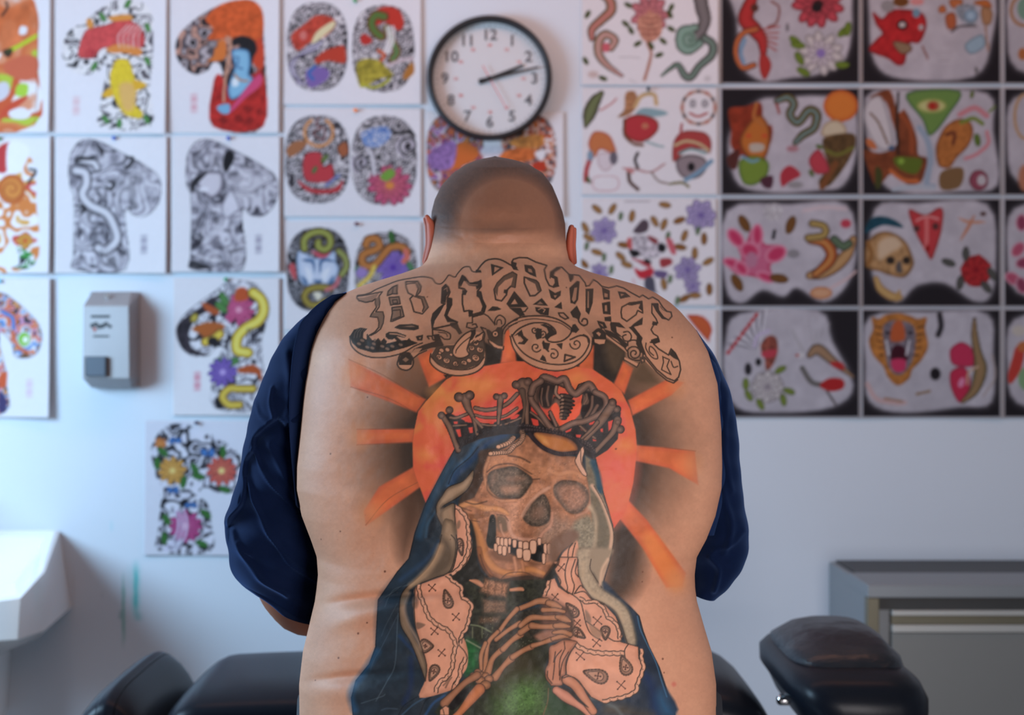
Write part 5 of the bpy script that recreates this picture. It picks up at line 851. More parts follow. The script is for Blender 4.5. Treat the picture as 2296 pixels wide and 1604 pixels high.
    blob('W7', "440,700 840,680 760,860 620,1020 560,900", (110, 150, 70), ec=(60, 96, 60), ew=6); c.ell(1900 + 630 / 3.341, 238, 34, 17, (200, 200, 130), ec=(140, 160, 70), ew=8); c.ell(1900 + 640 / 3.341, 238, 14, 11, (176, 84, 56)); c.ell(1900 + 635 / 3.341, 238, 6, 6, (190, 30, 24)); c.line(P('W7', "540,960 600,1060 620,1200 590,1380 640,1400"), 14, (150, 168, 190)); c.line(P('W7', "340,1420 500,1400 640,1410"), 10, (176, 186, 200))
    blob('W7', "680,1040 740,940 840,890 920,920 940,1000 900,1100 820,1180 760,1260 680,1240 660,1120", (190, 112, 50), ec=(130, 70, 36), ew=7, nz=(8, 287, .15)); c.line(P('W7', "740,1010 800,1000 790,1080"), 8, (120, 60, 36)); blob('W7', "700,1290 860,1260 840,1400 700,1420", (130, 96, 60)); c.line(P('W7', "840,860 950,810 1040,870"), 12, (206, 130, 140)); c.line(P('W7', "850,920 940,890 1010,930"), 9, (120, 140, 50)); c.line(P('W7', "1040,990 1050,1080 960,1160 880,1190"), 8, (210, 130, 140)); leaf('W7', 970, 1050, 50, 80, (96, 124, 44)); c.ell(1900 + 980 / 3.341, 405, 20, 22, (150, 70, 90), out=(110, 50, 60), ow=3); c.ell(1900 + 1000 / 3.341, 405, 10, 12, (190, 184, 190)); leaf('W7', 930, 710, 30, 100, (110, 130, 50)); c.line(P('W7', "1060,840 1100,800"), 5, (110, 130, 60))
    # lotus and carp
    blob('W6', "60,260 150,330 200,230 260,230 290,330 400,340 420,420 330,480 350,560 320,600 220,560 100,540 30,470 130,440", (206, 96, 134), ec=(200, 60, 100), ew=10)
    for x, y, rx, ry, a in [(90, 290, 16, 26, -40), (240, 270, 14, 26, 0), (370, 400, 26, 19, -30), (80, 470, 28, 13, 20), (300, 560, 24, 12, 20), (190, 380, 24, 20, 30), (130, 500, 14, 20, -40)]:
        c.ell(1620 + x / 3.0843, 440 + y / 3.0843, rx, ry, (206, 50, 96), a, ec=(226, 150, 176), ew=9, soft=2)
    c.ell(1620 + 200 / 3.0843, 440 + 440 / 3.0843, 14, 18, (190, 120, 150), soft=6)
    for x, y, a in [(150, 190, 60), (470, 200, 110), (100, 600, 60), (390, 570, 10)]: leaf('W6', x, y, 66, a, (120, 76, 34))
    c.ell(1620 + 350 / 3.0843, 440 + 110 / 3.0843, 22, 20, (190, 186, 192), nz=(4, 288, .3), soft=5); c.ell(1620 + 490 / 3.0843, 440 + 400 / 3.0843, 14, 10, (140, 136, 142), soft=4); c.line(P('W6', "360,240 350,290"), 7, K)
    snake('W6', "900,300 860,400 780,480 680,530 600,550", [8, 12, 14, 14, 8], (196, 150, 96), (150, 100, 60)); snake('W6', "600,310 700,320 750,390 730,460 640,540", [6, 12, 13, 12, 8], (196, 96, 40), (140, 70, 40), (206, 150, 80)); snake('W6', "620,190 700,210 700,270 590,290", 8, (180, 150, 80), (120, 96, 60)); snake('W6', "770,300 830,350 870,330", 9, (96, 120, 90), (70, 84, 70)); c.line(P('W6', "800,150 860,200 830,260"), 14, (190, 184, 196)); c.ell(1620 + 850 / 3.0843, 502, 12, 10, (200, 60, 80), soft=3); c.ell(1620 + 680 / 3.0843, 440 + 670 / 3.0843, 25, 14, (216, 160, 120), ec=(190, 110, 60), ew=7); c.line(P('W6', "560,100 700,80 850,90"), 8, (216, 190, 196), al=.8); c.line(P('W6', "740,640 860,570 920,520"), 5, (216, 180, 180))
    # skull with band, red mask, swallow, red rose
    blob('W6', "1010,170 1080,140 1180,160 1250,220 1120,200 1040,230 980,260", (26, 74, 94), nz=(8, 289, .2)); blob('W6', "990,340 1060,260 1160,250 1260,310 1310,410 1320,480 1260,560 1160,550 1080,520 1000,500 980,420", (186, 140, 90), ec=(120, 80, 44), ew=9, nz=(10, 290, .2)); blob('W6', "1080,320 1180,280 1240,340 1150,400 1080,440", (214, 184, 150), soft=8); c.ell(1620 + 1160 / 3.0843, 440 + 445 / 3.0843, 10, 9, (50, 40, 34), soft=3); c.ell(1620 + 1270 / 3.0843, 440 + 445 / 3.0843, 9, 9, (50, 40, 34), soft=3); blob('W6', "1200,470 1230,450 1240,530 1200,520", (90, 84, 84)); c.tube(P('W6', "1060,570 1090,640 1160,690 1220,700"), [6, 9, 10, 8], (206, 166, 100), (150, 106, 60)); c.line(P('W6', "1220,660 1200,720"), 7, (190, 146, 80)); c.line(P('W6', "1000,320 1030,400 1000,480"), 9, (150, 100, 50))
    blob('W6', "1290,90 1400,130 1490,80 1525,110 1510,250 1470,380 1440,440 1400,380 1340,270 1300,170", (204, 56, 62), ec=(150, 50, 50), ew=7); c.ell(1620 + 1340 / 3.0843, 513, 7, 8, (90, 50, 50)); c.ell(1620 + 1470 / 3.0843, 508, 7, 8, (90, 50, 50)); c.line(P('W6', "1410,150 1410,300 1400,360"), 9, (226, 110, 110)); c.line(P('W6', "1340,170 1410,140 1490,160"), 5, (226, 140, 140)); c.ell(1620 + 1415 / 3.0843, 558, 5, 8, (160, 30, 30))
    c.line(P('W6', "1630,150 1700,180 1820,180"), 7, (206, 140, 110), taper=True); c.line(P('W6', "1740,130 1700,210 1640,310"), 8, (200, 130, 100), taper=True); c.ell(1620 + 1800 / 3.0843, 480, 7, 5, (90, 60, 56)); c.ell(1620 + 1750 / 3.0843, 440 + 520 / 3.0843, 34, 36, (196, 42, 48), ec=(150, 28, 36), ew=8); c.flower(1620 + 1750 / 3.0843, 440 + 510 / 3.0843, 34, (206, 44, 48), (150, 24, 34), 7, 4, seed=44)
    for x, y, a in [(1560, 460, 20), (1640, 600, 100), (1820, 630, 50), (1680, 400, 90), (1860, 540, 60)]: leaf('W6', x, y, 52, a, (84, 84, 80))
    # feathers, rose and bird
    for k in range(12): c.line(P('W6', f"250,1060 {40+k*24},{1060-k*22-40}"), 4, (214, 210, 220) if k % 2 else (130, 126, 136), taper=False)
    for k in range(9): c.ell(1620 + (40 + k * 24) / 3.0843, 440 + (1080 - k * 32) / 3.0843, 6, 4, (196, 40, 46), -50, soft=2)
    c.line(P('W6', "220,1040 240,970 320,930"), 7, (196, 180, 214)); blob('W6', "260,1040 310,970 370,980 380,1080 340,1180 300,1200 290,1120", (150, 74, 60), nz=(8, 291, .4)); blob('W6', "270,1080 370,1060 360,1110 290,1120", (200, 60, 76)); c.ell(1700, 812, 7, 9, K); c.ell(1677, 828, 8, 14, (44, 40, 46), soft=3)
    c.ell(1620 + 310 / 3.0843, 440 + 1320 / 3.0843, 38, 36, (196, 188, 190), ec=(140, 132, 140), ew=7); c.flower(1620 + 310 / 3.0843, 440 + 1320 / 3.0843, 36, (206, 198, 200), (150, 140, 150), 8, 4, seed=46)
    for x, y, a in [(400, 1200, 150), (160, 1300, 90), (180, 1380, 60), (460, 1350, 20), (420, 1410, 80), (260, 1440, 60)]: leaf('W6', x, y, 44, a, (120, 140, 50))
    for k in range(7): c.line(P('W6', f"640,1100 {560+30*k},{830+abs(k-2)*12}"), 5, (150, 146, 150) if k % 2 else (190, 186, 192), taper=True)
    snake('W6', "600,1100 660,1060 760,1140 900,1250", [6, 12, 9, 3], (170, 130, 96), (120, 100, 84)); c.line(P('W6', "550,1190 620,1290 740,1310"), 12, (110, 106, 104)); blob('W6', "740,1150 820,1150 840,1200 780,1190", (196, 44, 44)); blob('W6', "670,1310 740,1260 830,1270 830,1330 740,1350", (190, 34, 36)); c.line(P('W6', "480,930 560,1080"), 6, (180, 176, 182)); c.line(P('W6', "720,1350 780,1440"), 5, (90, 80, 80)); c.ell(1620 + 540 / 3.0843, 797, 9, 7, (206, 200, 206), soft=2); c.ell(1620 + 515 / 3.0843, 797, 4, 3, (190, 60, 50))
    # tiger and conch
    blob('W6', "1030,840 1080,850 1130,820 1220,810 1300,830 1350,850 1410,840 1400,920 1420,1040 1370,1140 1310,1200 1290,1260 1210,1310 1140,1250 1110,1180 1040,1100 1010,1000 1040,920", (196, 120, 50), ec=(170, 100, 44), ew=6, nz=(9, 292, .2)); blob('W6', "1110,900 1200,860 1320,900 1330,1060 1290,1180 1220,1240 1150,1190 1120,1060", (120, 110, 122), nz=(6, 293, .3)); blob('W6', "1180,880 1240,870 1260,990 1160,1000", (200, 90, 44)); blob('W6', "1180,1040 1250,1040 1280,1130 1220,1150 1160,1130", (70, 20, 36)); blob('W6', "1170,1130 1260,1130 1260,1200 1210,1220 1170,1190", (214, 50, 96)); c.ell(1620 + 1140 / 3.0843, 747, 7, 4, (60, 50, 60)); c.ell(1620 + 1300 / 3.0843, 747, 7, 4, (60, 50, 60)); c.line(P('W6', "1130,1000 1150,1100"), 4, (222, 220, 228)); c.line(P('W6', "1290,1000 1270,1100"), 4, (222, 220, 228))
    for k in range(5): c.line(P('W6', f"{1050+10*k},{900+50*k} {1090+6*k},{915+46*k}"), 3, (70, 40, 30)); c.line(P('W6', f"{1390-8*k},{900+50*k} {1350-6*k},{915+46*k}"), 3, (70, 40, 30))
    c.line(P('W6', "1000,1300 1060,1400 1180,1430 1260,1430"), 10, (206, 170, 170)); c.line(P('W6', "1120,1400 1240,1420"), 6, (170, 130, 110)); c.line(P('W6', "1340,1370 1430,1350"), 6, (150, 120, 90)); c.ell(1620 + 1470 / 3.0843, 440 + 1230 / 3.0843, 12, 14, (34, 30, 36), soft=4); c.line(P('W6', "1500,820 1510,900 1490,960"), 12, (44, 40, 46), soft=5)
    blob('W6', "1580,1050 1650,1010 1720,1050 1750,1130 1720,1180 1600,1170 1570,1110", (206, 44, 84), ec=(160, 36, 64), ew=5); blob('W6', "1580,1210 1660,1180 1710,1250 1700,1360 1640,1430 1590,1360 1570,1280", (206, 40, 76), ec=(150, 34, 60), ew=5); c.ell(1620 + 1650 / 3.0843, 440 + 1290 / 3.0843, 7, 12, (226, 130, 170), 20, soft=3); snake('W6', "1740,850 1740,960 1760,1080 1780,1200 1740,1340 1660,1420", [3, 7, 9, 14, 10, 4], (160, 124, 84), (104, 96, 60)); c.line(P('W6', "1760,1180 1700,1220 1690,1300"), 5, (206, 166, 140)); c.line(P('W6', "1860,1100 1880,1250 1800,1380"), 5, (176, 160, 156), al=.8)
    # last column, cut by the frame
    c.ring(2296, 24, 30, 34, 8, (176, 130, 96)); c.ell(2300, 20, 20, 26, (120, 160, 140)); c.ell(2292, 122, 10, 14, (190, 110, 60), soft=3); c.ring(2300, 262, 26, 50, 7, (190, 150, 110)); c.ell(2296, 400, 14, 30, (190, 120, 90), soft=8)
    for k, (x, y) in enumerate([(2290, 500), (2282, 560), (2295, 590), (2270, 625), (2290, 640)]): c.ell(x, y, 14, 20, (190, 80, 110) if k % 2 else (150, 60, 90), k * 40, ec=(216, 160, 180), ew=6)
    blob('W6', "2030,1040 2085,1060 2060,1200 1990,1300 1970,1240 2000,1130", (204, 60, 50)); c.ell(2300, 850, 18, 26, (130, 170, 120), soft=4); c.ell(2294, 778, 14, 12, (200, 110, 60), soft=4); c.ell(2284, 742, 16, 12, (200, 190, 180), soft=4)
    for k, (x, y) in enumerate([(2420, 60), (2410, 320), (2430, 570), (2400, 810)]): c.flower(x, y, 60, [(200, 70, 80), (206, 130, 60), (150, 120, 190), (120, 150, 90)][k], (120, 60, 50), 9, 3, seed=60 + k); leaf('U', x + 80, y + 40, 30, 40); leaf('U', x - 80, y - 30, 30, 120)
    g = c.a.mean(-1, keepdims=True); c.a = (g + (c.a - g) * .86) * (1 + (c.noise(7, 77) - .5)[..., None] * .02)
    return c
# ------------------------------------------------------------------ mesh helpers
COL = sc.collection
def W(px, py, d): return ((px - 1148) * d / F, d, HC - (py - 802) * d / F)

def nodes(name):
    m = bpy.data.materials.new(name); m.use_nodes = True
    return m, m.node_tree, m.node_tree.nodes['Principled BSDF']
def mat(name, col, rough=.5, metal=0, spec=.5, bump=None, vary=None, coat=0, attr=False, sheen=0, aniso=None, sss=0):
    m, nt, b = nodes(name); N = nt.nodes.new; Lk = nt.links.new
    b.inputs['Base Color'].default_value = (*col, 1); b.inputs['Roughness'].default_value = rough; b.inputs['Metallic'].default_value = metal
    b.inputs['Specular IOR Level'].default_value = spec; b.inputs['Coat Weight'].default_value = coat; b.inputs['Sheen Weight'].default_value = sheen; b.inputs['Sheen Tint'].default_value = (.22, .42, 1, 1)
    if sss: b.inputs['Subsurface Weight'].default_value = sss; b.inputs['Subsurface Radius'].default_value = (1, .35, .2); b.inputs['Subsurface Scale'].default_value = .006
    tc = N('ShaderNodeTexCoord'); src = None
    if attr:
        a = N('ShaderNodeAttribute'); a.attribute_name = 'Col'; src = a.outputs['Color']; Lk(src, b.inputs['Base Color'])
    if vary:      # (scale, amount)
        n = N('ShaderNodeTexNoise'); n.inputs['Scale'].default_value = vary[0]; n.inputs['Detail'].default_value = 6; Lk(tc.outputs['Object'], n.inputs['Vector'])
        r = N('ShaderNodeMapRange'); r.inputs[3].default_value = 1 - vary[1]; r.inputs[4].default_value = 1 + vary[1]; Lk(n.outputs['Fac'], r.inputs[0])
        v = N('ShaderNodeVectorMath'); v.operation = 'SCALE'; Lk(r.outputs[0], v.inputs['Scale'])
        if src: Lk(src, v.inputs[0])
        else: v.inputs[0].default_value = col
        Lk(v.outputs[0], b.inputs['Base Color'])
    if bump:      # (scale, strength, distance[, stretch])
        n = N('ShaderNodeTexNoise'); n.inputs['Scale'].default_value = bump[0]; n.inputs['Detail'].default_value = 4
        if len(bump) > 3:
            mp = N('ShaderNodeMapping'); mp.inputs['Scale'].default_value = bump[3]; Lk(tc.outputs['Object'], mp.inputs[0]); Lk(mp.outputs[0], n.inputs['Vector'])
        else: Lk(tc.outputs['Object'], n.inputs['Vector'])
        k = N('ShaderNodeBump'); k.inputs['Strength'].default_value = bump[1]; k.inputs['Distance'].default_value = bump[2]; Lk(n.outputs['Fac'], k.inputs['Height']); Lk(k.outputs[0], b.inputs['Normal'])
    return m

def props(o, label=None, cat=None, group=None, kind=None):
    for k, v in (('label', label), ('category', cat), ('group', group), ('kind', kind)):
        if v: o[k] = v
    return o
def obj(name, me, m=None, parent=None, **k):
    o = bpy.data.objects.new(name, me); COL.objects.link(o)
    if m: me.materials.append(m)
    if parent: o.parent = parent
    return props(o, **k)
def empty(name, loc, **k):
    o = bpy.data.objects.new(name, None); COL.objects.link(o); o.location = loc; o.empty_display_size = .1
    return props(o, **k)
def mesh_np(name, V, Fq, smooth=True, col=None):
    """fast mesh from numpy arrays; Fq is (n,4) quads or a list of faces"""
    me = bpy.data.meshes.new(name); V = np.ascontiguousarray(V, np.float32)
    if isinstance(Fq, np.ndarray):
        n, k = Fq.shape
        me.vertices.add(len(V)); me.vertices.foreach_set('co', V.ravel())
        me.loops.add(n * k); me.loops.foreach_set('vertex_index', Fq.ravel().astype(np.int32))
        me.polygons.add(n); me.polygons.foreach_set('loop_start', np.arange(0, n * k, k, dtype=np.int32)); me.polygons.foreach_set('loop_total', np.full(n, k, np.int32))
        me.update(calc_edges=True)
    else: me.from_pydata(V.tolist(), [], Fq); me.update()
    if smooth: me.polygons.foreach_set('use_smooth', np.ones(len(me.polygons), bool))
    if col is not None:
        a = me.color_attributes.new('Col', 'FLOAT_COLOR', 'POINT'); a.data.foreach_set('color', np.column_stack([col, np.ones(len(col))]).astype(np.float32).ravel())
    me.validate(); me.update()
    return me
def grid_faces(nr, nc, closed, base=0):
    i = np.arange(nr - 1)[:, None] * nc; j = np.arange(nc if closed else nc - 1)[None]; j2 = (j + 1) % nc
    return np.stack([i + j, i + j2, i + nc + j2, i + nc + j], -1).reshape(-1, 4) + base
def loft(rings, closed=True, caps=True):
    """rings: list of (n,3); caps close with collapsed end rings (quads only)"""
    R = [np.asarray(r, float) for r in rings]
    if caps:
        for e, nx in ((0, -1), (-1, 1)):
            c = R[e].mean(0); t = [c + (R[e] - c) * k for k in (.6, .25, .002)]
            R = t[::-1] + R if e == 0 else R + t
    return np.vstack(R), grid_faces(len(R), len(R[0]), closed)
def limb(pts, rad, n=20, flat=1., up=(0, 1, 0), sub=6):
    """smooth tapering tube through pts; rad = radii (or (ru,rv) pairs)"""
    pts = np.array(pts, float); rad = np.array([(r, r * flat) if np.isscalar(r) else r for r in rad], float)
    q = cr(np.column_stack([pts, rad]), False, sub); p = q[:, :3]; r = np.maximum(q[:, 3:], .0005)
    T = np.gradient(p, axis=0); T /= np.linalg.norm(T, axis=1)[:, None]; up = np.array(up, float); rings = []
    a = np.linspace(0, 2 * np.pi, n, endpoint=False)
    for k in range(len(p)):
        u = np.cross(T[k], up); u /= np.linalg.norm(u) + 1e-9; v = np.cross(u, T[k])
        rings.append(p[k] + np.outer(np.cos(a) * r[k, 0], u) + np.outer(np.sin(a) * r[k, 1], v))
    e0, e1 = [], []
    for k in (.3, .6, .85):     # rounded ends
        s = math.sqrt(1 - k * k); m0, m1 = r[0].mean(), r[-1].mean()
        e0.append(p[0] + (rings[0] - p[0]) * s - T[0] * m0 * k * .8); e1.append(p[-1] + (rings[-1] - p[-1]) * s + T[-1] * m1 * k * .8)
    return loft(e0[::-1] + rings + e1)
def join(*parts):
    V, Fs, b = [], [], 0
    for v, f in parts: V.append(v); Fs.append(f + b); b += len(v)
    return np.vstack(V), np.vstack(Fs)
def box_bm(bm, x0, y0, z0, x1, y1, z1, bev=0, seg=3):
    r = bmesh.ops.create_cube(bm, size=1); vs = r['verts']
    bmesh.ops.scale(bm, vec=(x1 - x0, y1 - y0, z1 - z0), verts=vs); bmesh.ops.translate(bm, vec=((x0 + x1) / 2, (y0 + y1) / 2, (z0 + z1) / 2), verts=vs)
    if bev: bmesh.ops.bevel(bm, geom=[e for e in bm.edges if e.verts[0] in vs and e.verts[1] in vs], offset=bev, segments=seg, profile=.5, affect='EDGES')
def bm_me(name, bm, smooth=False):
    me = bpy.data.meshes.new(name); bm.to_mesh(me); bm.free()
    if smooth: me.polygons.foreach_set('use_smooth', np.ones(len(me.polygons), bool))
    return me
def box(name, x0, y0, z0, x1, y1, z1, m, parent=None, bev=0, smooth=False, **k):
    bm = bmesh.new(); box_bm(bm, x0, y0, z0, x1, y1, z1, bev); return obj(name, bm_me(name, bm, smooth), m, parent, **k)
def cyl_bm(bm, p0, p1, r0, r1=None, seg=24):
    p0, p1 = Vector(p0), Vector(p1); d = p1 - p0
    M = Matrix.Translation((p0 + p1) / 2) @ d.to_track_quat('Z', 'Y').to_matrix().to_4x4()
    bmesh.ops.create_cone(bm, cap_ends=True, segments=seg, radius1=r0, radius2=r0 if r1 is None else r1, depth=d.length, matrix=M)
def cyl(name, p0, p1, r0, m, parent=None, r1=None, seg=24, **k):
    bm = bmesh.new(); cyl_bm(bm, p0, p1, r0, r1, seg); me = bm_me(name, bm)
    for p in me.polygons: p.use_smooth = len(p.vertices) == 4
    return obj(name, me, m, parent, **k)

# ------------------------------------------------------------------ room
m_wall = mat('painted wall', (.66, .66, .66), .6, vary=(2.2, .02), bump=(160, .08, .002))
# teal drips of paint on the wall by the sink
def wall_material():
    m, nt, b = nodes('white wall with teal drips'); N = nt.nodes.new; Lk = nt.links.new
    b.inputs['Roughness'].default_value = .55; b.inputs['Specular IOR Level'].default_value = .35
    tc = N('ShaderNodeTexCoord'); sep = N('ShaderNodeSeparateXYZ'); Lk(tc.outputs['Object'], sep.inputs[0])
    nz = N('ShaderNodeTexNoise'); nz.inputs['Scale'].default_value = 40; Lk(tc.outputs['Object'], nz.inputs['Vector'])
    def M(op, a, bb=None, c=None):
        n = N('ShaderNodeMath'); n.operation = op
        for i, v in enumerate((a, bb, c)):
            if v is None: continue
            if hasattr(v, 'links'): Lk(v, n.inputs[i])
            else: n.inputs[i].default_value = v
        return n.outputs[0]
    def streak(px, y0, y1, wd, s):
        x = (px - 1148) * DW / F; z0 = HC - (y1 - 802) * DW / F; z1 = HC - (y0 - 802) * DW / F
        dx = M('ABSOLUTE', M('ADD', M('SUBTRACT', sep.outputs[0], x), M('MULTIPLY', M('SUBTRACT', nz.outputs['Fac'], .5), .008)))
        a = M('SUBTRACT', 1.0, M('DIVIDE', dx, wd)); a = M('MAXIMUM', a, 0.0); a = M('MULTIPLY', a, a)
        zc, zh = (z0 + z1) / 2, (z1 - z0) / 2
        e = M('SUBTRACT', 1.0, M('DIVIDE', M('ABSOLUTE', M('SUBTRACT', sep.outputs[2], zc)), zh)); e = M('MINIMUM', M('MULTIPLY', M('MAXIMUM', e, 0.0), 1.8), 1.0)
        return M('MULTIPLY', M('MULTIPLY', a, e), s)
    base = (.53, .57, .63, 1); cur = None
    for px, y0, y1, wd, s, cc in [(305, 1250, 1395, .020, 1.0, (.02, .42, .42, 1)), (277, 1275, 1460, .009, .9, (.03, .30, .26, 1)), (288, 1262, 1330, .006, .25, (.02, .42, .42, 1)), (250, 1165, 1195, .008, .3, (.05, .5, .55, 1)), (270, 1366, 1392, .009, .6, (.05, .24, .24, 1)), (311, 1370, 1396, .02, .45, (.02, .36, .38, 1)), (165, 1270, 1390, .004, .25, (.3, .25, .22, 1)), (228, 1325, 1345, .006, .25, (.2, .25, .3, 1))]:
        mx = N('ShaderNodeMix'); mx.data_type = 'RGBA'; Lk(streak(px, y0, y1, wd, s), mx.inputs['Factor'])
        if cur: Lk(cur, mx.inputs['A'])
        else: mx.inputs['A'].default_value = base
        mx.inputs['B'].default_value = cc; cur = mx.outputs['Result']
    Lk(cur, b.inputs['Base Color'])
    k = N('ShaderNodeBump'); k.inputs['Strength'].default_value = .06; k.inputs['Distance'].default_value = .002; n2 = N('ShaderNodeTexNoise'); n2.inputs['Scale'].default_value = 170; Lk(tc.outputs['Object'], n2.inputs['Vector']); Lk(n2.outputs['Fac'], k.inputs['Height']); Lk(k.outputs[0], b.inputs['Normal'])
    return m
XL, XR, YF, ZC = -2.4, 3.3, -2.4, 2.95
box('wall_back', XL - .12, DW, 0, XR + .12, DW + .12, ZC, wall_material(), kind='structure')
m_floor = mat('grey vinyl floor', (.16, .155, .15), .35, vary=(3, .12))
box('floor', XL - .12, YF - .12, -.1, XR + .12, DW + .12, 0, m_floor, kind='structure')
box('ceiling', XL - .12, YF - .12, ZC, XR + .12, DW + .12, ZC + .1, mat('ceiling paint', (.6, .58, .55), .8, vary=(3, .02)), kind='structure')
def wall_with_hole(name, axis, a, b0, b1, h0, h1, z0, z1, th):
    """wall at x=a (axis x) or y=a (axis y) running b0..b1 with an opening h0..h1, z0..z1"""
    bm = bmesh.new()
    for q0, q1, u0, u1 in ((b0, h0, 0, ZC), (h1, b1, 0, ZC), (h0, h1, 0, z0), (h0, h1, z1, ZC)):
        if q1 - q0 < .001 or u1 - u0 < .001: continue
        if axis == 'x': box_bm(bm, min(a, a + th), q0, u0, max(a, a + th), q1, u1)
        else: box_bm(bm, q0, min(a, a + th), u0, q1, max(a, a + th), u1)
    return obj(name, bm_me(name, bm), m_wall, kind='structure')
wall_with_hole('wall_left', 'x', XL, YF, DW, 1.6, 2.9, 1.1, 2.5, -.12)
box('wall_right', XR, YF, 0, XR + .12, DW, ZC, m_wall, kind='structure')
wall_with_hole('wall_front', 'y', YF, XL - .12, XR + .12, 1.5, 2.4, 0, 2.1, -.12)
bm = bmesh.new()
for y0, y1, z0, z1 in ((1.6, 2.9, 1.1, 1.14), (1.6, 2.9, 2.46, 2.5), (1.6, 1.64, 1.14, 2.46), (2.86, 2.9, 1.14, 2.46)): box_bm(bm, XL - .09, y0, z0, XL - .03, y1, z1)
obj('window_1', bm_me('window_1', bm), mat('white window frame', (.7, .7, .7), .4, vary=(5, .02)), kind='structure')
box('baseboard_back', XL, DW - .015, 0, .845, DW, .1, mat('grey baseboard', (.2, .2, .2), .5, vary=(5, .05)), kind='structure', bev=.004)

# ------------------------------------------------------------------ the flash sheets
art = paint_wall()
m_paper = mat('printed paper', (.8, .8, .8), .7, attr=True, spec=.1, bump=(60, .03, .002))
def sheet(px0, py0, px1, py1, label, group, curl=.006, seed=0, lean=0):
    step = 2.6; nx = max(int((px1 - px0) / step), 8); ny = max(int((py1 - py0) / step), 8)
    X, Y = np.meshgrid(np.linspace(px0, px1, nx), np.linspace(py0, py1, ny))
    c = lin(art.sample(X.ravel(), Y.ravel())) * .67
    x0, y0 = (px0 + px1) / 2, (py0 + py1) / 2; s = DW / F; rs = np.random.RandomState(seed)
    u = (X - px0) / (px1 - px0); v = (Y - py0) / (py1 - py0)
    off = .0015 + curl * (u ** 3) * (.7 + .3 * v) + curl * .5 * ((1 - u) ** 4) * rs.rand() + curl * .7 * v ** 4 * rs.rand() + .0012 * np.sin(3 * u + rs.rand() * 6) ** 2
    front = np.column_stack([((X - x0) * s).ravel(), -off.ravel(), (-(Y - y0) * s).ravel()])
    me = mesh_np('flash_sheet', front, grid_faces(ny, nx, False)[:, ::-1], True, c)
    o = obj('flash_sheet', me, m_paper, label=label, cat='poster', group=group)
    o.location = ((x0 - 1148) * s, DW, HC - (y0 - 802) * s); o.rotation_euler = (0, math.radians(lean), 0)
    so = o.modifiers.new('thickness', 'SOLIDIFY'); so.thickness = .0004; so.offset = 0
    return o
GA, GB, GC, GD = 'sleeve design sheets on the left of the wall', 'oval design sheets around the clock', 'white flash sheets right of the clock', 'dark bordered flash sheets at the right'
S = [(-150, -40, 116, 300, 'white sheet with orange and yellow sleeve design, top left corner of the wall', GA, .016, .2), (124, -40, 375, 302, 'white sheet with a red carp above a yellow carp on a sleeve design', GA, .012, .3), (383, -40, 628, 300, 'white sheet with orange maple leaf and blue figure in a red robe', GA, .012, .2),
     (-150, 306, 116, 614, 'white sheet with orange dragon and yellow flowers, left edge, second row', GA, .014, .1), (126, 307, 376, 614, 'black and grey sleeve design with a curling snake, above the soap dispenser', GA, .012, .1), (386, 307, 629, 611, 'black and grey sleeve design with a pale shaded face, right of the snake one', GA, .010, 0),
     (-150, 624, 116, 936, 'white sheet with orange, blue and purple sleeve left of the soap dispenser', GA, .018, .1), (388, 624, 628, 932, 'white sheet with yellow snake, pink and purple flowers right of the soap dispenser', GA, .008, 0), (324, 944, 620, 1246, 'lowest white sheet, sleeve with orange, red and magenta flowers and blue butterflies', GA, .004, .2),
     (636, -40, 945, 236, 'white sheet with two ovals, red fish and green snake, left of the clock', GB, .008, 0), (638, 244, 945, 487, 'white sheet with two ovals, red cloth figure and pink chrysanthemum', GB, .006, 0), (638, 498, 945, 742, 'white sheet with blue mask and purple flower ovals above the shoulder', GB, .005, 0),
     (955, 252, 1264, 487, 'white sheet with orange and purple ovals partly hidden under the clock', GB, .005, 0), (955, 498, 1264, 742, 'white sheet almost completely hidden behind the bowed head', GB, .004, 0),
     (1303, -40, 1610, 192, 'white flash sheet with two serpents and a pink rose between them', GC, .006, 0), (1303, 196, 1608, 438, 'white flash sheet with red heart, round smiling face and turbaned skull', GC, .004, 0), (1303, 446, 1606, 686, 'white flash sheet scattered with lilac roses and brown leaves', GC, .004, 0), (1303, 694, 1606, 936, 'white flash sheet with an orange sun disc, mostly behind the shoulder', GC, .004, 0)]
DL = [['dark bordered sheet with red squid and pale lotus, top row', 'dark bordered sheet with red grinning demon head, top row', 'dark bordered sheet cut by the photo edge, top row'],
      ['dark bordered sheet with orange sun, fiery mask and snake', 'dark bordered sheet with green triangle eye and brown heads', 'dark bordered sheet cut by the photo edge, second row'],
      ['dark bordered sheet with pink lotus and orange carp', 'dark bordered sheet with golden skull, red mask and red rose', 'dark bordered sheet cut by the photo edge, third row'],
      ['dark bordered sheet with white rose, feathers and flying bird', 'dark bordered sheet with a roaring tiger head, bottom row', 'dark bordered sheet cut by the photo edge, bottom row']]
for i, (x0, x1) in enumerate([(1614, 1928), (1930, 2244), (2248, 2562)]):
    for j, (y0, y1) in enumerate([(-54, 190), (196, 440), (444, 690), (692, 938)]): S.append((x0, y0, x1, y1, DL[j][i], GD, .003, 0))
for k, (x0, y0, x1, y1, lb, g, cu, ln) in enumerate(S): sheet(x0, y0, x1, y1, lb, g, cu, k, ln)
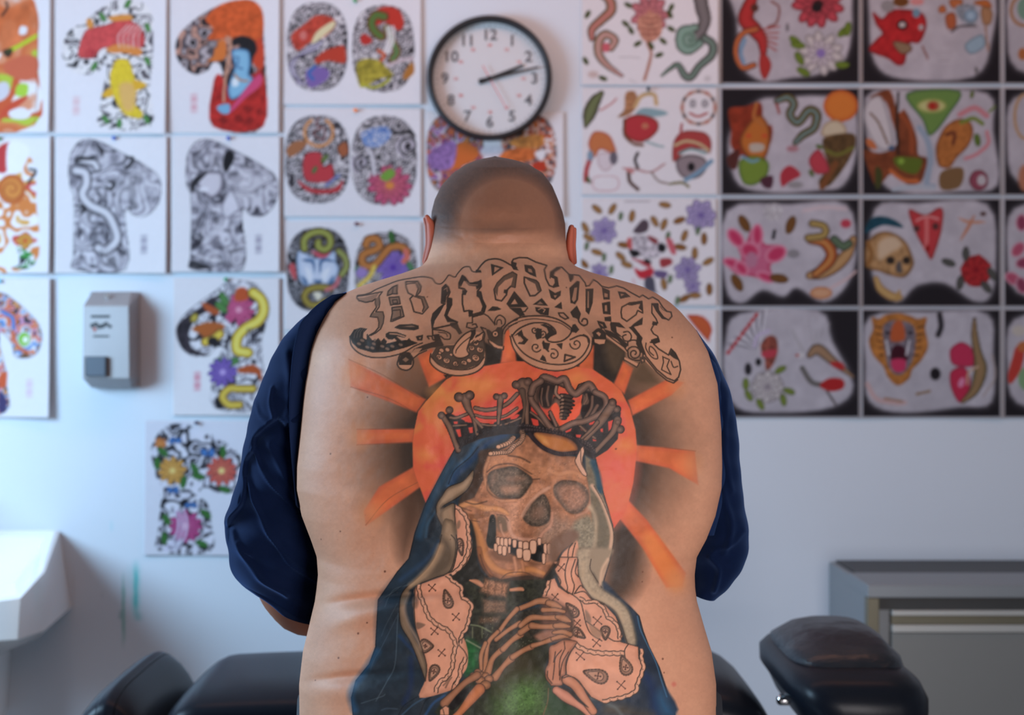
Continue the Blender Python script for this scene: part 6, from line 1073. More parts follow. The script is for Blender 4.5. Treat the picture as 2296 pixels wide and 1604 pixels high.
for px, py, cc, lb in [(797, 3, (.03, .3, .08), 'green push pin on the sheet left of the clock'), (798, 249, (.85, .22, .03), 'orange push pin above the pink chrysanthemum sheet'), (800, 503, (.12, .01, .03), 'dark red push pin above the blue mask'),
                       (258, 311, (.02, .06, .4), 'blue push pin above the snake sleeve sheet'), (514, 311, (.02, .06, .4), 'blue push pin above the pale face sleeve sheet'), (508, 627, (.02, .28, .1), 'green push pin above the yellow snake sheet'),
                       (442, 948, (.05, .03, .08), 'dark purple push pin on the lowest flower sheet'), (0, 313, (.03, .3, .08), 'green push pin at the left edge of the photo'), (2, 631, (.1, .5, .7), 'pale blue push pin at the left edge of the photo'), (1453, 201, (.08, .08, .09), 'black push pin above the red heart sheet')]:
    x, y, z = W(px, py, DW)
    a = cr([[.0, 0], [.0045, 0], [.0045, .002], [.0022, .004], [.0022, .008], [.005, .0095], [.0045, .0115], [0, .012]], False, 2); t = np.linspace(0, 2 * np.pi, 16, endpoint=False)
    R = [np.column_stack([np.cos(t) * max(r, 1e-5), np.full(16, -h), np.sin(t) * max(r, 1e-5)]) for r, h in a]
    v, f = loft(R, caps=False); o = obj('push_pin', mesh_np('push_pin', v, f), mat('pin plastic', cc, .35, vary=(200, .05)), label=lb, cat='push pin', group='push pins holding the sheets'); o.location = (x, DW - .004, z)

# ------------------------------------------------------------------ clock
cx, _, cz = W(1098, 179, DW)
ck = empty('wall_clock', (cx, DW, cz), label='round black rimmed wall clock with white face above the bowed head', cat='clock')
def disc_ring(rs, ys, seg=96):
    t = np.linspace(0, 2 * np.pi, seg, endpoint=False)
    return np.vstack([np.column_stack([np.cos(t) * r, np.full(seg, y), np.sin(t) * r]) for r, y in zip(rs, ys)]), grid_faces(len(rs), seg, True)
v, f = disc_ring([.150, .166, .1672, .163, .158, .1535, .152, .151], [0, 0, -.03, -.040, -.043, -.038, -.024, -.014]); obj('rim', mesh_np('rim', v, f), mat('black clock rim', (.006, .006, .009), .45, vary=(30, .1)), ck)
v, f = disc_ring([.0005, .08, .1525], [-.012, -.012, -.012]); dial = obj('dial', mesh_np('dial', v, f), mat('clock dial', (.52, .52, .54), .45, vary=(20, .01)), ck)
m_num = mat('clock print', (.10, .10, .11), .5, vary=(20, .05)); m_red = mat('red print', (.62, .12, .12), .5, vary=(20, .05)); m_hand = mat('clock hands', (.012, .013, .016), .4, vary=(30, .1))
def text_mesh(s, size, bold=0.):
    c = bpy.data.curves.new('numeral', 'FONT'); c.body = s; c.size = size; c.align_x = 'CENTER'; c.align_y = 'CENTER'; c.extrude = .0004; c.offset = bold
    o = bpy.data.objects.new('numeral', c); COL.objects.link(o); dg = bpy.context.evaluated_depsgraph_get(); dg.update(); me = bpy.data.meshes.new_from_object(o.evaluated_get(dg)); bpy.data.objects.remove(o)
    me.transform(Matrix.Rotation(math.pi / 2, 4, 'X')); return me
for n in range(1, 13):
    a = math.radians(90 - 30 * n)
    o = obj('numeral', text_mesh(str(n), .041, .0009), m_num, ck); o.location = (.120 * math.cos(a), -.0128, .117 * math.sin(a))
    o = obj('minute_numeral', text_mesh(str(n + 12) if n < 12 else '24', .012, .0001), m_red, ck); o.location = (.090 * math.cos(a), -.0128, .090 * math.sin(a))
bm = bmesh.new()
for k in range(60):
    a = math.radians(6 * k); L = .006 if k % 5 else .011
    r = bmesh.ops.create_cube(bm, size=1); M = Matrix.Rotation(a, 4, 'Y') @ Matrix.Translation((.1475 - L / 2, -.0125, 0)) @ Matrix.Diagonal((L, .0006, .0012, 1)); bmesh.ops.transform(bm, matrix=M, verts=r['verts'])
obj('minute_marks', bm_me('minute_marks', bm), m_num, ck)
def hand(name, ang, L, tail, w0, w1, y, m):
    a = math.radians(90 - ang); d = np.array([math.cos(a), math.sin(a)]); n = np.array([-d[1], d[0]])
    q = [d * -tail + n * w0, d * -tail - n * w0, d * L - n * w1, d * L + n * w1]; V = [(p[0], y, p[1]) for p in q] + [(p[0], y - .0012, p[1]) for p in q]
    obj(name, mesh_np(name, V, [(0, 1, 2, 3), (7, 6, 5, 4), (0, 4, 5, 1), (1, 5, 6, 2), (2, 6, 7, 3), (3, 7, 4, 0)], False), m, ck)
hand('hour_hand', 68, .098, .030, .0052, .0030, -.016, m_hand); hand('minute_hand', 77, .135, .030, .0048, .0022, -.0195, m_hand); hand('second_hand', 151, .095, .038, .0012, .0008, -.023, m_red)
cyl('hub', (0, -.012, 0), (0, -.025, 0), .0065, m_hand, ck)

# ------------------------------------------------------------------ soap dispenser
m_st = mat('brushed steel', (.34, .33, .34), .5, .35, vary=(9, .12), bump=(30, .05, .001, (1, 1, 40))); m_sd = mat('dark print', (.03, .03, .035), .5, vary=(30, .1)); m_plt = mat('dark grey push plate', (.10, .115, .14), .35, .6, vary=(14, .1))
sx, _, sz = W(258, 762, DW)
sp = empty('soap_dispenser', (sx, DW, sz), label='brushed steel soap dispenser on the wall between the sleeve sheets', cat='soap dispenser')
k = DW / F
def prof_body(sections):
    """sections: (z, half width back, half width front, depth)"""
    V, Fc = [], []
    for z, hb, hf, d in sections: V += [(-hb, 0, z), (-hf, -d, z), (hf, -d, z), (hb, 0, z)]
    n = len(sections)
    for i in range(n - 1):
        a, b = i * 4, i * 4 + 4
        for j in range(4): Fc.append((a + j, a + (j + 1) % 4, b + (j + 1) % 4, b + j))
    Fc.append((0, 3, 2, 1)); e = (n - 1) * 4; Fc.append((e, e + 1, e + 2, e + 3)); return V, Fc
V, Fc = prof_body([(-.128, .068, .052, .035), (-.103, .068, .062, .085), (.088, .068, .060, .085), (.128, .068, .052, .030)])
me = mesh_np('housing', V, Fc, False); o = obj('housing', me, m_st, sp); bv = o.modifiers.new('edges', 'BEVEL'); bv.width = .002; bv.segments = 2
box('push_plate', -.052, -.1, -.098, .004, -.085, -.045, m_plt, sp, bev=.003); box('push_plate_edge', -.055, -.101, -.098, -.050, -.088, -.045, mat('bright steel edge', (.75, .76, .8), .2, 1, vary=(9, .02)), sp)
cyl('lock_screw', (-.004, -.052, .112), (-.004, -.062, .116), .006, mat('bright screw', (.9, .9, .92), .15, 1, vary=(9, .02)), sp)
for (x, z, w_, h) in [(-.040, .060, .05, .007), (-.034, .008, .042, .005)]: box('printed_line', x, -.0858, z - h / 2, x + w_, -.0848, z + h / 2, m_sd, sp)
bm = bmesh.new()
for a in range(5): cyl_bm(bm, (-.036 + a * .009, -.0846, .036 + .004 * math.sin(a * 2)), (-.036 + a * .009, -.0860, .036 + .004 * math.sin(a * 2)), .0062, seg=12)
cyl_bm(bm, (.010, -.0846, .034), (.010, -.086, .034), .005, seg=10)
obj('logo', bm_me('logo', bm), m_sd, sp)
o = obj('logo_heart', mesh_np('logo_heart', [(-.036, -.0862, .030), (-.024, -.0862, .030), (-.030, -.0862, .018), (-.036, -.0846, .030), (-.024, -.0846, .030), (-.030, -.0846, .018)], [(0, 2, 1), (3, 4, 5), (0, 1, 4, 3), (1, 2, 5, 4), (2, 0, 3, 5)], False), mat('red print on label', (.35, .05, .03), .5, vary=(30, .1)), sp)

# ------------------------------------------------------------------ sink at the lower left
m_cer = mat('white glazed ceramic', (.72, .73, .74), .12, 0, .6, vary=(4, .02), coat=.3)
sk = empty('wash_basin', (-1.42, DW, 0), label='white ceramic wall basin cut by the lower left photo edge', cat='sink')
ox = -1.42
def mir(L): return L + [(-2 * 0 - x if False else (2 * -1.50 - x), y, z) for x, y, z in L[::-1]]
rim = mir([(-1.218, DW, .812), (-1.150, 3.50, .752), (-1.160, 3.36, .712), (-1.30, 3.30, .700)])
def off(L, dx, dy, dz): return [((x + 1.5) * dx - 1.5, DW - (DW - y) * dy, z + dz) for x, y, z in L]
def back(L, d): return [(x, min(y, DW - d), z) for x, y, z in L]
low = mir([(-1.186, DW, .607), (-1.150, 3.50, .607), (-1.170, 3.37, .611), (-1.30, 3.31, .611)])
rings = [[(x, y, .33) for x, y, z in off(rim, .5, .45, 0)], [(x, y, .52) for x, y, z in off(rim, .55, .5, 0)], off(low, .9, .86, -.03), low, rim, back(off(rim, .97, .965, .004), .012), back(off(rim, .92, .91, -.008), .05), back(off(rim, .86, .84, -.05), .075), back(off(rim, .72, .70, -.12), .12), back(off(rim, .4, .6, -.14), .16), back(off(rim, .02, .55, -.142), .2)]
rings = [[(x - ox, y - DW, z) for x, y, z in r] for r in rings]
v, f = loft([np.array(r) for r in rings], caps=False); cap0 = list(range(8))
me = mesh_np('bowl', v, [tuple(q) for q in f.tolist()] + [tuple(cap0)], True); o = obj('bowl', me, m_cer, sk)
bv = o.modifiers.new('edges', 'BEVEL'); bv.width = .010; bv.segments = 3; bv.limit_method = 'ANGLE'; bv.angle_limit = .5; bv.harden_normals = True
mch = mat('chrome', (.8, .8, .82), .08, 1, vary=(9, .02))
v, f = limb([(-.08, -.10, .80), (-.08, -.10, .90), (-.08, -.16, .925), (-.08, -.23, .88)], [.014, .012, .011, .010], 14); obj('faucet', mesh_np('faucet', v, f), mch, sk)
v, f = limb([(-.08, -.22, .46), (-.08, -.22, .36), (-.08, -.12, .33), (-.08, -.002, .36)], [.02, .02, .02, .02], 14); obj('drain_pipe', mesh_np('drain_pipe', v, f), mat('black drain pipe', (.02, .02, .02), .4, vary=(9, .1)), sk)

# ------------------------------------------------------------------ grey convector cabinet at the lower right
m_cab = mat('grey enamelled metal', (.20, .215, .23), .42, .3, vary=(2.5, .06), bump=(4, .06, .01)); m_cad = mat('dark grille', (.02, .02, .02), .5, vary=(20, .2)); m_cal = mat('light metal trim', (.42, .42, .40), .35, .4, vary=(9, .06)); m_cao = mat('brass brown trim', (.14, .125, .085), .4, .5, vary=(9, .1))
x0 = (1857 - 1148) * DW / F; zt = HC - (1257 - 802) * DW / F; yf = 3.405; x1 = 2.7
cb = empty('convector_cabinet', ((x0 + x1) / 2, (yf + DW) / 2, 0), label='grey metal heating cabinet with slotted top against the wall', cat='heater'); bx, by = cb.location.x, cb.location.y
def cbox(name, a0, b0, c0, a1, b1, c1, m, par=cb, bev=0): return box(name, a0 - bx, b0 - by, c0, a1 - bx, b1 - by, c1, m, par, bev)
cbox('casing', x0 + .002, yf + .03, 0, x1, DW - .001, zt - .004, m_cab, bev=.003)
cbox('top_grille', x0 + .02, 3.60, zt - .004, x1 - .02, DW - .004, zt + .001, m_cad)
cbox('top_lip', x0, yf, zt - .03, x1, 3.60, zt + .002, m_cab, bev=.003)
cbox('left_stile', x0, yf, 0, x0 + .028, yf + .032, zt - .03, m_cao, bev=.002)
cbox('dark_slot', x0 + .028, yf + .012, zt - .060, x1, yf + .035, zt - .030, m_cad)
cbox('upper_trim', x0 + .060, yf + .002, zt - .073, x1, yf + .034, zt - .060, m_cal, bev=.002)
cbox('middle_trim', x0 + .060, yf + .010, zt - .094, x1, yf + .034, zt - .074, m_cao)
cbox('lower_trim', x0 + .060, yf + .002, zt - .113, x1, yf + .034, zt - .095, m_cal, bev=.002)
cbox('front_panel', x0 + .060, yf + .006, .06, x1 - .03, yf + .034, zt - .114, mat('grey front panel', (.17, .172, .165), .4, .2, vary=(2, .05)), bev=.002)
cbox('plinth', x0 + .03, yf + .012, 0, x1 - .03, yf + .034, .058, m_cad)

# ------------------------------------------------------------------ tattoo bench
m_lea = mat('black leatherette', (.006, .008, .013), .34, 0, .13, bump=(220, .12, .0006), vary=(6, .15)); m_blk = mat('black metal', (.015, .015, .016), .4, .6, vary=(9, .1))
bn = empty('tattoo_bench', (0, 2.68, 0), label='low black padded bench behind the standing person', cat='bench')
def cushion(name, xl, xr, y0, y1, zt, th, r=.05, slope=0., crown=.012, par=bn):
    """puffy rounded slab built from superellipse rings along x"""
    xs = np.concatenate([xl + r * (1 - np.cos(np.linspace(0, math.pi / 2, 9))), np.linspace(xl + r, xr - r, 14)[1:-1], xr - r * (1 - np.cos(np.linspace(math.pi / 2, 0, 9)))])
    t = np.linspace(0, 2 * np.pi, 56, endpoint=False); R = []
    for x in xs:
        e = min((x - xl) / r, (xr - x) / r, 1); s = math.sqrt(max(1 - (1 - e) ** 2, 0)); sy = (y1 - y0) / 2 - r * .55 * (1 - s); sz = max(th / 2 - .9 * r * (1 - s), .004); n = 3.6
        cy_, cz_ = (y0 + y1) / 2, zt - th / 2 + slope * (x - (xl + xr) / 2) + crown * math.sin(math.pi * (x - xl) / (xr - xl))
        R.append(np.column_stack([np.full(56, x), cy_ - 2.68 + sy * np.sign(np.cos(t)) * np.abs(np.cos(t)) ** (2 / n), cz_ - (th / 2 - sz) * .6 + sz * np.sign(np.sin(t)) * np.abs(np.sin(t)) ** (2 / n)]))
    v, f = loft(R, caps=True); return obj(name, mesh_np(name, v, f), m_lea, par)
def ex(px, d): return (px - 1148) * d / F
cushion('foot_cushion', ex(128, 2.47), ex(372, 2.56), 2.46, 2.90, .690, .125, .10)
cushion('seat_cushion', ex(322, 2.44), .10, 2.46, 2.90, .690, .125, .085)
cushion('back_cushion', .105, ex(1765, 2.53), 2.46, 2.90, .700, .150, .125)
hx0, hx1 = ex(1768, 2.36), ex(2084, 2.36)
HD = empty('head_rest', (0, 0, 0)); HD.parent = bn
# headrest: lower block and the strapped cap on top of it
def block(name, secs, m, par):
    t = np.linspace(0, 2 * np.pi, 48, endpoint=False); R = []
    for z, xa, xb, ya, yb, n in secs:
        R.append(np.column_stack([(xa + xb) / 2 + (xb - xa) / 2 * np.sign(np.cos(t)) * np.abs(np.cos(t)) ** (2 / n), (ya + yb) / 2 - 2.68 + (yb - ya) / 2 * np.sign(np.sin(t)) * np.abs(np.sin(t)) ** (2 / n), np.full(48, z)]))
    v, f = loft(R[::-1], caps=True); return obj(name, mesh_np(name, v, f), m, par)
def E(px): return ex(px, 2.36)
def Z(py, d=2.36): return HC - (py - 802) * d / F
def E2(px): return ex(px, 2.42)
block('cushion', [(.762, E(1800), E(2010), 2.36, 2.70, 4), (.757, E(1780), E(2044), 2.31, 2.72, 4), (.742, E(1768), E(2070), 2.29, 2.74, 4.5), (Z(1560), E(1768), E(2084), 2.28, 2.74, 4.5), (Z(1585), E(1786), E(2083), 2.28, 2.73, 4.5), (Z(1625), E(1805), E(2080), 2.285, 2.73, 4.5), (Z(1640), E(1815), E(2074), 2.29, 2.72, 4.5), (Z(1655), E(1840), E(2050), 2.34, 2.68, 4)], m_lea, HD)
block('cover', [(.800, E2(1890), E2(1960), 2.52, 2.60, 2.6), (.799, E2(1845), E2(1985), 2.47, 2.65, 2.8), (.792, E2(1812), E2(2003), 2.43, 2.67, 3), (.780, E2(1790), E2(2014), 2.40, 2.68, 3.6), (.768, E2(1774), E2(2030), 2.375, 2.70, 4), (.756, E2(1778), E2(2034), 2.37, 2.70, 4), (.750, E2(1776), E2(2036), 2.36, 2.70, 4), (.742, E2(1780), E2(2034), 2.365, 2.70, 4)], mat('wrinkled black cover', (.007, .009, .014), .34, 0, .4, bump=(9, .55, .02, (1, 1, 3)), vary=(6, .15)), HD)
v, f = limb([(ex(1755, 2.5), -.16, Z(1576, 2.5)), (ex(1800, 2.5), -.16, Z(1576, 2.5))], [.010, .010], 14); obj('bracket_pin', mesh_np('bracket_pin', v, f), mch, HD)
bm = bmesh.new(); box_bm(bm, -.78, -.19, .53, .475, .19, .565, .004)
obj('bench_frame', bm_me('bench_frame', bm), m_blk, bn); cyl('pedestal', (0, 0, .04), (0, 0, .53), .07, m_blk, bn); box('pedestal_foot', -.35, -.22, 0, .35, .22, .04, m_blk, bn, bev=.01)
box('head_rest_bar', .46, -.03, .535, .75, .03, .560, m_blk, bn)
cyl('bench_leg', (-.70, 0, 0), (-.70, 0, .53), .02, m_blk, bn)

# ------------------------------------------------------------------ ceiling lamps (out of frame)
for x, y, rx, ry, lb in [(.95, -.55, .6, .15, 'long ceiling lamp behind the camera'), (-.5, 3.05, .95, .13, 'long ceiling lamp near the wall of sheets')]:
    t = empty('ceiling_lamp', (x, y, ZC), label=lb, cat='lamp'); box('lamp_housing', -rx, -ry, -.06, rx, ry, 0, m_wall, t, bev=.005)
# ------------------------------------------------------------------ the person, seen from behind
ink = paint_skin(); paint_hair_and_shade(ink)
PY = 1.82   # depth of the body axis (distance from the camera)
# skin outline in the photograph: py, left px, right px
SIL = np.array([(352, 1104, 1116), (356, 1082, 1140), (360, 1066, 1158), (369, 1044, 1186), (388, 1016, 1217), (416, 990, 1238), (447, 975, 1251), (474, 968, 1261), (500, 967, 1267), (530, 966, 1268), (560, 964, 1270), (585, 958, 1276),
                (600, 945, 1292), (615, 905, 1330), (632, 850, 1395), (645, 810, 1440), (660, 775, 1470), (680, 748, 1500), (700, 732, 1522), (740, 715, 1556), (790, 700, 1583), (860, 690, 1603), (960, 680, 1611), (1040, 671, 1613), (1090, 670, 1612), (1150, 682, 1599), (1200, 701, 1580),
                (1240, 715, 1558), (1280, 718, 1553), (1310, 715, 1554), (1340, 711, 1558), (1400, 697, 1575), (1450, 685, 1590), (1520, 677, 1600), (1604, 678, 1600), (1700, 690, 1590), (1900, 720, 1570)], float)
# py, axis depth, half depth, roundness exponent
AX = np.array([(352, 1.99, .03, 2.0), (356, 1.975, .055, 2.0), (372, 1.955, .078, 2.05), (400, 1.935, .092, 2.1), (450, 1.915, .104, 2.15), (500, 1.90, .108, 2.2), (540, 1.885, .098, 2.2), (575, 1.875, .095, 2.2), (600, 1.87, .10, 2.2), (632, 1.87, .125, 2.3), (680, 1.86, .150, 2.4), (760, 1.84, .165, 2.5), (900, 1.83, .175, 2.6),
               (1040, 1.83, .175, 2.6), (1200, 1.82, .165, 2.5), (1300, 1.82, .17, 2.5), (1450, 1.82, .18, 2.5), (1604, 1.82, .185, 2.5), (1900, 1.82, .18, 2.4)], float)
def smooth_tab(t, n=400):
    y = np.linspace(t[0, 0], t[-1, 0], n); o = np.column_stack([y] + [np.interp(y, t[:, 0], t[:, k]) for k in range(1, t.shape[1])])
    return o
pys = np.concatenate([350 + 8 * np.array([.25, .5, .8]) ** 1.0, np.linspace(358, 575, 130), np.arange(576.3, 1640, 1.55), np.linspace(1645, 1900, 30)])
pys = np.clip(pys, 352, 1900)
def tab(t, k, w_=0):
    v = np.interp(pys, t[:, 0], t[:, k])
    if w_:
        m = np.interp(np.arange(352, 1900, 1.), t[:, 0], t[:, k]); kr = np.hanning(w_ * 2 + 1); kr /= kr.sum(); mp = np.pad(m, w_, mode='edge'); m = np.convolve(mp, kr, 'valid'); s = np.interp(pys, np.arange(352, 1900, 1.)[:len(m)], m)
        b = np.clip((pys - 375) / 30, 0, 1); v = v * (1 - b) + s * b
    return v
L, R_, YA, HB, EX = tab(SIL, 1, 7), tab(SIL, 2, 7), tab(AX, 1, 24), tab(AX, 2, 20), tab(AX, 3, 20)
zz = HC - (pys - 802) * YA / F
xl, xr = (L - 1148) * YA / F, (R_ - 1148) * YA / F
NB, NF = 760, 90
s = np.linspace(-1, 1, NB); tb = .55 * s + .45 * np.sin(s * np.pi / 2)
th = np.linspace(0, np.pi, NF + 2)[1:-1]
nr = len(pys)
cxr, hw = (xl + xr) / 2, (xr - xl) / 2
T = np.broadcast_to(tb, (nr, NB)); e = EX[:, None]
prof = (1 - np.abs(T) ** e) ** (1 / e)
Xb = cxr[:, None] + hw[:, None] * T; Yb = YA[:, None] - HB[:, None] * prof; Zb = np.broadcast_to(zz[:, None], Xb.shape).copy()
# relief of the back, in photograph coordinates
pX = 1148 + F * Xb / Yb; pY = 802 - F * (Zb - HC) / Yb
def g(x, y, sx, sy, a=0):
    c_, s_ = math.cos(math.radians(a)), math.sin(math.radians(a)); u = (pX - x) * c_ + (pY - y) * s_; v_ = -(pX - x) * s_ + (pY - y) * c_
    return np.exp(-(u / sx) ** 2 - (v_ / sy) ** 2)
rel = (-.010 * g(910, 900, 130, 190) - .010 * g(1380, 900, 130, 190) + .007 * g(1160, 960, 40, 420) + .004 * g(1165, 1400, 30, 200)       # shoulder blades, spine
       - .008 * g(1130, 600, 120, 26) + .003 * g(1120, 546, 95, 12) + .004 * g(1120, 470, 70, 20) - .004 * g(1130, 505, 110, 22)           # roll and folds of the neck
       + .016 * g(850, 1342, 130, 13, -6) - .014 * g(810, 1378, 120, 26, -16) - .006 * g(800, 1440, 90, 40) + .009 * g(770, 1520, 150, 11, -6) - .008 * g(780, 1552, 120, 22)
       + .012 * g(700, 1235, 60, 16, 30) + .012 * g(1560, 1262, 90, 18, -20) - .010 * g(1500, 1330, 110, 40, -10) - .008 * g(1500, 1180, 80, 60) - .006 * g(790, 1150, 80, 80)
       - .006 * g(760, 760, 60, 60) - .004 * g(1500, 760, 60, 50))
n_ = ink.noise(44, 401).copy(); rel += (ink.sample(np.clip(pX, 605, 1690), np.clip(pY, 335, 1635))[..., 0] * 0)
ii = np.clip((pX - ink.x0).astype(int), 0, ink.w - 1); jj = np.clip((pY - ink.y0).astype(int), 0, ink.h - 1)
rel += (n_[jj, ii] - .5) * .004
Yb = Yb + rel * (1 - np.abs(T) ** 3)
Xf = cxr[:, None] - hw[:, None] * -np.cos(th)[None] ; Yf = YA[:, None] + HB[:, None] * 1.0 * np.sin(th)[None]
# belly and face at the hidden front
pyc = pys[:, None]; Yf += (.10 * np.exp(-((pyc - 1500) / 260.) ** 2) + .02 * np.exp(-((pyc - 560) / 30.) ** 2)) * np.sin(th)[None] ** 2 + .018 * np.exp(-((pyc - 520) / 16.) ** 2) * np.exp(-((th[None] - np.pi / 2) / .16) ** 2)
Xf = cxr[:, None] + hw[:, None] * np.cos(th)[None]
tl = np.clip((560 - pys) / 60, 0, 1)[:, None] * .16           # the bowed head: rings lean forward
ZF = zz[:, None] + (Yf - YA[:, None]) * tl; Zb = Zb + (Yb - YA[:, None]) * tl
V = np.concatenate([np.stack([Xb, Yb, Zb], -1), np.stack([Xf, Yf, ZF], -1)], 1)
nc = NB + NF; V = V.reshape(-1, 3)
fc = grid_faces(nr, nc, True)
# colour: ink on the back, plain skin elsewhere
pX = 1148 + F * V[:, 0] / V[:, 1]; pY = 802 - F * (V[:, 2] - HC) / V[:, 1]
skin_k = np.array([.80, .80, .80])
col = lin(ink.sample(np.clip(pX, 602, 1697), np.clip(pY, 332, 1636)))
front = (np.arange(len(V)) % nc) >= NB
base = lin(np.array(SKIN) / 255.); col[front & (pY > 560)] = base
lowm = (pY > 1800); col[lowm] = base
v0 = V[:nc]; top = np.vstack([v0.mean(0) + (v0 - v0.mean(0)) * k_ + [0, 0, h] for k_, h in ((.002, .0015), (.5, .001))]);
parts = [(V, fc)]; cols = [col]
tv, tf = np.vstack([top, v0]), grid_faces(3, nc, True); parts.append((tv, tf)); cols.append(np.tile(lin(np.array((62, 52, 48)) / 255.), (len(tv), 1)))
def add(vf, c): parts.append(vf); cols.append(np.tile(lin(np.array(c) / 255.), (len(vf[0]), 1)))
# ears
EAR = (176, 92, 70)
def ear(pts, rad, dd, sgn):
    p3 = [W(x, y, dd + o) for x, y, o in pts]; k_ = dd / F
    v, f = limb(p3, [(r * k_, .010) for r in rad], 18, up=(0, 1, 0), sub=5); add((v, f), EAR)
    # rim of the ear, turned outwards
    v, f = limb([(p[0] + sgn * r * k_ * .9, p[1] + .008, p[2]) for p, r in zip(p3, rad)], [.0035] * len(rad), 10, sub=5); add((v, f), EAR)
    v, f = limb([(p[0] + sgn * r * k_ * .3, p[1] + .014, p[2]) for p, r in zip(p3[1:-1], rad[1:-1])], [.006] * (len(rad) - 2), 10, sub=5); add((v, f), EAR)
ear([(959, 490, 0), (966, 505, 0), (971, 525, -.004), (972, 548, -.004), (965, 570, 0), (956, 586, .006)], [6, 10, 14, 15, 12, 5], 1.862, -1)
ear([(1281, 513, 0), (1279, 530, 0), (1278, 548, 0), (1279, 568, 0), (1283, 588, .004)], [7, 9, 9, 9, 6], 1.885, 1)
# arms: shoulder, elbow, wrist; the forearms run forward to the clasped hands
ARM = (150, 100, 78)
def arm(s_):
    x = lambda v_: cxm + s_ * v_
    cxm = -.003
    dx = .0 if s_ < 0 else -.050
    sh = (x(.235 + dx * .8), 1.86, 1.27); el = (x(.297 + dx - (.02 if s_ > 0 else 0)), 1.88, 1.0 if s_ < 0 else 1.05); mid = (x(.255 + dx), 1.97, .935 if s_ < 0 else .99); wr = (x(.10), 2.16, .90)
    v, f = limb([(x(.14), 1.87, 1.25), (sh[0], sh[1], 1.22), (x(.272 + dx), 1.87, 1.14), el], [.045, .052, .056, .050], 28); add((v, f), SKIN)
    v, f = limb([(el[0], el[1] - .005, el[2] + .02), (x(.285 + dx), 1.92, .965 if s_ < 0 else 1.02), mid, wr], [.050, .049, .042, .030], 28); add((v, f), ARM)
    # hand: palm, four fingers and thumb closing over the other hand
    v, f = limb([wr, (x(.075), 2.175, .888), (x(.03), 2.19, .878)], [(.026, .030), (.020, .040), (.017, .040)], 18); add((v, f), SKIN)
    for i_, (dz, L_) in enumerate([(.030, .070), (.010, .078), (-.010, .072), (-.029, .058)]):
        a0 = np.array([x(.032), 2.192, .878 + dz]); d1 = np.array([-s_ * .6, .55, -.1]) * L_ * .5; d2 = np.array([-s_ * .7, -.3, -.15]) * L_ * .45
        v, f = limb([a0, a0 + d1, a0 + d1 + d2, a0 + d1 + d2 * 1.7], [.0095, .0088, .0080, .0066], 12, sub=4); add((v, f), SKIN)
    v, f = limb([(x(.085), 2.17, .91), (x(.06), 2.16, .935), (x(.03), 2.165, .945)], [.013, .011, .008], 12, sub=4); add((v, f), SKIN)
arm(-1); arm(1)
V, fc = join(*parts); col = np.clip(np.vstack(cols) * [1.08, 1.05, 1.05], 0, 1)
person = empty('person', (0, 1.9, 0), label='heavy person with shaved head bowed, back turned, big skull tattoo and navy shirt pulled open', cat='person')
def loc(v): return np.asarray(v, float) - [0, 1.9, 0]
def skin_mat():
    m = mat('tattooed skin', (.5, .35, .25), .55, 0, .26, attr=True, bump=(420, .16, .0008), sss=.0)
    return m
body = obj('body', mesh_np('body', loc(V), fc[:, ::-1], True, col), skin_mat(), person)
body.name = 'body'

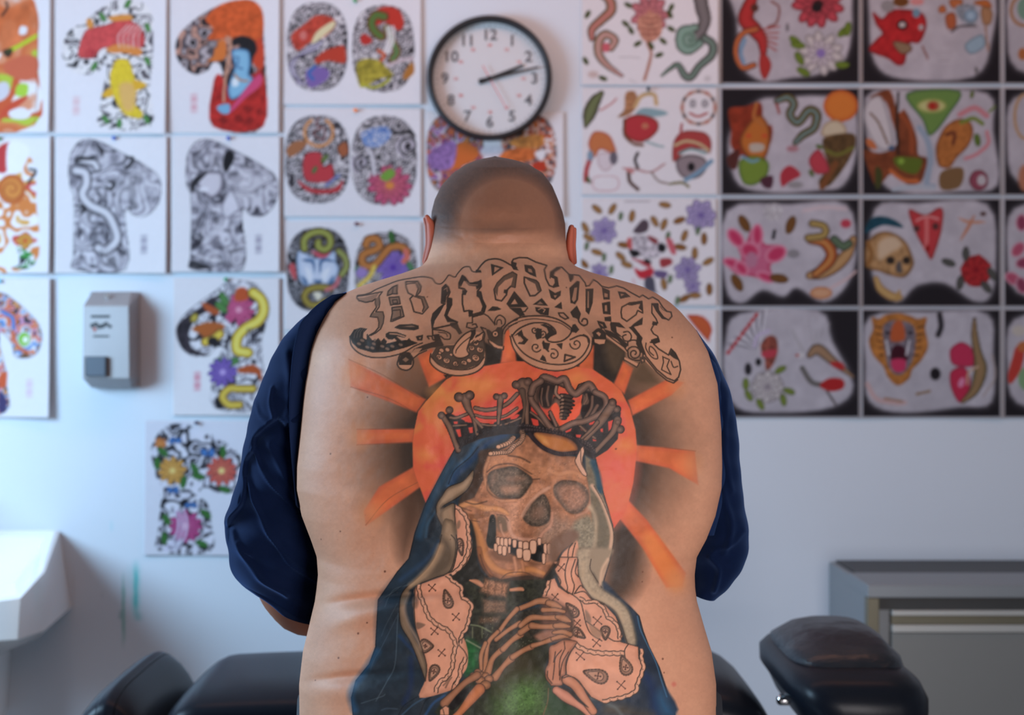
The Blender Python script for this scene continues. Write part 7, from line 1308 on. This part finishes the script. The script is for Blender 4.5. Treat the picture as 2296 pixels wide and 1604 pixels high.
# ---- shirt: pulled forward, sleeves on the arms, bare back
m_navy = mat('navy jersey', (.0026, .0075, .030), .85, 0, .06, sheen=.22, bump=(900, .25, .0008), vary=(12, .12)); m_navy2 = mat('navy rib knit', (.006, .016, .056), .75, 0, .08, sheen=.15, bump=(700, .5, .0008, (3, 1, .2)))
shirt_parts = []
def sleeve(Lp, Rp, yc, hd, sgn, folds, lines):
    Lp = cr(np.array(Lp, float), False, 14); Rp = cr(np.array(Rp, float), False, 14); n = len(Lp); u = np.linspace(0, 1, n)
    yy = np.interp(u, [0, .15, .5, .85, 1], yc); hh = np.interp(u, [0, .1, .4, .8, 1], hd); t = np.linspace(0, 2 * np.pi, 260, endpoint=False); R = []
    for k_ in range(n):
        d = yy[k_]; a = np.array(W(Lp[k_][0], Lp[k_][1], d)); b = np.array(W(Rp[k_][0], Rp[k_][1], d)); c_ = (a + b) / 2; h = (b - a) / 2
        ct, st = np.cos(t), np.sin(t); q = 2.3
        P_ = c_ + np.outer(np.sign(ct) * np.abs(ct) ** (2 / q), h) + np.outer(np.sign(st) * np.abs(st) ** (2 / q), [0, -hh[k_], 0]); R.append(P_)
    A = np.array(R); pX_ = 1148 + F * A[..., 0] / A[..., 1]; pY_ = 802 - F * (A[..., 2] - HC) / A[..., 1]
    disp = np.zeros(pX_.shape)
    bk = A[..., 1] < yy[:, None]          # side towards the camera
    for pts, wd, am in lines:
        q = cr(np.array(pts, float), False, 6); D = np.full(pX_.shape, 1e9)
        for (ax, ay), (bx_, by_) in zip(q[:-1], q[1:]):
            dx, dy = bx_ - ax, by_ - ay; tt = np.clip(((pX_ - ax) * dx + (pY_ - ay) * dy) / (dx * dx + dy * dy + 1e-9), 0, 1); D = np.minimum(D, np.hypot(pX_ - ax - tt * dx, pY_ - ay - tt * dy))
        disp += am * np.exp(-(D / wd) ** 2)
    for poly, am, sft in folds:
        q = np.array(poly, float); ins = np.zeros(pX_.shape, bool); D = np.full(pX_.shape, 1e9)
        for i_ in range(len(q)):
            ax, ay = q[i_]; bx_, by_ = q[(i_ + 1) % len(q)]; kx = (ay > pY_) != (by_ > pY_); ins ^= kx & (pX_ < (bx_ - ax) * (pY_ - ay) / (by_ - ay + 1e-9) + ax)
            dx, dy = bx_ - ax, by_ - ay; tt = np.clip(((pX_ - ax) * dx + (pY_ - ay) * dy) / (dx * dx + dy * dy + 1e-9), 0, 1); D = np.minimum(D, np.hypot(pX_ - ax - tt * dx, pY_ - ay - tt * dy))
        sd = np.where(ins, D, -D); disp += am * np.clip(.5 + sd / sft, 0, 1)
    wob = .0025 * np.sin(pY_ * .06 + pX_ * .03) + .002 * np.sin(pY_ * .11 - pX_ * .05)
    A[..., 1] -= (disp + wob) * bk
    # turned-in hem: the tube ends open with an inner wall
    last = A[-1]; c_ = last.mean(0); inner = [c_ + (A[-1] - c_) * .93 + [0, 0, .002], c_ + (A[-4] - A[-4].mean(0)) * .9 + (A[-4].mean(0) - c_), c_ + (A[-14] - A[-14].mean(0)) * .82 + (A[-14].mean(0) - c_)]
    first = A[0]; cap = [first.mean(0) + (first - first.mean(0)) * k_ for k_ in (.01, .5)]
    rr_ = cap + [A[i_] for i_ in range(n)] + inner
    v, f = loft(rr_, caps=False); return v, f
HEMP = [(640, 959), (620, 939), (585, 964), (565, 984), (565, 1009), (545, 1039), (545, 1104), (537, 1134), (515, 1159), (507, 1179)]
svL = sleeve([(776, 655), (745, 668), (705, 695), (650, 745), (614, 800), (590, 860), (566, 930), (552, 1000), (541, 1060), (524, 1120), (508, 1168), (513, 1225), (521, 1282), (560, 1312), (612, 1336)],
             [(812, 668), (806, 690), (802, 720), (790, 780), (780, 840), (772, 900), (764, 950), (758, 1000), (752, 1060), (750, 1120), (752, 1180), (752, 1240), (752, 1300), (752, 1350), (752, 1400)],
             [1.845, 1.85, 1.875, 1.885, 1.89], [.02, .05, .088, .095, .085], -1,
             [([(640, 955), (620, 938), (585, 964), (565, 984), (565, 1009), (545, 1039), (545, 1104), (537, 1134), (505, 1180), (500, 1300), (760, 1450), (760, 930)], -.016, 10)],
             [(HEMP, 3, .006), ([(567, 1009), (580, 1054), (620, 1104), (660, 1149)], 4, .006), ([(550, 1074), (565, 1129), (590, 1184), (640, 1259), (710, 1309)], 5, .008), ([(515, 1194), (535, 1244), (565, 1284), (590, 1309), (640, 1340)], 6, .009),
              ([(610, 870), (605, 900), (612, 935)], 4, .005), ([(575, 900), (580, 930), (600, 950)], 4, .004), ([(640, 790), (650, 860), (645, 930)], 9, .004), ([(660, 950), (680, 1040), (690, 1150)], 10, .006), ([(530, 1220), (545, 1240), (560, 1250)], 4, .005), ([(600, 1000), (640, 1080), (700, 1180), (730, 1250)], 8, .005)])
svR = sleeve([(1538, 735), (1540, 790), (1545, 850), (1550, 930), (1550, 1010), (1548, 1070), (1545, 1130), (1540, 1190), (1530, 1240), (1530, 1280), (1528, 1312)],
             [(1560, 742), (1592, 790), (1622, 850), (1642, 920), (1651, 1000), (1655, 1060), (1663, 1125), (1673, 1195), (1668, 1245), (1636, 1297), (1598, 1334)],
             [1.85, 1.865, 1.89, 1.90, 1.90], [.03, .06, .085, .09, .08], 1, [],
             [([(1620, 1100), (1640, 1180), (1625, 1240)], 8, .006), ([(1590, 1250), (1612, 1280), (1600, 1325)], 6, .007), ([(1630, 900), (1625, 1000), (1640, 1100)], 7, .004), ([(1670, 1190), (1640, 1220), (1600, 1235)], 6, .005)])
# front of the shirt, over chest and belly
fr = []
for k_ in np.linspace(0, 1, 24):
    py_ = 760 + k_ * 700; yA = np.interp(py_, AX[:, 0], AX[:, 1]); hb = np.interp(py_, AX[:, 0], AX[:, 2]); l_ = (np.interp(py_, SIL[:, 0], SIL[:, 1]) - 1148) * yA / F; r_ = (np.interp(py_, SIL[:, 0], SIL[:, 2]) - 1148) * yA / F
    z_ = HC - (py_ - 802) * yA / F; a_ = np.linspace(.10, np.pi - .10, 60); bl = .11 * math.exp(-((py_ - 1500) / 260.) ** 2)
    outer = np.column_stack([(l_ + r_) / 2 + (r_ - l_) / 2 * 1.0 * np.cos(a_), yA + (hb + .012) * np.sin(a_) + bl * np.sin(a_) ** 2 + .004, np.full(60, z_)]); innr = outer - np.column_stack([np.zeros(60), np.full(60, .005), np.zeros(60)])
    fr.append(np.vstack([outer, innr[::-1]]))
vF, fF = loft(fr, caps=False)
v, f = join(svL, svR, (vF, fF))
shirt = obj('shirt', mesh_np('shirt', loc(v), f, True), m_navy, person)
sb = shirt.modifiers.new('smooth', 'SMOOTH'); sb.factor = .5; sb.iterations = 1
def band(inner, outer, d_in, d_out, th_, name='neckband'):
    a = cr(np.array(inner, float), False, 10); b = cr(np.array(outer, float), False, 10); n = min(len(a), len(b)); u = np.linspace(0, 1, n); R = []
    for k_ in range(n):
        pi = np.array(W(*a[k_], np.interp(u[k_], [0, .2, 1], d_in))); po = np.array(W(*b[k_], np.interp(u[k_], [0, .2, 1], d_out))); nn = np.array([0, -1, 0]); row = []
        for q in np.linspace(0, 1, 9): row.append(pi + (po - pi) * q + nn * (.004 + .004 * math.sin(math.pi * q)))
        for q in np.linspace(1, 0, 9): row.append(pi + (po - pi) * q - nn * th_)
        R.append(np.array(row))
    v_, f_ = loft(R, caps=True); return obj(name, mesh_np(name, loc(v_), f_, True), m_navy2, shirt)
band([(778, 657), (752, 678), (733, 708), (717, 741), (706, 800), (697, 862), (687, 919), (680, 970), (672, 1040), (668, 1090), (671, 1140)],
     [(745, 662), (712, 684), (690, 706), (672, 730), (660, 776), (654, 822), (650, 880), (649, 940), (652, 1000), (658, 1070), (664, 1130)], [1.815, 1.80, 1.79], [1.80, 1.785, 1.775], .012)
band([(1562, 750), (1580, 790), (1597, 840), (1606, 910), (1611, 1000), (1612, 1070), (1604, 1130), (1584, 1200)], [(1568, 752), (1592, 792), (1613, 842), (1622, 912), (1626, 1000), (1626, 1070), (1618, 1130), (1600, 1200)], [1.82, 1.80, 1.80], [1.82, 1.81, 1.81], .012)
# ---- trousers and shoes, below the frame
m_tr = mat('dark trousers', (.02, .022, .03), .8, vary=(20, .1)); t = np.linspace(0, 2 * np.pi, 48, endpoint=False)
def ringxy(cx_, cy_, rx, ry, z_): return np.column_stack([cx_ + rx * np.cos(t), cy_ + ry * np.sin(t), np.full(48, z_)])
hips = loft([ringxy(-.003, 1.83, .272, .19, .845), ringxy(-.003, 1.84, .275, .20, .80), ringxy(-.003, 1.84, .265, .20, .72), ringxy(-.003, 1.84, .22, .16, .66)])
legs = [loft([ringxy(sx_ * .12, 1.84, .13, .15, .74), ringxy(sx_ * .125, 1.85, .115, .13, .60), ringxy(sx_ * .13, 1.86, .085, .09, .42), ringxy(sx_ * .13, 1.85, .075, .085, .25), ringxy(sx_ * .13, 1.86, .07, .085, .05)]) for sx_ in (-1, 1)]
v, f = join(hips, *legs); obj('trousers', mesh_np('trousers', loc(v), f), m_tr, person)
for sx_ in (-1, 1):
    v, f = loft([ringxy(sx_ * .13, 1.90, .050, .14, .0), ringxy(sx_ * .13, 1.90, .056, .148, .025), ringxy(sx_ * .13, 1.89, .052, .13, .06), ringxy(sx_ * .13, 1.85, .045, .07, .09)]); obj('shoe', mesh_np('shoe', loc(v), f), m_blk, person)
